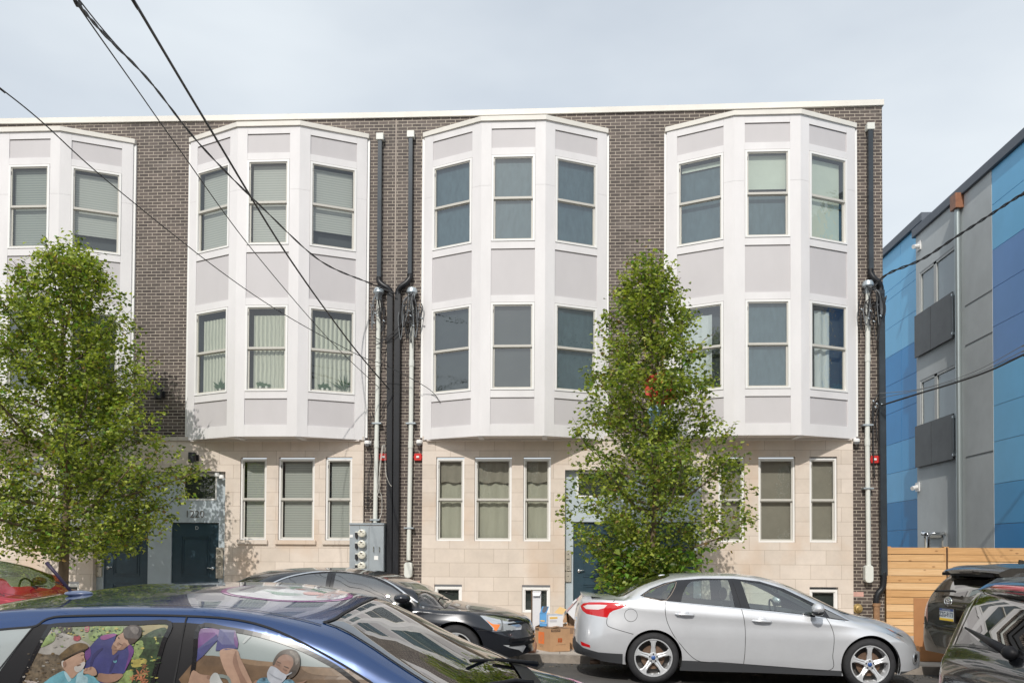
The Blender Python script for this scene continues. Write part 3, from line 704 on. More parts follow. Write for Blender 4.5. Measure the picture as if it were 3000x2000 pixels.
# meter cabinet
x0, z0 = at(1024, 1672+90, 17.55); x1, z1 = at(1126, 1533, 17.55); x0 = ax(1024, 17.5, 1600); x1 = ax(1124, 17.5, 1600)
mc = thing('meter_cabinet', ((x0+x1)/2, YW, .3), 'grey steel meter cabinet with four round meters at the foot of the left conduit', 'electric meter cabinet')
g = MB(); g.m(M_steel).box(x0, x1, 17.5, YW-.01, .6, z1-.03); g.build('cabinet', mc, bevel=.004)
g = MB(); g.m(M_steel).box(x0-.01, x1+.01, 17.485, YW-.01, z1-.03, z1+.01); g.build('lid', mc, bevel=.004)
g = MB(); g.m(M_gasket)
xa = x0+(x1-x0)*.29; xb = x0+(x1-x0)*.57
for xx in (xa, xb): g.box(xx-.002, xx+.002, 17.497, 17.499, .62, z1-.04)
g.box(x0, x1, 17.497, 17.499, z1-.045, z1-.035); g.build('panel_seam', mc)
M_mglass = mat('meter face', (.72, .70, .60), .25, coat=.6)
for k, py in enumerate((1561, 1592.5, 1624.5, 1656, 1688)):
    cx_, cz_ = at(1062, py, 17.5)
    g = MB(); g.m(M_mglass).lathe([(0, -.11), (.06, -.108), (.078, -.095), (.082, -.03), (.082, 0)], (cx_, 17.498, cz_), 'y', 24)
    m_ = g.build('meter', mc, smooth=True, angle=.7)
    g = MB(); g.m(mat('meter dial grey', (.22, .20, .17), .5)).box(cx_-.03, cx_+.02, 17.380, 17.386, cz_+.022, cz_+.052); g.box(cx_-.06, cx_-.02, 17.382, 17.386, cz_-.004, cz_); g.box(cx_+.018, cx_+.06, 17.382, 17.386, cz_-.006, cz_+.0); g.build('dial', m_)
    bx, bz = at(1045, py+7, 17.5)
    g = MB(); g.m(M_black).prism([(bx-.027, bz+.06), (bx+.027, bz+.06), (bx+.027, bz-.03), (bx, bz-.06), (bx-.027, bz-.03)], 17.455, 17.497); g.m(M_pvc).box(bx-.025, bx+.025, 17.47, 17.497, bz+.062, bz+.085); g.build('breaker', mc)
g = MB(); g.m(M_chrome)
for px in (1095, 1112): a = at(px, 1600, 17.5); b = at(px, 1616, 17.5); g.tube([(a[0], 17.48, a[1]), (b[0], 17.48, b[1])], .011, 8)
split_islands(g.build('latch', mc))
g = MB(); g.m(mat('sticker white', (.82, .82, .80), .6))
for (a0, b0, a1, b1) in ((1096, 1627, 1108, 1639), (1024.8, 1565, 1034, 1573)):
    p, q_ = at(a0, b0, 17.495), at(a1, b1, 17.495); g.box(p[0], q_[0], 17.494, 17.497, q_[1], p[1])
split_islands(g.build('sticker', mc))

for (px, lab) in ((1123, 'red fire alarm box between the left conduit and the black downpipes'), (1224, 'red fire alarm box between the middle conduit and the third bay'), (2563, 'red fire alarm box right of the conduit at the right brick corner')):
    py = 1338 if px < 2000 else 1345; x, z = at(px, py, YW-.05)
    t = thing('fire_alarm', (x, YW, z), lab, 'fire alarm', 'red fire alarm boxes on the brick')
    g = MB(); g.m(M_red).box(x-.075, x+.075, YW-.055, YW-.002, z-.075, z+.075).box(x-.095, x+.095, YW-.03, YW-.004, z-.03, z+.03); g.build('housing', t, bevel=.008)
    g = MB(); g.m(mat('strobe lens', (.8, .8, .78), .2)).box(x-.03, x+.03, YW-.075, YW-.056, z-.022, z+.022); g.build('lens', t, bevel=.006)
for (px, py, lab) in ((1076, 1300, 'white dome camera under the second bay, beside the left conduit'), (1228, 1298, 'white dome camera under the third bay, above its red alarm box'), (2509, 1294, 'white dome camera under the right end of the last bay')):
    x, z = at(px, py, YW-.1)
    t = thing('security_camera', (x, YW, z), lab, 'security camera', 'white dome cameras')
    g = MB(); g.m(M_vinyl).box(x-.06, x+.07, YW-.05, YW-.002, z-.02, z+.07).lathe([(0, .07), (.05, .068), (.065, .05), (.065, 0)], (x, YW-.1, z), 'z', 18); g.build('housing', t, smooth=True, angle=.6)
    g = MB(); g.m(mat('tinted dome', (.25, .25, .26), .1)).lathe([(.058, 0), (.05, -.03), (.028, -.052), (0, -.06)], (x, YW-.1, z-.001), 'z', 18); g.build('dome', t, smooth=True)
for (px, py, Y, lab) in ((464, 1153, YW, 'black cylinder wall lamp on the brick between the two left bays'), (563, 1340, YS, 'black cylinder wall lamp on the stone above door 1220')):
    x, z = at(px, py, Y-.12)
    t = thing('wall_lamp', (x, Y, z), lab, 'wall lamp', 'black cylinder wall lamps')
    g = MB(); g.m(M_black).lathe([(0, .11), (.075, .11), (.08, .10), (.08, -.10), (.07, -.11), (0, -.09)], (x, Y-.12, z), 'z', 20); g.build('lamp_body', t, smooth=True, angle=.6)
    g = MB(); g.m(M_black).box(x-.02, x+.10, Y-.06, Y-.002, z-.06, z+.07); g.build('bracket', t, bevel=.004)
# twin floodlight at door 1220
YR = YS+.14
x, z = at(642, 1392, YR-.1)
t = thing('floodlight', (x, YR, z), 'white twin floodlight at the top right corner of the entry numbered 1220', 'floodlight')
for k, (px, py) in enumerate(((636, 1391), (650, 1397))):
    a = at(px, py, YR-.12); g = MB(); g.m(M_vinyl).lathe([(0, .05), (.035, .045), (.06, .0), (.055, -.03), (0, -.025)], (a[0], YR-.13, a[1]), 'z', 16); g.build('lamp_head', t, smooth=True, angle=.7)
g = MB(); g.m(M_vinyl).lathe([(0, -.04), (.05, -.03), (.055, 0)], (x+.05, YR, z+.03), 'y', 16); g.tube([(x+.05, YR-.03, z+.03), (x-.03, YR-.12, z)], .012, 8); g.build('mount', t, smooth=True)
# intercoms
M_inter = mat('beige intercom steel', (.50, .46, .39), .4, metal=.3)
for (a, b, c, d, lab) in ((275, 1600, 298, 1688, 'two stacked beige intercom panels at the left edge of the left entry'), (633, 1603, 653, 1693, 'two stacked beige intercom panels right of door D'), (1655, 1612, 1674, 1704, 'two stacked beige intercom panels left of the right-hand entry'), (2036, 1612, 2055, 1700, 'two stacked beige intercom panels behind the right side of the right tree')):
    p, q_ = at(a, b, YR-.03), at(c, d, YR-.03)
    t = thing('intercom', ((p[0]+q_[0])/2, YR, q_[1]), lab, 'intercom', 'beige intercoms beside the entry doors')
    zm = q_[1]+(p[1]-q_[1])*.34
    for (z0_, z1_) in ((zm+.006, p[1]), (q_[1], zm-.006)):
        g = MB(); g.m(M_inter).box(p[0], q_[0], YR-.035, YR-.002, z0_, z1_); h_ = g.build('panel', t, bevel=.006)
    g = MB(); g.m(M_black); mx_ = (p[0]+q_[0])/2; H_ = p[1]-zm
    g.disc((mx_, YR-.037, p[1]-H_*.17), .012, 'y', 12); g.box(mx_-.03, mx_+.03, YR-.038, YR-.036, p[1]-H_*.43, p[1]-H_*.40); g.disc((mx_, YR-.037, q_[1]+.12), .009, 'y', 10)
    for i in range(3):
        for jx in (-.02, .0, .02): g.box(mx_+jx-.005, mx_+jx+.005, YR-.038, YR-.036, p[1]-H_*(.78+.06*i), p[1]-H_*(.75+.06*i))
    split_islands(g.build('button', t))
# FDC brass fitting, pink sticker, small thermometer at the foot of the right corner
x, z = at(2515, 1782, YW-.05)
t = thing('standpipe', (x, YW, z), 'weathered brass standpipe cap low on the brick beside the silver car bonnet', 'standpipe')
g = MB(); g.m(mat('weathered brass', (.42, .30, .12), .5, metal=.5, noise=.3)).lathe([(0, -.11), (.03, -.11), (.035, -.07), (.06, -.06), (.065, -.02), (.095, -.015), (.10, 0)], (x, YW-.002, z), 'y', 20); g.build('cap', t, smooth=True, angle=.6)
for (px, py, lab) in ((2515, 1740, 'pink sticker on the brick above the brass standpipe'), (1216, 1708, 'pink sticker on the brick below the middle conduit box')):
    x, z = at(px, py, YW); g = MB(); g.m(mat('faded pink sticker', (.62, .36, .30), .7, noise=.15)).box(x-.10, x+.10, YW-.004, YW-.001, z-.045, z+.05)
    o = g.build('sticker', None); tag(o, lab, 'sticker', 'pink stickers on the brick')
# awning rope stub on the stone at right
# ================================================================ ground
def sheet_obj(name, x0, x1, y0, y1, dz, m, kind='structure', nx=2):
    g = MB(); g.m(m); xs = np.linspace(x0, x1, nx)
    for i in range(nx-1): g.face([(xs[i], y0, street_z(xs[i])+dz), (xs[i+1], y0, street_z(xs[i+1])+dz), (xs[i+1], y1, street_z(xs[i+1])+dz), (xs[i], y1, street_z(xs[i])+dz)])
    return tag(g.build(name, None), kind=kind)
M_asph = mat('worn asphalt', (.115, .108, .10), .9, noise=.35, nscale=1.5, bump=.7, bscale=90, col2=(.07, .068, .066), world_pos=True)
M_conc = masonry('sidewalk concrete', (.46, .42, .37), (.40, .37, .33), (.20, .18, .16), 1.5, 1.5, .006, rough=.9, bumps=.3, nz=.2)
# concrete joints need x and y: rebuild the vector
_n = M_conc.node_tree
for nd in _n.nodes:
    if nd.type == 'COMBXYZ': _comb = nd
    if nd.type == 'SEPXYZ': _sep = nd
for l in list(_n.links):
    if l.to_node == _comb: _n.links.remove(l)
_n.links.new(_sep.outputs[0], _comb.inputs[0]); _n.links.new(_sep.outputs[1], _comb.inputs[1])
for nd in _n.nodes:
    if nd.type == 'TEX_BRICK': nd.offset = 0
M_kerb = mat('granite kerb', (.30, .26, .22), .85, noise=.25, nscale=6, bump=.5, bscale=40, world_pos=True)
g = MB(); g.m(mat('far ground', (.12, .11, .10), .95, noise=.2, nscale=.4, world_pos=True)); g.face([(-600, -600, -14), (600, -600, -14), (600, 900, -14), (-600, 900, -14)])
g = MB(); g.m(mat('far ground', (.12, .11, .10), .95, noise=.2, nscale=.4, world_pos=True)); Z = lambda x: street_z(max(-60, min(60, x)))-.03
for (a, b) in ((-600, -60), (-60, 60), (60, 600)): g.face([(a, -600, Z(a)), (b, -600, Z(b)), (b, 900, Z(b)), (a, 900, Z(a))])
tag(g.build('ground', None), kind='structure')
KY = 12.58
sheet_obj('street', -60, 60, 2.9, KY+.05, 0, M_asph)
sheet_obj('sidewalk', -60, 60, KY+.14, YW+.1, .112, M_conc)
sheet_obj('near_sidewalk', -60, 60, -3, 2.85, .112, M_conc)
def kerb(y0, y1):
    g = MB(); g.m(M_kerb); k = -60.
    while k < 60:
        L = 1.8; a, b = k, min(60, k+L-.012)
        za, zb = street_z(a), street_z(b)
        v = [(a, y0, za-.1), (b, y0, zb-.1), (b, y1, zb-.1), (a, y1, za-.1), (a, y0+.012, za+.116), (b, y0+.012, zb+.116), (b, y1, zb+.116), (a, y1, za+.116)]
        for q in ((0, 1, 5, 4), (4, 5, 6, 7), (1, 2, 6, 5), (3, 0, 4, 7), (2, 3, 7, 6)): g.face([v[i] for i in q])
        k += L
    tag(g.build('kerb', None), kind='structure')
kerb(KY, KY+.15); kerb(2.78, 2.93)
# gutter litter / grit along the kerb
g = MB(); g.m(mat('gutter grit', (.20, .165, .125), .95, noise=.4)); r = random.Random(4)
for k in range(900):
    x = r.uniform(-1.2, 6.5); y = KY-abs(r.gauss(0, .35))-.02; s = r.uniform(.006, .022); z = street_z(x)+.004; a = r.uniform(0, 3)
    if y < 10.6: continue
    g.face([(x+s*math.cos(a+q), y+s*math.sin(a+q), z+s*.5*(i == 1)) for i, q in enumerate((0, 1.7, 3.6, 4.8))])
tag(g.build('gutter_grit', None), 'small gravel and dead leaves scattered in the gutter beneath the silver car', 'litter', kind='stuff')

# ================================================================ blue and grey building on the right
XB = 9.8
def aw(x, y):
    """photo position on the side wall plane X = XB -> (Y, Z)"""
    d = RV*(x-PX_)/F_ - UV*(y-PY_)/F_ + W_; t = XB/d[0]; return float(d[1]*t), float(d[2]*t+HC)
bl = thing('panel_building', (XB+4, 24, 0), 'tall building with blue panels and a grey stucco middle behind the wooden fence', 'building')
def pan(name, c): return mat(name, c, .42, noise=.06, nscale=.7, world_pos=True)
B1 = pan('sky blue panel', (.14, .47, .80)); B2 = pan('light blue panel', (.18, .56, .90)); B3 = pan('strong blue panel', (.02, .29, .68)); B4 = pan('cornflower panel', (.15, .33, .68)); B5 = pan('mid blue panel', (.08, .41, .78)); B6 = pan('deep blue panel', (.008, .23, .54))
M_grst = mat('grey stucco', (.60, .63, .63), .9, noise=.10, nscale=.8, world_pos=True, bump=.15, bscale=80)
M_seam = mat('pale panel seam', (.40, .50, .55), .7)
M_coping = mat('slate coping', (.10, .115, .14), .5, noise=.1)
yg0 = aw(2687, 1000)[0]; yg1 = aw(2911, 1000)[0]
ZR = aw(2850, 549)[1]
g = MB(); g.m(M_grst)
core = MB(); core.m(M_grst)
ztop_back = aw(2684, 650)[1]
core.box(XB+.02, XB+9, 8, yg0-.02, -.5, ZR-.02); core.box(XB+.22, XB+9, yg0-.02, 34, -.5, ztop_back-.25); core.build('rear_walls', bl)
def wallpanels(Ya, Yb, zs, mats_, X, name, vseams=()):
    """horizontal bands of coloured panel from top to bottom, real 1 cm reveals between them"""
    for i in range(len(zs)-1):
        p = MB(); p.m(mats_[i]); ys = [Ya]+list(vseams)+[Yb]
        for k in range(len(ys)-1): p.box(X-.015, X+.03, ys[k]+.006, ys[k+1]-.006, zs[i+1]+.006, zs[i]-.006)
        p.build(name, bl)
    p = MB(); p.m(M_seam).box(X+.002, X+.02, Ya, Yb, zs[-1], zs[0]); p.build('panel_backing', bl)
# right field (near camera): seam heights read at the x of its left edge
zz = [aw(2911, y)[1] for y in (510, 600, 733, 845, 958, 1075, 1190, 1295, 1418, 1535, 1660)]
zz[0] = ZR
wallpanels(15.6, yg1, zz, [B2, B2, B4, B4, B4, B2, B2, B2, B5, B3, B3], XB, 'blue_panel', (16.6, 18.05))
zz = [aw(2687, y)[1] for y in (690, 770, 800, 893, 985, 1078, 1170, 1270, 1364, 1458, 1548, 1700)]
zz[0] = ztop_back
sm_y = aw(2621, 1000)[0]
wallpanels(yg0, 34, zz, [B2, B2, B2, B2, B3, B3, B3, B5, B1, B6, B6, B6], XB+.2, 'blue_panel', (sm_y, sm_y+2.6))
p = MB(); p.m(M_grst)
wz = [aw(2700, y)[1] for y in (813, 930)]; 
def wq(x0, x1, yt, yb): a = aw(x0, yt); b = aw(x1, yt); return a, b
w1 = (aw(2697, 850)[0], aw(2802, 850)[0]); z1t, z1b = aw(2700, 797)[1], aw(2700, 935)[1]
z2t, z2b = aw(2700, 1114)[1], aw(2700, 1240)[1]
holes = [(w1[1], w1[0], z1b, z1t), (w1[1], w1[0], z2b-.25, z2t)]
def wallY(mb, X, y0, y1, z0, z1, holes):
    ys = sorted(set([y0, y1]+[h[0] for h in holes]+[h[1] for h in holes])); zs = sorted(set([z0, z1]+[h[2] for h in holes]+[h[3] for h in holes]))
    for i in range(len(ys)-1):
        for j in range(len(zs)-1):
            c = ((ys[i]+ys[i+1])/2, (zs[j]+zs[j+1])/2)
            if any(h[0] < c[0] < h[1] and h[2] < c[1] < h[3] for h in holes): continue
            mb.face([(X, ys[i+1], zs[j]), (X, ys[i], zs[j]), (X, ys[i], zs[j+1]), (X, ys[i+1], zs[j+1])])
dz0 = aw(2735, 1567)[1]; dy = (aw(2765, 1560)[0], aw(2711, 1560)[0])
wallY(p, XB-.02, yg1, yg0, -.5, ZR, holes+[(dy[0], dy[1], -.5, dz0)])
p.face([(XB-.02, yg1, -.5), (XB+.01, yg1, -.5), (XB+.01, yg1, ZR), (XB-.02, yg1, ZR)])
p.face([(XB-.02, yg0, -.5), (XB+.21, yg0, -.5), (XB+.21, yg0, ZR), (XB-.02, yg0, ZR)])
p.build('stucco_wall', bl)
p = MB(); p.m(mat('stucco joint', (.17, .18, .18), .9))
for yv in (848, 972, 1320): zj = aw(2911, yv)[1]; p.box(XB-.026, XB-.019, yg1, aw(2830, 900)[0], zj-.012, zj+.012)
p.build('stucco_joint', bl)
M_bw = glassmat('dark window glass', tint=(.6, .66, .68), ior=1.5, wav=.3, wscale=2, boost=.05)
for (zb_, zt_) in ((z1b, z1t), (z2b-.25, z2t)):
    f = MB(); f.m(mat('grey window frame', (.50, .51, .49), .5)); ya, yb = w1[1], w1[0]; ym = (ya+yb)/2+.12; X = XB-.012
    for (a, b) in ((ya, ya+.07), (ym-.08, ym+.08), (yb-.07, yb)): f.box(X, X+.08, a, b, zb_, zt_)
    f.box(X, X+.08, ya+.07, yb-.07, zt_-.07, zt_).box(X, X+.08, ya+.07, yb-.07, zb_, zb_+.05)
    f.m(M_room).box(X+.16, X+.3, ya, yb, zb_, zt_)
    for q in ([(XB-.02, ya, zb_), (X+.1, ya, zb_), (X+.1, ya, zt_), (XB-.02, ya, zt_)], [(XB-.02, yb, zb_), (X+.1, yb, zb_), (X+.1, yb, zt_), (XB-.02, yb, zt_)], [(XB-.02, ya, zt_), (X+.1, ya, zt_), (X+.1, yb, zt_), (XB-.02, yb, zt_)]): f.m(M_grst).face(q)
    w = f.build('window', bl)
    q = MB(); q.m(mat('painted sky reflection', (.62, .66, .70), .6)); q.face([(X+.046, ya, zb_+(zt_-zb_)*.62), (X+.046, yb, zb_+(zt_-zb_)*.62), (X+.046, yb, zt_), (X+.046, ya, zt_)]); q.build('blind', w)  # pale sheet painted in for the sky mirrored in the upper glass
    q = MB(); q.m(M_bw); q.face([(X+.03, ya, zb_), (X+.03, yb, zb_), (X+.03, yb, zt_), (X+.03, ya, zt_)]); q.build('pane', w)
    q = MB(); q.m(stripes('siding reflection slats', (.26, .28, .28), (.13, .15, .16), .17, .5, 2, .5)); q.face([(X+.045, ya, zb_), (X+.045, yb, zb_), (X+.045, yb, zb_+(zt_-zb_)*.62), (X+.045, ya, zb_+(zt_-zb_)*.62)]); q.build('blind', w)  # dark bands painted in for siding mirrored in the lower glass
M_rail = mat('charcoal balcony panel', (.085, .09, .092), .5, noise=.2, nscale=2)
for (yt, yb) in ((927, 1049), (1270, 1370)):
    za = aw(2690, yt)[1] if yt < 1000 else aw(2690, 1250)[1]; zb_ = aw(2690, yb)[1]; ya, yb_ = aw(2802, 1000)[0], aw(2690, 1000)[0]; ym = (ya+yb_)/2+.12
    q = MB(); q.m(M_rail).box(XB-.10, XB-.06, ya, ym-.01, zb_, za).box(XB-.10, XB-.06, ym+.01, yb_, zb_, za); o = q.build('balcony_panel', bl)
    q = MB(); q.m(M_steel).tube([(XB-.11, ya-.06, zb_+.05), (XB-.11, ya-.06, za-.05)], .018, 6); q.box(XB-.14, XB-.01, ya-.07, ya-.03, za-.12, za-.07).box(XB-.14, XB-.01, ya-.07, ya-.03, zb_+.07, zb_+.12); q.build('bracket', o)
q = MB(); q.m(mat('zinc pipe', (.42, .47, .47), .35, metal=.6)); yp = aw(2821, 1000)[0]
q.tube([(XB-.11, yp, aw(2821, 600)[1]), (XB-.11, yp, 0)], .07, 10)
o = q.build('drainpipe', bl, smooth=True, angle=.8)
q = MB(); q.m(mat('copper hopper', (.30, .13, .07), .5, noise=.3)); zh = aw(2821, 592)[1]; q.box(XB-.22, XB-.02, yp-.15, yp+.15, zh-.16, zh+.2); q.build('hopper', o)
q = MB(); q.m(M_coping).box(XB-.09, XB+.3, 15.6, yg0+.12, ZR, ZR+.24); q.build('roof_coping', bl, bevel=.01)
q = MB(); q.m(M_coping).box(XB+.1, XB+.5, yg0-.06, 34, ztop_back, ztop_back+.24).box(XB+.501, XB+1.3, yg0-.06, yg0+.24, ztop_back, ztop_back+.24); q.build('roof_coping', bl, bevel=.01)
q = MB(); q.m(mat('back parapet', (.5, .48, .44), .8)).box(XB+.24, XB+1.3, yg0-.015, yg0+.2, ZR-.1, ztop_back-.005); q.build('parapet_return', bl)
for (px, py) in ((2696, 721), (2692, 1426)):
    y, z = aw(px, py); q = MB(); q.m(M_vinyl).box(XB-.05, XB-.021, y-.12, y+.12, z-.12, z+.12).tube([(XB-.05, y, z), (XB-.22, y-.1, z-.05)], .06, 8); q.build('vent_hood', bl, smooth=True, angle=.6)
f = MB(); f.m(mat('cream door frame', (.5, .47, .40), .6)); ya, yb = dy; f.box(XB-.03, XB+.05, ya, ya+.07, 0, dz0).box(XB-.03, XB+.05, yb-.07, yb, 0, dz0).box(XB-.03, XB+.05, ya, yb, dz0-.07, dz0); f.m(mat('door tan', (.42, .40, .33), .7)).box(XB+.05, XB+.09, ya, yb, 0, dz0); f.build('side_door', bl)
q = MB(); q.m(M_chrome); y, z = aw(2772, 1562)
q.tube([(XB-.02, y, z), (XB-.3, y, z), (XB-.42, y+.05, z-.03), (XB-.42, y+.05, z-.8)], .045, 8); q.tube([(XB-.42, y+.05, z-.03), (XB-.46, y+.3, z+.01)], .06, 8); q.build('vent_pipe', bl, smooth=True)

# ================================================================ wooden fence
fz1 = az(1603, YW, 2700); fx0 = XR+.03; fx1 = 10.9
fence = thing('wooden_fence', (8.5, YW, 0), 'fresh pine fence of horizontal boards between the brick corner and the right edge', 'fence')
M_pine = [mat('pine %s' % c, col, .75, noise=.12, nscale=3, stretch=(.8, 1, 14), world_pos=True, bump=.1, bscale=40, col2=c2) for c, col, c2 in (('gold', (.72, .45, .22), (.58, .33, .14)), ('pale', (.76, .52, .29), (.66, .40, .19)), ('honey', (.68, .40, .18), (.52, .28, .11)))]
for mm in M_pine:
    n_ = mm.node_tree; b_ = n_.nodes['Principled BSDF']; src_ = b_.inputs['Base Color'].links[0].from_socket
    g_ = N(n_, 'ShaderNodeNewGeometry'); m_ = N(n_, 'ShaderNodeMapping'); m_.inputs['Scale'].default_value = (3.1, 1, 6.5); v_ = N(n_, 'ShaderNodeTexVoronoi'); v_.inputs['Scale'].default_value = 1.0
    n_.links.new(g_.outputs['Position'], m_.inputs[0]); n_.links.new(m_.outputs[0], v_.inputs['Vector'])
    r_ = N(n_, 'ShaderNodeMapRange'); r_.inputs[1].default_value = .07; r_.inputs[2].default_value = .13; r_.inputs[3].default_value = .75; r_.inputs[4].default_value = 0; n_.links.new(v_.outputs['Distance'], r_.inputs[0])
    x_ = N(n_, 'ShaderNodeMix', data_type='RGBA'); x_.inputs[7].default_value = (.28, .13, .05, 1); n_.links.new(r_.outputs[0], x_.inputs[0]); n_.links.new(src_, x_.inputs[6]); n_.links.new(x_.outputs[2], b_.inputs['Base Color'])
r = random.Random(3); n = 13; bh = .143; xsp = ax(2773, YW, 1700)
fg = MB()
for i in range(n):
    z = fz1-i*bh
    for (a, b) in ((fx0, xsp-.02), (xsp+.02, fx1)):
        k = a
        while k < b:
            L = b-k if r.random() < .6 else r.uniform(.9, 1.8)
            e = min(b, k+L); fg.m(r.choice(M_pine)); dy_ = r.uniform(-.004, .004)
            fg.box(k, e-.003, YW-.03+dy_, YW-.005+dy_, z-bh+r.uniform(.004, .012), z-.001); k = e
fg.build('boards', fence)
for xx in (fx0+.06, xsp, 9.6): q = MB(); q.m(M_pine[2]).box(xx-.045, xx+.045, YW-.004, YW+.085, -.2, fz1+.02); q.build('post', fence)
q = MB(); q.m(mat('dark fence backing', (.10, .07, .04), .9)).box(fx0, fx1, YW+.09, YW+.1, 0, fz1-.02); q.build('backing', fence)  # dark brown sheet behind the gaps between boards
q = MB(); q.m(M_dark).box(xsp-.007, xsp+.007, YW-.032, YW-.02, 0, fz1+.01); q.build('gate_gap', fence)

# big brown sheet beside the brown car
M_card = mat('brown cardboard', (.50, .30, .165), .85, noise=.10, nscale=5, bump=.1, bscale=30)
M_cardo = mat('orange brown board', (.47, .225, .095), .8, noise=.10, nscale=3)
M_cardd = mat('cardboard inside', (.30, .19, .12), .9, noise=.1)
Yc = 13.6; a = at(2677, 1750, Yc); b = at(2745, 1750, Yc); cz = at(2700, 1905, Yc)[1]
t = thing('cardboard_sheet', ((a[0]+b[0])/2, Yc, .15), 'tall orange brown cardboard sheet standing behind the tail of the brown car', 'cardboard sheet')
g = MB(); g.m(M_cardo).prism([(a[0], cz-.02), (a[0]+.62, cz-.02), (a[0]+.62, a[1]-.02), (a[0], a[1])], Yc, Yc+.012); g.build('upright_sheet', t)
g = MB(); g.m(M_cardo); x0 = a[0]-.1; z0 = street_z(x0)+.114
g.prism([(x0+.05, z0), (x0+.85, z0), (x0+.85, z0+.22), (x0+.05, z0+.22)], Yc-.35, Yc-.335); g.prism([(x0+.05, z0), (x0+.06, z0), (x0+.06, z0+.22), (x0+.05, z0+.22)], Yc-.335, Yc); g.box(x0+.05, x0+.85, Yc-.335, Yc, z0, z0+.01); g.build('folded_base', t)

# ================================================================ cardboard boxes and rubbish
def sz(x): return street_z(x)+.112
def prism3(mb, base, h): pass
M_org = mat('orange print', (.80, .20, .05), .8); M_print = mat('dark brown print', (.14, .09, .06), .8); M_fold = mat('box seam', (.34, .21, .12), .9)
Yb = 13.0; cx_, cz0 = at(1611, 1917, Yb); z0 = sz(cx_)+.002
zt = at(1611, 1841, Yb)[1]; H = zt-z0
pr = at(1671, 1912, Yb+.12); pl = at(1566, 1903, Yb+.28)
A = Vector((cx_, Yb, z0)); Bv = Vector((cx_+.30, Yb+.13, z0)); Cv = Vector((cx_-.235, Yb+.33, z0)); Dv = Bv+Cv-A
mbx = thing('moving_box', tuple((A+Dv)/2), 'brown moving box printed with orange squares, on the kerb left of the silver car', 'cardboard box', 'cardboard boxes put out on the sidewalk')
g = MB(); g.m(M_card); up = Vector((0, 0, H))
for (p, q) in ((A, Bv), (Bv, Dv), (Dv, Cv), (Cv, A)): g.face([p, q, q+up, p+up])
g.face([A, Bv, Dv, Cv]); g.m(M_card); cen = (A+Dv)/2+up+Vector((0, 0, .004)); g.face([A+up, Bv+up, Dv+up, Cv+up]); g.build('carton', mbx)
def flap(mb, p, q, out, up_, m1=M_card):
    mb.m(m1); o = Vector(out); a_, b_ = Vector(p), Vector(q); c_, d_ = b_+o+Vector((0, 0, up_)), a_+o+Vector((0, 0, up_))
    t_ = Vector((0, 0, .005)); mb.face([a_, b_, c_, d_]); mb.m(M_cardd); mb.face([a_+t_, d_+t_, c_+t_, b_+t_])
g = MB(); flap(g, A+up, Bv+up, (Cv-A)*.42, .018); flap(g, Cv+up, Dv+up, (A-Cv)*.40, .055); flap(g, Cv+up, A+up, (Bv-A)*.5, .03); g.build('flap', mbx)
g = MB()
def onface(P, Q, u, v, d=.003):
    e = (Q-P).normalized(); n_ = Vector((e.y, -e.x, 0)); return P+e*u+Vector((0, 0, v))+n_*d
LA, LB = (Bv-A).length, (Cv-A).length
def fpoly(P, Q, pts, m_, d=.002): g.m(m_).face([onface(P, Q, u, v, d) for u, v in pts])
def rectp(u0, u1, v0, v1): return [(u0, v0), (u1, v0), (u1, v1), (u0, v1)]
fpoly(A, Bv, rectp(LA*.40, LA*.61, H*.40, H*.58), M_org); fpoly(A, Bv, rectp(LA*.05, LA*.52, H*.86, H*.975), M_print)
text_geo(g.m(M_card), 'MEDIUM', .034, lambda u, v, d: onface(A, Bv, LA*.285+u, H*.915+v, .004))
text_geo(g.m(M_print), 'made with recycled fibers', .0155, lambda u, v, d: onface(A, Bv, LA*.54+u, H*.30+v+.02*u, .003))
# printed logo: orange square with a slanted stencil word in lighter lines
def logo(P, Q, u0, u1, v0, v1, flipu=1):
    g.m(M_org).face([onface(P, Q, u, v, .002) for u, v in rectp(u0, u1, v0, v1)])
    cu, cv = (u0+u1)/2, (v0+v1)/2; s = (v1-v0); ca, sa = math.cos(.785), math.sin(.785)
    for w_, off, sz_ in (('THE', .20, .13), ('HOME', .03, .25), ('DEPOT', -.20, .22)):
        text_geo(g.m(M_card), w_, s*sz_, lambda u, v, d: onface(P, Q, cu+((u)*ca-(v+off*s)*sa)*(u1-u0)/s*1.0, cv+(u*sa+(v+off*s)*ca)*.95, .0035))
logo(Cv, A, LB*.24, LB*.63, H*.30, H*.82); logo(A, Bv, LA*.40, LA*.61, H*.40, H*.58)
fpoly(Cv, A, rectp(LB*.02, LB*.27, H*.86, H*.97), M_print)
text_geo(g.m(M_print), 'made in the usa', .016, lambda u, v, d: onface(Cv, A, LB*.44+u, H*.24+v, .003)); text_geo(g.m(M_print), 'please recycle', .016, lambda u, v, d: onface(Cv, A, LB*.46+u, H*.18+v, .003))
g.build('print', mbx, weld=False)
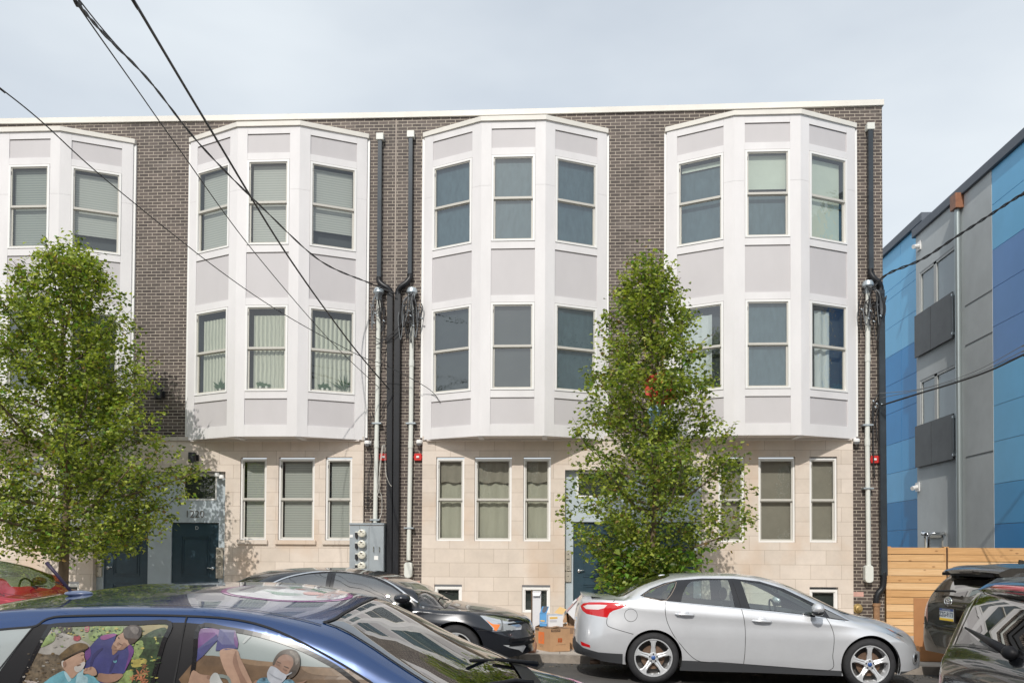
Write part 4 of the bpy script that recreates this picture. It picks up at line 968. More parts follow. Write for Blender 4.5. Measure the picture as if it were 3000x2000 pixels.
# white tall carton behind
Yw_ = 13.5; a = at(1560, 1731, Yw_); b = at(1585, 1731, Yw_); zb_ = sz(a[0])
t = thing('tall_carton', ((a[0]+b[0])/2, Yw_, zb_), 'tall narrow white carton standing behind the orange-printed moving box', 'cardboard box', 'cardboard boxes put out on the sidewalk')
g = MB(); g.m(mat('white card', (.74, .73, .74), .7, noise=.05)).box(a[0], b[0], Yw_, Yw_+.12, zb_, a[1]); g.build('carton', t, bevel=.003)
g = MB(); g.m(M_print).box(a[0]-.02, a[0]-.001, Yw_-.01, Yw_+.12, zb_, a[1]+.02); g.m(mat('white card', (.74, .73, .74))); g.face([(a[0], Yw_-.002, a[1]-.02), (b[0], Yw_-.002, a[1]-.02), (b[0]-.02, Yw_-.04, a[1]-.07), (a[0]+.01, Yw_-.04, a[1]-.07)]); g.m(M_cardd).box(a[0]+.01, b[0]+.003, Yw_-.001, Yw_-.0005, a[1]-.035, a[1]-.018); g.build('side_flap', t)
# the boxes on top of the moving box
ztop = z0+H+.022
def boxq(mb, c, ux, uy, lx, ly, z0_, z1_, m_):
    c = Vector(c); ux = Vector(ux).normalized(); uy = Vector(uy).normalized(); P = [c-ux*lx/2-uy*ly/2, c+ux*lx/2-uy*ly/2, c+ux*lx/2+uy*ly/2, c-ux*lx/2+uy*ly/2]
    mb.m(m_); lo = [Vector((p.x, p.y, z0_)) for p in P]; hi = [Vector((p.x, p.y, z1_)) for p in P]
    for i in range(4): mb.face([lo[i], lo[(i+1) % 4], hi[(i+1) % 4], hi[i]])
    mb.face(lo[::-1]); mb.face(hi); return lo, hi
M_bl = mat('box blue', (.12, .36, .68), .55); M_wbx = mat('white box card', (.78, .78, .79), .6)
c = at(1591, 1812, 13.22)
t = thing('blue_box', (c[0], 13.22, ztop), 'blue printed packet with a torn-out window standing on the moving box', 'carton', 'small cartons on the moving box')
g = MB(); lo, hi = boxq(g, (c[0], 13.24, 0), (1, .1, 0), (-.1, 1, 0), .105, .07, ztop, at(1590, 1795, 13.22)[1], M_bl); g.build('carton', t)
g = MB(); zt2 = hi[0].z; g.m(M_bl); e = (hi[1]-hi[0]); u_ = Vector((.035, .0, .105))
def lp(f, h): return hi[0]+e*f+u_*h+Vector((0, -.004, 0))
g.face([lp(0, 0), lp(1, 0), lp(1, 1), lp(0, 1)]); g.m(mat('torn grey board', (.16, .16, .18), .9)).face([lp(.22, .35)+Vector((0, -.004, 0)), lp(.35, .15)+Vector((0, -.004, 0)), lp(.65, .12)+Vector((0, -.004, 0)), lp(.82, .3)+Vector((0, -.004, 0)), lp(.86, .98)+Vector((0, -.004, 0)), lp(.2, .98)+Vector((0, -.004, 0))])
g.build('lid', t)
g = MB(); g.m(mat('packet yellow', (.8, .5, .1), .6)); f_ = lambda u, v, d=.003: lo[0]+(lo[1]-lo[0]).normalized()*u+Vector((0, -d, v))
g.face([f_(.01, .075), f_(.075, .070), f_(.075, .09), f_(.01, .095)]); g.m(M_wbx).face([f_(.0, .055), f_(.1, .045), f_(.1, .049), f_(.0, .059)]); g.build('print', t)
c = at(1624, 1812, 13.2)
t = thing('white_box', (c[0], 13.2, ztop), 'small white carton with blue top and orange lettering on the moving box', 'carton', 'small cartons on the moving box')
g = MB(); lo, hi = boxq(g, (c[0]+.01, 13.2, 0), (1, .18, 0), (-.18, 1, 0), .225, .12, ztop, at(1624, 1800, 13.2)[1], M_wbx); g.m(M_bl).face([h+Vector((0, 0, .002)) for h in hi]); g.build('carton', t)
g = MB(); e = (lo[1]-lo[0]).normalized(); f_ = lambda u, v, d=.003: lo[0]+e*u+Vector((e.y, -e.x, 0))*d+Vector((0, 0, v)); hh = hi[0].z-lo[0].z
g.m(mat('packet yellow', (.8, .5, .1), .6)); g.face([f_(.02, hh*.68), f_(.14, hh*.70), f_(.14, hh*.86), f_(.02, hh*.84)])
g.m(mat('pale grey print', (.5, .5, .55), .7)); [g.face([f_(.02, hh*q), f_(.13, hh*q), f_(.13, hh*(q+.05)), f_(.02, hh*(q+.05))]) for q in (.42, .52)]; g.build('print', t)
# open boxes behind
c = at(1672, 1850, 13.7); zb_ = sz(c[0])
t = thing('open_carton', (c[0], 13.7, zb_), 'open brown carton with raised flaps between the moving box and the silver car tail', 'cardboard box', 'cardboard boxes put out on the sidewalk')
X0, X1 = at(1628, 1850, 13.5)[0], at(1740, 1850, 13.5)[0]; zt_ = at(1672, 1832, 13.5)[1]
g = MB(); g.m(M_card)
for q in ([(X0, 13.5, zb_), (X1, 13.5, zb_), (X1, 13.5, zt_), (X0, 13.5, zt_)], [(X0, 13.9, zb_), (X1, 13.9, zb_), (X1, 13.9, zt_), (X0, 13.9, zt_)], [(X0, 13.5, zb_), (X0, 13.9, zb_), (X0, 13.9, zt_), (X0, 13.5, zt_)], [(X1, 13.5, zb_), (X1, 13.9, zb_), (X1, 13.9, zt_), (X1, 13.5, zt_)]): g.face(q)
g.m(M_cardd).box(X0+.01, X1-.01, 13.51, 13.89, zb_, zb_+.1); g.m(M_cardd).box(X0+.19, X0+.36, 13.494, 13.499, zb_+.24, zt_-.03); g.build('carton', t)
g = MB(); g.m(mat('tan flap', (.66, .45, .20), .8))
P = [at(a_, b_, 13.62) for a_, b_ in ((1624, 1793), (1640, 1777), (1660, 1785), (1646, 1800))]; g.face([(p[0], 13.62+.1*(i in (1, 2)), p[1]) for i, p in enumerate(P)]); g.build('flap', t)
g = MB()
for pts, m_ in ((((1647, 1822), (1662, 1788), (1664, 1822)), M_card), (((1662, 1790), (1700, 1832), (1665, 1832)), M_cardd), (((1659, 1795), (1665, 1789), (1668, 1830), (1662, 1830)), M_card)):
    g.m(m_); P = [at(a_, b_, 13.55) for a_, b_ in pts]; g.prism([(p[0], p[1]) for p in P], 13.55, 13.556)
g.build('flap', t)
t = thing('panel_box', (at(1690, 1800, 13.3)[0], 13.3, zb_+.4), 'white sided flat carton tilted on its corner behind the silver car tail light', 'cardboard box', 'cardboard boxes put out on the sidewalk')
P = [at(a_, b_, 13.4) for a_, b_ in ((1659, 1789), (1704, 1741), (1746, 1784), (1700, 1832))]
g = MB(); g.m(M_wbx).prism([(p[0], p[1]) for p in P], 13.34, 13.42); g.build('carton', t)
g = MB(); g.m(mat('dusty pink edge', (.55, .35, .33), .7)); P = [at(a_, b_, 13.33) for a_, b_ in ((1658, 1788), (1703, 1739), (1705, 1743), (1661, 1791))]; g.prism([(p[0], p[1]) for p in P], 13.325, 13.338)
g.m(M_wbx); P = [at(a_, b_, 13.33) for a_, b_ in ((1676, 1763), (1688, 1752), (1690, 1757), (1680, 1767))]; g.prism([(p[0], p[1]) for p in P], 13.31, 13.324); g.build('edge_tape', t)
# pinkish bag behind the bumper of the black car
c = at(1561, 1903, 12.85); g = MB(); g.m(mat('terracotta bag', (.42, .22, .15), .7, noise=.2)).lathe([(0, .13), (.06, .12), (.09, .05), (.085, -.04), (.07, -.075), (0, -.08)], (c[0]-.03, 12.85, sz(c[0])+.08), 'z', 14)
tag(g.build('small_bag', None, smooth=True), 'small terracotta coloured bag on the kerb in front of the black car', 'bag')

# ================================================================ overhead cables
def wire(label, pts, r, cat='cable', name='overhead_cable', n=24, sag=0.0, twist=0, mt=None):
    """pts: two or more (px, py, depth) the cable passes through"""
    P = []
    for (a, b, Y) in pts: q = at(a, b, Y); P.append((q[0], Y, q[1]))
    off = lambda p: p[0] < 0 or p[0] > 3000 or p[1] < 0
    if off(pts[0]):
        d_ = (Vector(P[0])-Vector(P[1])).normalized(); P.insert(0, tuple(Vector(P[0])+d_*5+Vector((0, 0, .15))))
    if off(pts[-1]):
        d_ = (Vector(P[-1])-Vector(P[-2])).normalized(); P.append(tuple(Vector(P[-1])+d_*6+Vector((0, 0, .2))))
    sm = smooth_poly(P, 12, closed=False) if len(P) > 2 else catenary(P[0], P[1], sag, n)
    g = MB(); g.m(mt or M_wire)
    if twist:
        for ph in range(2):
            q = []
            for i, p in enumerate(sm):
                a = i*twist+ph*math.pi; q.append((p[0], p[1]+r*1.3*math.cos(a), p[2]+r*1.3*math.sin(a)))
            g.tube(q, r, 6)
    else: g.tube(sm, r, 7)
    base = Vector(sm[-1]); o = g.build(name, None, smooth=True); o.data.transform(Matrix.Translation(-base)); o.location = base
    tag(o, label, cat, 'overhead cables strung to the brick houses')
wire('thickest black overhead cable dropping steeply from the top edge to the black downpipes', [(340, -80, 6.6), (390, 0, 6.9), (600, 352, 9.3), (840, 745, 13.), (1025, 1003, 16.), (1140, 1140, 17.5)], .0135)
wire('twisted overhead cable sagging from the top left to the hooded conduit head above the meters', [(170, -80, 6.2), (222, 0, 6.6), (300, 95, 7.4), (440, 240, 8.9), (590, 428, 10.7), (770, 610, 13.), (940, 765, 15.8), (1080, 828, 17.4), (1160, 860, 17.55)], .0082, twist=.9)
wire('thin overhead wire crossing the second bay down to the white conduit over the meter cabinet', [(190, -60, 6.4), (228, 15, 6.8), (400, 260, 8.6), (520, 430, 10), (730, 720, 12.8), (960, 990, 15.7), (1110, 1135, 17.5)], .0065)
wire('thin twin overhead wire running beside the twisted cable at the top left', [(180, -78, 6.3), (232, 0, 6.7), (330, 120, 7.7), (450, 250, 8.95)], .006)
wire('medium overhead wire coming in at the left edge and crossing to the third bay', [(-80, 195, 7.6), (0, 258, 8.), (120, 355, 8.8), (320, 535, 10.5), (640, 790, 13.3), (840, 925, 15.2), (1050, 1040, 16.9), (1130, 1070, 17.3), (1252, 1136, 17.5), (1290, 1178, 17.5)], .007)
wire('twisted cable rising from the right corner conduit head to the right edge', [(2548, 852, 17.5), (2600, 803, 17.3), (2700, 760, 16.8), (2800, 695, 16.2), (2900, 630, 15.6), (3000, 565, 15.), (3080, 515, 14.5)], .013, twist=.8)
wire('thick black cable from the right corner splice to the right edge, under the twisted one', [(2585, 1186, 17.5), (2700, 1150, 16.6), (2800, 1120, 15.9), (2900, 1085, 15.3), (3000, 1038, 14.6), (3080, 1000, 14)], .017)
wire('upper of two thin wires from the right corner splice to the right edge', [(2576, 1152, 17.5), (2700, 1138, 16.6), (2850, 1090, 15.6), (3000, 1010, 14.6), (3080, 965, 14.1)], .006, mt=M_wireg)
wire('lower of two thin wires from the right corner splice to the right edge', [(2580, 1165, 17.5), (2700, 1140, 16.5), (2850, 1098, 15.5), (3000, 1026, 14.5), (3080, 985, 14)], .006, mt=M_wireg)

# flag behind the right tree
t = thing('hanging_flag', (ax(1930, 14.7), 14.7, az(1250, 14.7)), 'torn red and light blue cloth caught high in the crown of the right tree', 'flag')
Yf_ = 14.82
def fl(pts, m_, nm):
    g = MB(); g.m(m_); P = [at(a_, b_, Yf_) for a_, b_ in smooth_poly(pts, 3)]
    cxx = sum(p[0] for p in P)/len(P); czz = sum(p[1] for p in P)/len(P)
    for i in range(len(P)):
        p, q_ = P[i], P[(i+1) % len(P)]; g.face([(p[0], Yf_+.03*math.sin(p[0]*20), p[1]), (q_[0], Yf_+.03*math.sin(q_[0]*20), q_[1]), (cxx, Yf_, czz)])
    g.build(nm, t)
fl([(1895, 1110), (1925, 1090), (1955, 1100), (1978, 1140), (1970, 1175), (1935, 1185), (1900, 1170), (1888, 1140)], mat('flag red', (.62, .05, .04), .6), 'red_cloth')
fl([(1900, 1192), (1945, 1192), (1948, 1250), (1925, 1262), (1902, 1240)], mat('flag light blue', (.40, .58, .82), .6), 'blue_cloth')
g = MB(); g.m(mat('yellow streamer', (.50, .40, .10), .6)); rr = random.Random(2)
for px in (1890, 1942, 1951):
    for py in range(980, 1090, 9) if px < 1948 else range(1265, 1330, 9):
        p = at(px+rr.uniform(-2, 2), py, Yf_-.05); g.box(p[0]-.009, p[0]+.009, Yf_-.06, Yf_-.05, p[1]-.016, p[1]+.016)
g.build('streamer', t)

# ================================================================ street trees
def leafmat(name, c, c2, tr=.42):
    m = bpy.data.materials.new(name); m.use_nodes = True; n = m.node_tree; n.nodes.clear()
    g = N(n, 'ShaderNodeNewGeometry'); w = N(n, 'ShaderNodeTexWhiteNoise'); mxx = N(n, 'ShaderNodeMix', data_type='RGBA')
    mxx.inputs[6].default_value = (*c, 1); mxx.inputs[7].default_value = (*c2, 1); n.links.new(g.outputs['Random Per Island'], mxx.inputs[0])
    d = N(n, 'ShaderNodeBsdfPrincipled'); d.inputs['Roughness'].default_value = .42; d.inputs['Specular IOR Level'].default_value = .45; t = N(n, 'ShaderNodeBsdfTranslucent'); mx = N(n, 'ShaderNodeMixShader'); mx.inputs[0].default_value = tr
    mul = N(n, 'ShaderNodeVectorMath', operation='MULTIPLY'); mul.inputs[1].default_value = (1.4, 1.5, .55); n.links.new(mxx.outputs[2], mul.inputs[0])
    n.links.new(mxx.outputs[2], d.inputs['Base Color']); n.links.new(mul.outputs[0], t.inputs[0])
    n.links.new(d.outputs[0], mx.inputs[1]); n.links.new(t.outputs[0], mx.inputs[2]); o = N(n, 'ShaderNodeOutputMaterial'); n.links.new(mx.outputs[0], o.inputs[0]); return m
L1 = leafmat('leaf olive', (.285, .35, .065), (.17, .23, .045)); L2 = leafmat('leaf yellow green', (.47, .51, .11), (.34, .39, .07)); L3 = leafmat('leaf deep', (.07, .105, .035), (.12, .15, .05)); L4 = leafmat('leaf fresh', (.22, .40, .07), (.15, .31, .05)); L5 = leafmat('leaf brown', (.30, .20, .08), (.22, .15, .055))
M_bark = mat('pear bark', (.17, .125, .085), .9, noise=.3, nscale=9, bump=.9, bscale=30, stretch=(1, 1, .25))
def leaf(mb, p, s, r, mt):
    # folded pointed leaf
    a = r.uniform(0, 2*math.pi); el = r.uniform(-1.0, .35)
    d = np.array([math.cos(a)*math.cos(el), math.sin(a)*math.cos(el), math.sin(el)])
    u = np.cross(d, [0, 0, 1]); u /= np.linalg.norm(u)+1e-9; w = np.cross(u, d); tl_ = r.uniform(-.9, .9); u2 = u*math.cos(tl_)+w*math.sin(tl_); w2 = np.cross(u2, d)
    mb.m(mt); W_2 = s*.41; f = w2*s*.14
    b = np.array(p); tip = b+d*s
    m1, m2 = b+d*s*.38+u2*W_2+f, b+d*s*.38-u2*W_2+f
    mb.face([b, m1, tip]); mb.face([b, tip, m2])
def tree(label, px, Y, base_z, trunk_top, env, nl, seed, trunk_r, lean=0, extra=None, low=.48):
    """env: list of (py, left px, right px) silhouettes read from the photograph at depth Y"""
    r = random.Random(seed); bx = ax(px, Y, 1650)
    t = thing('street_tree', (bx, Y, base_z), label, 'tree', 'young street trees on the sidewalk')
    E = []
    for (py, l, rt) in env: E.append((az(py, Y, px), ax(l, Y, py), ax(rt, Y, py)))
    E.sort(); ez = [e[0] for e in E]; eL = [e[1] for e in E]; eR = [e[2] for e in E]
    cxf = lambda z: (np.interp(z, ez, eL)+np.interp(z, ez, eR))/2; hw = lambda z: (np.interp(z, ez, eR)-np.interp(z, ez, eL))/2
    ph = [r.uniform(0, 6.28) for _ in range(8)]
    def lump(z, a): return .84+.14*math.sin(3.1*z+2*a+ph[0])+.10*math.sin(6.7*z-3*a+ph[1])+.07*math.sin(12.3*z+a+ph[2])+.06*math.sin(5*a+ph[3])
    ztop = ez[-1]; zlow = ez[0]
    wd = MB(); wd.m(M_bark)
    tp = []
    for k in range(14):
        f = k/13; z = base_z-.05+(ztop-.25-base_z)*f; x = bx+(cxf(max(z, zlow))-bx)*min(1, max(0, (z-zlow)/(ztop-zlow)))*.9+.03*math.sin(5*f+seed); tp.append((x, Y+.05*math.sin(4*f+seed), z))
    wd.tube(tp, [trunk_r*(1-.93*(k/13)**.8)+.004 for k in range(14)], 10)
    tx = lambda z: (np.interp(z, [p[2] for p in tp], [p[0] for p in tp]), np.interp(z, [p[2] for p in tp], [p[1] for p in tp]))
    nodes = []
    nb = 52
    for k in range(nb):
        f = (k+.5)/nb; z0_ = zlow+.05+(ztop-zlow-.5)*f**1.05
        if trunk_top and z0_ < trunk_top: z0_ = trunk_top+r.uniform(0, .4)
        a = k*2.399+r.uniform(-.3, .3); rise = r.uniform(.35, .8)*(1.0+.6*f)*(.35+.65*min(1, f/.35))
        x0_, y0_ = tx(z0_); 
        # reach until the silhouette
        L = .3
        for it in range(40):
            L += .06; zz_ = z0_+L*rise; 
            if zz_ > ztop: break
            c_ = cxf(zz_); w_ = hw(zz_); xe = x0_+L*math.cos(a); ye = L*math.sin(a)
            if ((xe-c_)/max(w_, .05))**2+(ye/max(w_*.85, .05))**2 > (1.12*lump(zz_, a))**2: break
        L *= r.uniform(.82, 1.04)
        pts = []
        m_ = 7
        for i in range(m_+1):
            s = i/m_; cu = s+.25*s*(1-s)
            pts.append((x0_+L*cu*math.cos(a)+r.gauss(0, .015), y0_+L*cu*math.sin(a)+r.gauss(0, .015), z0_+L*rise*(s**1.35)))
        br = max(.010, trunk_r*.36*(1-f*.75)); wd.tube(pts, [br*(1-.85*i/m_)+.003 for i in range(m_+1)], 6)
        for i in range(1, m_+1): nodes.append((pts[i], .10+.15*(1-i/m_)))
        for q in range(r.randint(5, 8)):
            i = r.randint(2, m_); p0 = Vector(pts[i]); dd = Vector((math.cos(a+r.uniform(-1.5, 1.5)), math.sin(a+r.uniform(-1.5, 1.5)), r.uniform(.3, 1.2))).normalized(); l = r.uniform(.18, .55)*(1-.3*f)
            p1 = p0+dd*l; wd.tube([p0, p0+dd*l*.5+Vector((0, 0, .02)), p1], [.007, .005, .003], 4); nodes.append((tuple(p0+dd*l*.55), .11)); nodes.append((tuple(p1), .10)); nodes.append((tuple(p0+dd*l*.8), .10))
    shoots = []
    for k in range(60):
        z = zlow+(ztop-zlow)*(r.random()**.8)*.97; c_, w_ = cxf(z), hw(z); a = r.uniform(0, 6.28); s0 = Vector((c_+w_*.72*math.cos(a), Y+w_*.62*math.sin(a), z))
        dd = Vector((math.cos(a)*r.uniform(.25, 1), math.sin(a)*.6, r.uniform(.5, 1.5))).normalized(); l = r.uniform(.3, .62)*(1-.35*(z-zlow)/(ztop-zlow))
        wd.tube([s0, s0+dd*l*.5, s0+dd*l+Vector((0, 0, .03))], [.007, .005, .003], 4); shoots.append((s0, dd, l))
    o = wd.build('trunk', t, smooth=True)
    # keep clumps inside the silhouette, thin some of them for gaps
    lf = MB(); good = []
    for (p, sp_) in nodes:
        z = p[2]
        if z < zlow-.1 or z > ztop: continue
        c_, w_ = cxf(z), hw(z)+.02
        if abs(p[0]-c_) < w_ and abs(p[1]-Y) < w_+.1: good.append((p, sp_, r.uniform(.45, 1.5), r.random()))
    # fill volume with small sprays so the crown has mass
    for k in range(int(len(good)*low)):
        z = zlow+(ztop-zlow)*r.random()**1.7; c_, w_ = cxf(z), hw(z); a = r.uniform(0, 6.28); rad = w_*math.sqrt(r.random())*.85
        good.append(((c_+rad*math.cos(a), Y+rad*.85*math.sin(a), z), .13, r.uniform(.3, 1.1), r.random()))
    # outward tufts along the edge
    for k in range(210):
        z = zlow+(ztop-zlow)*r.random(); c_, w_ = cxf(z), hw(z); s = r.choice((-1, 1)); good.append(((c_+s*w_*r.uniform(.78, 1.05), Y+r.uniform(-.3, .3), z), .075, .55, r.random()))
    tot = sum(g_[2] for g_ in good)
    for (p, sp_, wgt, tone) in good:
        nn = int(nl*wgt/tot*(1.12-.62*max(0, (p[2]-zlow)/(ztop-zlow)-.45)/.55)+r.random())
        for q in range(nn):
            pp = (p[0]+r.gauss(0, sp_), p[1]+r.gauss(0, sp_), p[2]+r.gauss(0, sp_*.85))
            v = r.random()
            mt = L2 if v < (.42 if tone > .6 else .2) else (L3 if v > (.55 if tone < .35 else .86) else (L5 if v > .80 else L1))
            if r.random() < .04: mt = L4
            leaf(lf, pp, r.uniform(.055, .098), r, mt)
    for (s0, dd, l) in shoots:
        for q in range(int(l*85)):
            f_ = r.random(); pp = s0+dd*l*f_+Vector((r.gauss(0, .028), r.gauss(0, .028), r.gauss(0, .028))); leaf(lf, tuple(pp), r.uniform(.05, .085), r, L2 if r.random() < .5 else L1)
    if extra: extra(lf, r, wd)
    c = lf.build('crown', t, weld=False)
    return t
YT1 = 15.2; YT2 = 15.0
tree('leafy pear tree at the left edge, its trunk showing above the blue car roof', 192, YT1, street_z(-9)+.11, az(1640, YT1), [(712, 185, 225), (735, 165, 255), (790, 60, 290), (830, 35, 325), (880, 15, 360), (920, -30, 375), (1000, -70, 385), (1060, -90, 410), (1130, -110, 430), (1180, -120, 440), (1240, -130, 470), (1310, -150, 515), (1400, -160, 540), (1480, -150, 535), (1540, -120, 490), (1585, -60, 445), (1608, 30, 400)], 39000, 5, .105, low=.72)
def vine(lf, r, wd):
    # larger bright leaves at the foot of the crown
    for k in range(620):
        px = r.gauss(1900, 95); py = r.uniform(1600, 1750)
        if px < 1735 or px > 2095 or (py > 1690 and (px < 1740 or px > 2010)): continue
        Yk = YT2+r.uniform(-.55, .45); q = at(px, py, Yk); leaf(lf, (q[0], Yk, q[1]), r.uniform(.10, .16), r, L4 if r.random() < .7 else L1)
tree('dense conical pear tree before the right-hand entry, just behind the silver car', 1915, YT2, street_z(1.5)+.11, 0, [(748, 1882, 1902), (775, 1862, 1925), (805, 1850, 1955), (860, 1815, 2000), (930, 1780, 2015), (1000, 1765, 2035), (1060, 1735, 2070), (1130, 1712, 2085), (1180, 1705, 2070), (1230, 1700, 2075), (1280, 1680, 2150), (1340, 1690, 2180), (1400, 1680, 2195), (1450, 1645, 2205), (1510, 1650, 2190), (1560, 1670, 2150), (1600, 1700, 2080), (1650, 1740, 2010), (1720, 1770, 1960)], 24000, 11, .07, extra=vine)

# ================================================================ houses across the street, behind the camera (they show in paint and glass)
opp = thing('row_house', (0, -7.5, 0), 'low brick row house across the street, mirrored in the car paint and windows', 'building')
g = MB(); g.m(mat('tawny brick', (.26, .17, .13), .85, noise=.2, nscale=3, world_pos=True)); hz = 7.4
hh = [(x, x+1.0, z, z+1.6) for x in np.arange(-15.2, 15, 2.6) for z in (1.1, 4.4)]
def wallb(mb, Y, x0, x1, z0, z1, holes):
    xs = sorted(set([x0, x1]+[h[0] for h in holes]+[h[1] for h in holes])); zs = sorted(set([z0, z1]+[h[2] for h in holes]+[h[3] for h in holes]))
    for i in range(len(xs)-1):
        for j_ in range(len(zs)-1):
            c_ = ((xs[i]+xs[i+1])/2, (zs[j_]+zs[j_+1])/2)
            if not any(h[0] < c_[0] < h[1] and h[2] < c_[1] < h[3] for h in holes): mb.face([(xs[i+1], Y, zs[j_]), (xs[i], Y, zs[j_]), (xs[i], Y, zs[j_+1]), (xs[i+1], Y, zs[j_+1])])
wallb(g, -7.5, -17, 17, -.3, hz, hh); g.face([(-17, -7.5, -.3), (-17, -14, -.3), (-17, -14, hz), (-17, -7.5, hz)]); g.face([(17, -7.5, -.3), (17, -14, -.3), (17, -14, hz), (17, -7.5, hz)]); g.face([(-17, -14, -.3), (17, -14, -.3), (17, -14, hz), (-17, -14, hz)]); g.build('wall', opp)
g = MB(); g.m(M_cap).box(-17.2, 17.2, -7.5, -7.2, hz-.35, hz+.1).box(-17.2, 17.2, -14.2, -7.5, hz, hz+.1); g.build('cornice', opp)
for h in hh:
    g = MB(); g.m(M_vinyl).box(h[0], h[1], -7.56, -7.5, h[2], h[2]+.06).box(h[0], h[1], -7.56, -7.5, h[3]-.06, h[3]).box(h[0], h[0]+.06, -7.56, -7.5, h[2], h[3]).box(h[1]-.06, h[1], -7.56, -7.5, h[2], h[3]).box(h[0], h[1], -7.56, -7.5, (h[2]+h[3])/2-.03, (h[2]+h[3])/2+.03); g.m(M_room).box(h[0], h[1], -7.7, -7.6, h[2], h[3]); w = g.build('window', opp)
    g = MB(); g.m(M_pane).face([(h[1], -7.54, h[2]), (h[0], -7.54, h[2]), (h[0], -7.54, h[3]), (h[1], -7.54, h[3])]); g.build('pane', w)
# ================================================================ vehicles
def paint(name, c, metal=.55, rough=.32, coat=1.0, flake=.05):
    return mat(name, c, rough, metal=metal, coat=coat, noise=flake, nscale=2.0)
M_tyre = mat('tyre rubber', (.028, .028, .03), .8, noise=.3, nscale=12, bump=.25, bscale=60)
M_alloy = mat('silver alloy', (.66, .67, .68), .35, metal=.35)
M_rimd = mat('dark rim metal', (.10, .095, .09), .6, metal=.4)  # dark metal of the disc behind the spokes
M_rust = mat('brake disc', (.20, .13, .09), .6, metal=.5, noise=.3)
M_well = mat('wheel well felt', (.012, .012, .013), .95)
M_trim = mat('gloss black trim', (.012, .012, .014), .18, coat=.5)
M_trimd = mat('matt black trim', (.010, .010, .012), .5, spec=.25)
M_seamk = mat('panel gap', (.015, .015, .017), .8)
M_cloth = mat('seat cloth', (.20, .205, .20), .9)
M_tan = mat('tan seat', (.34, .27, .17), .9)
M_dash = mat('dashboard', (.03, .035, .035), .7)
M_cglass = glassmat('car glass green tint', tint=(.84, .94, .92), ior=1.5, wav=.02, wscale=2, boost=.15)
M_cdark = glassmat('car glass dark', tint=(.16, .19, .19), ior=1.6, wav=.03, wscale=2, boost=.22)
M_wshield = glassmat('windscreen glass', tint=(.40, .50, .46), ior=1.6, wav=.10, wscale=1.2, boost=.32)
M_tred = mat('tail lamp red', (.60, .012, .015), .12, coat=1)
M_tclear = mat('tail lamp clear', (.80, .72, .70), .1, coat=1, metal=.1)
M_amber = mat('lamp amber', (.85, .22, .03), .15, coat=1)
M_head = mat('headlamp reflector', (.72, .73, .74), .12, metal=.8, coat=1)
M_headd = mat('headlamp housing', (.10, .105, .11), .2, coat=1)
M_plastic = mat('grey bumper plastic', (.05, .052, .056), .55)

def pchip_t(V, t):
    """V: (K,N) knots at t=0..K-1 ; t: (N,) -> monotone cubic value"""
    d = np.diff(V, axis=0); K = V.shape[0]; m = np.zeros_like(V)
    for k in range(1, K-1):
        p = d[k-1]*d[k]; s = d[k-1]+d[k]
        m[k] = np.where(p > 0, 2*p/np.where(np.abs(s) < 1e-9, 1e-9, s), 0)
    m[0] = d[0]; m[-1] = 0 if True else d[-1]
    i = np.clip(t.astype(int), 0, K-2); f = t-i; n = np.arange(len(t))
    a, b, ma, mb_ = V[i, n], V[i+1, n], m[i, n], m[i+1, n]
    return (2*f**3-3*f**2+1)*a+(f**3-2*f**2+f)*ma+(-2*f**3+3*f**2)*b+(f**3-f**2)*mb_
def pch(pts):
    pts = sorted(pts); X = np.array([p[0] for p in pts]); Yv = np.array([p[1] for p in pts])
    h = np.diff(X); d = np.diff(Yv)/h; m = np.zeros_like(Yv)
    for k in range(1, len(X)-1):
        if d[k-1]*d[k] > 0: w1_, w2_ = 2*h[k]+h[k-1], h[k]+2*h[k-1]; m[k] = (w1_+w2_)/(w1_/d[k-1]+w2_/d[k])
    m[0] = d[0]; m[-1] = d[-1]
    def f(x):
        x = np.clip(np.asarray(x, float), X[0], X[-1]); i = np.clip(np.searchsorted(X, x)-1, 0, len(X)-2); t = (x-X[i])/h[i]
        return (2*t**3-3*t**2+1)*Yv[i]+(t**3-2*t**2+t)*h[i]*m[i]+(-2*t**3+3*t**2)*Yv[i+1]+(t**3-t**2)*h[i]*m[i+1]
    return f
class Frame:
    def __init__(s, x, y, z, rx=0, rz=0): s.loc = np.array([x, y, z]); s.rx, s.rz = rx, rz; s.M = np.array((Matrix.Rotation(rz, 3, 'Z') @ Matrix.Rotation(rx, 3, 'X')))
    def tr(s, px, py, yl):
        d = RV*(px-PX_)/F_ - UV*(py-PY_)/F_ + W_; o = np.array([0, 0, HC])-s.loc
        dl, ol = s.M.T @ d, s.M.T @ o; t = (yl-ol[1])/dl[1]; p = ol+dl*t; return float(p[0]), float(p[2])
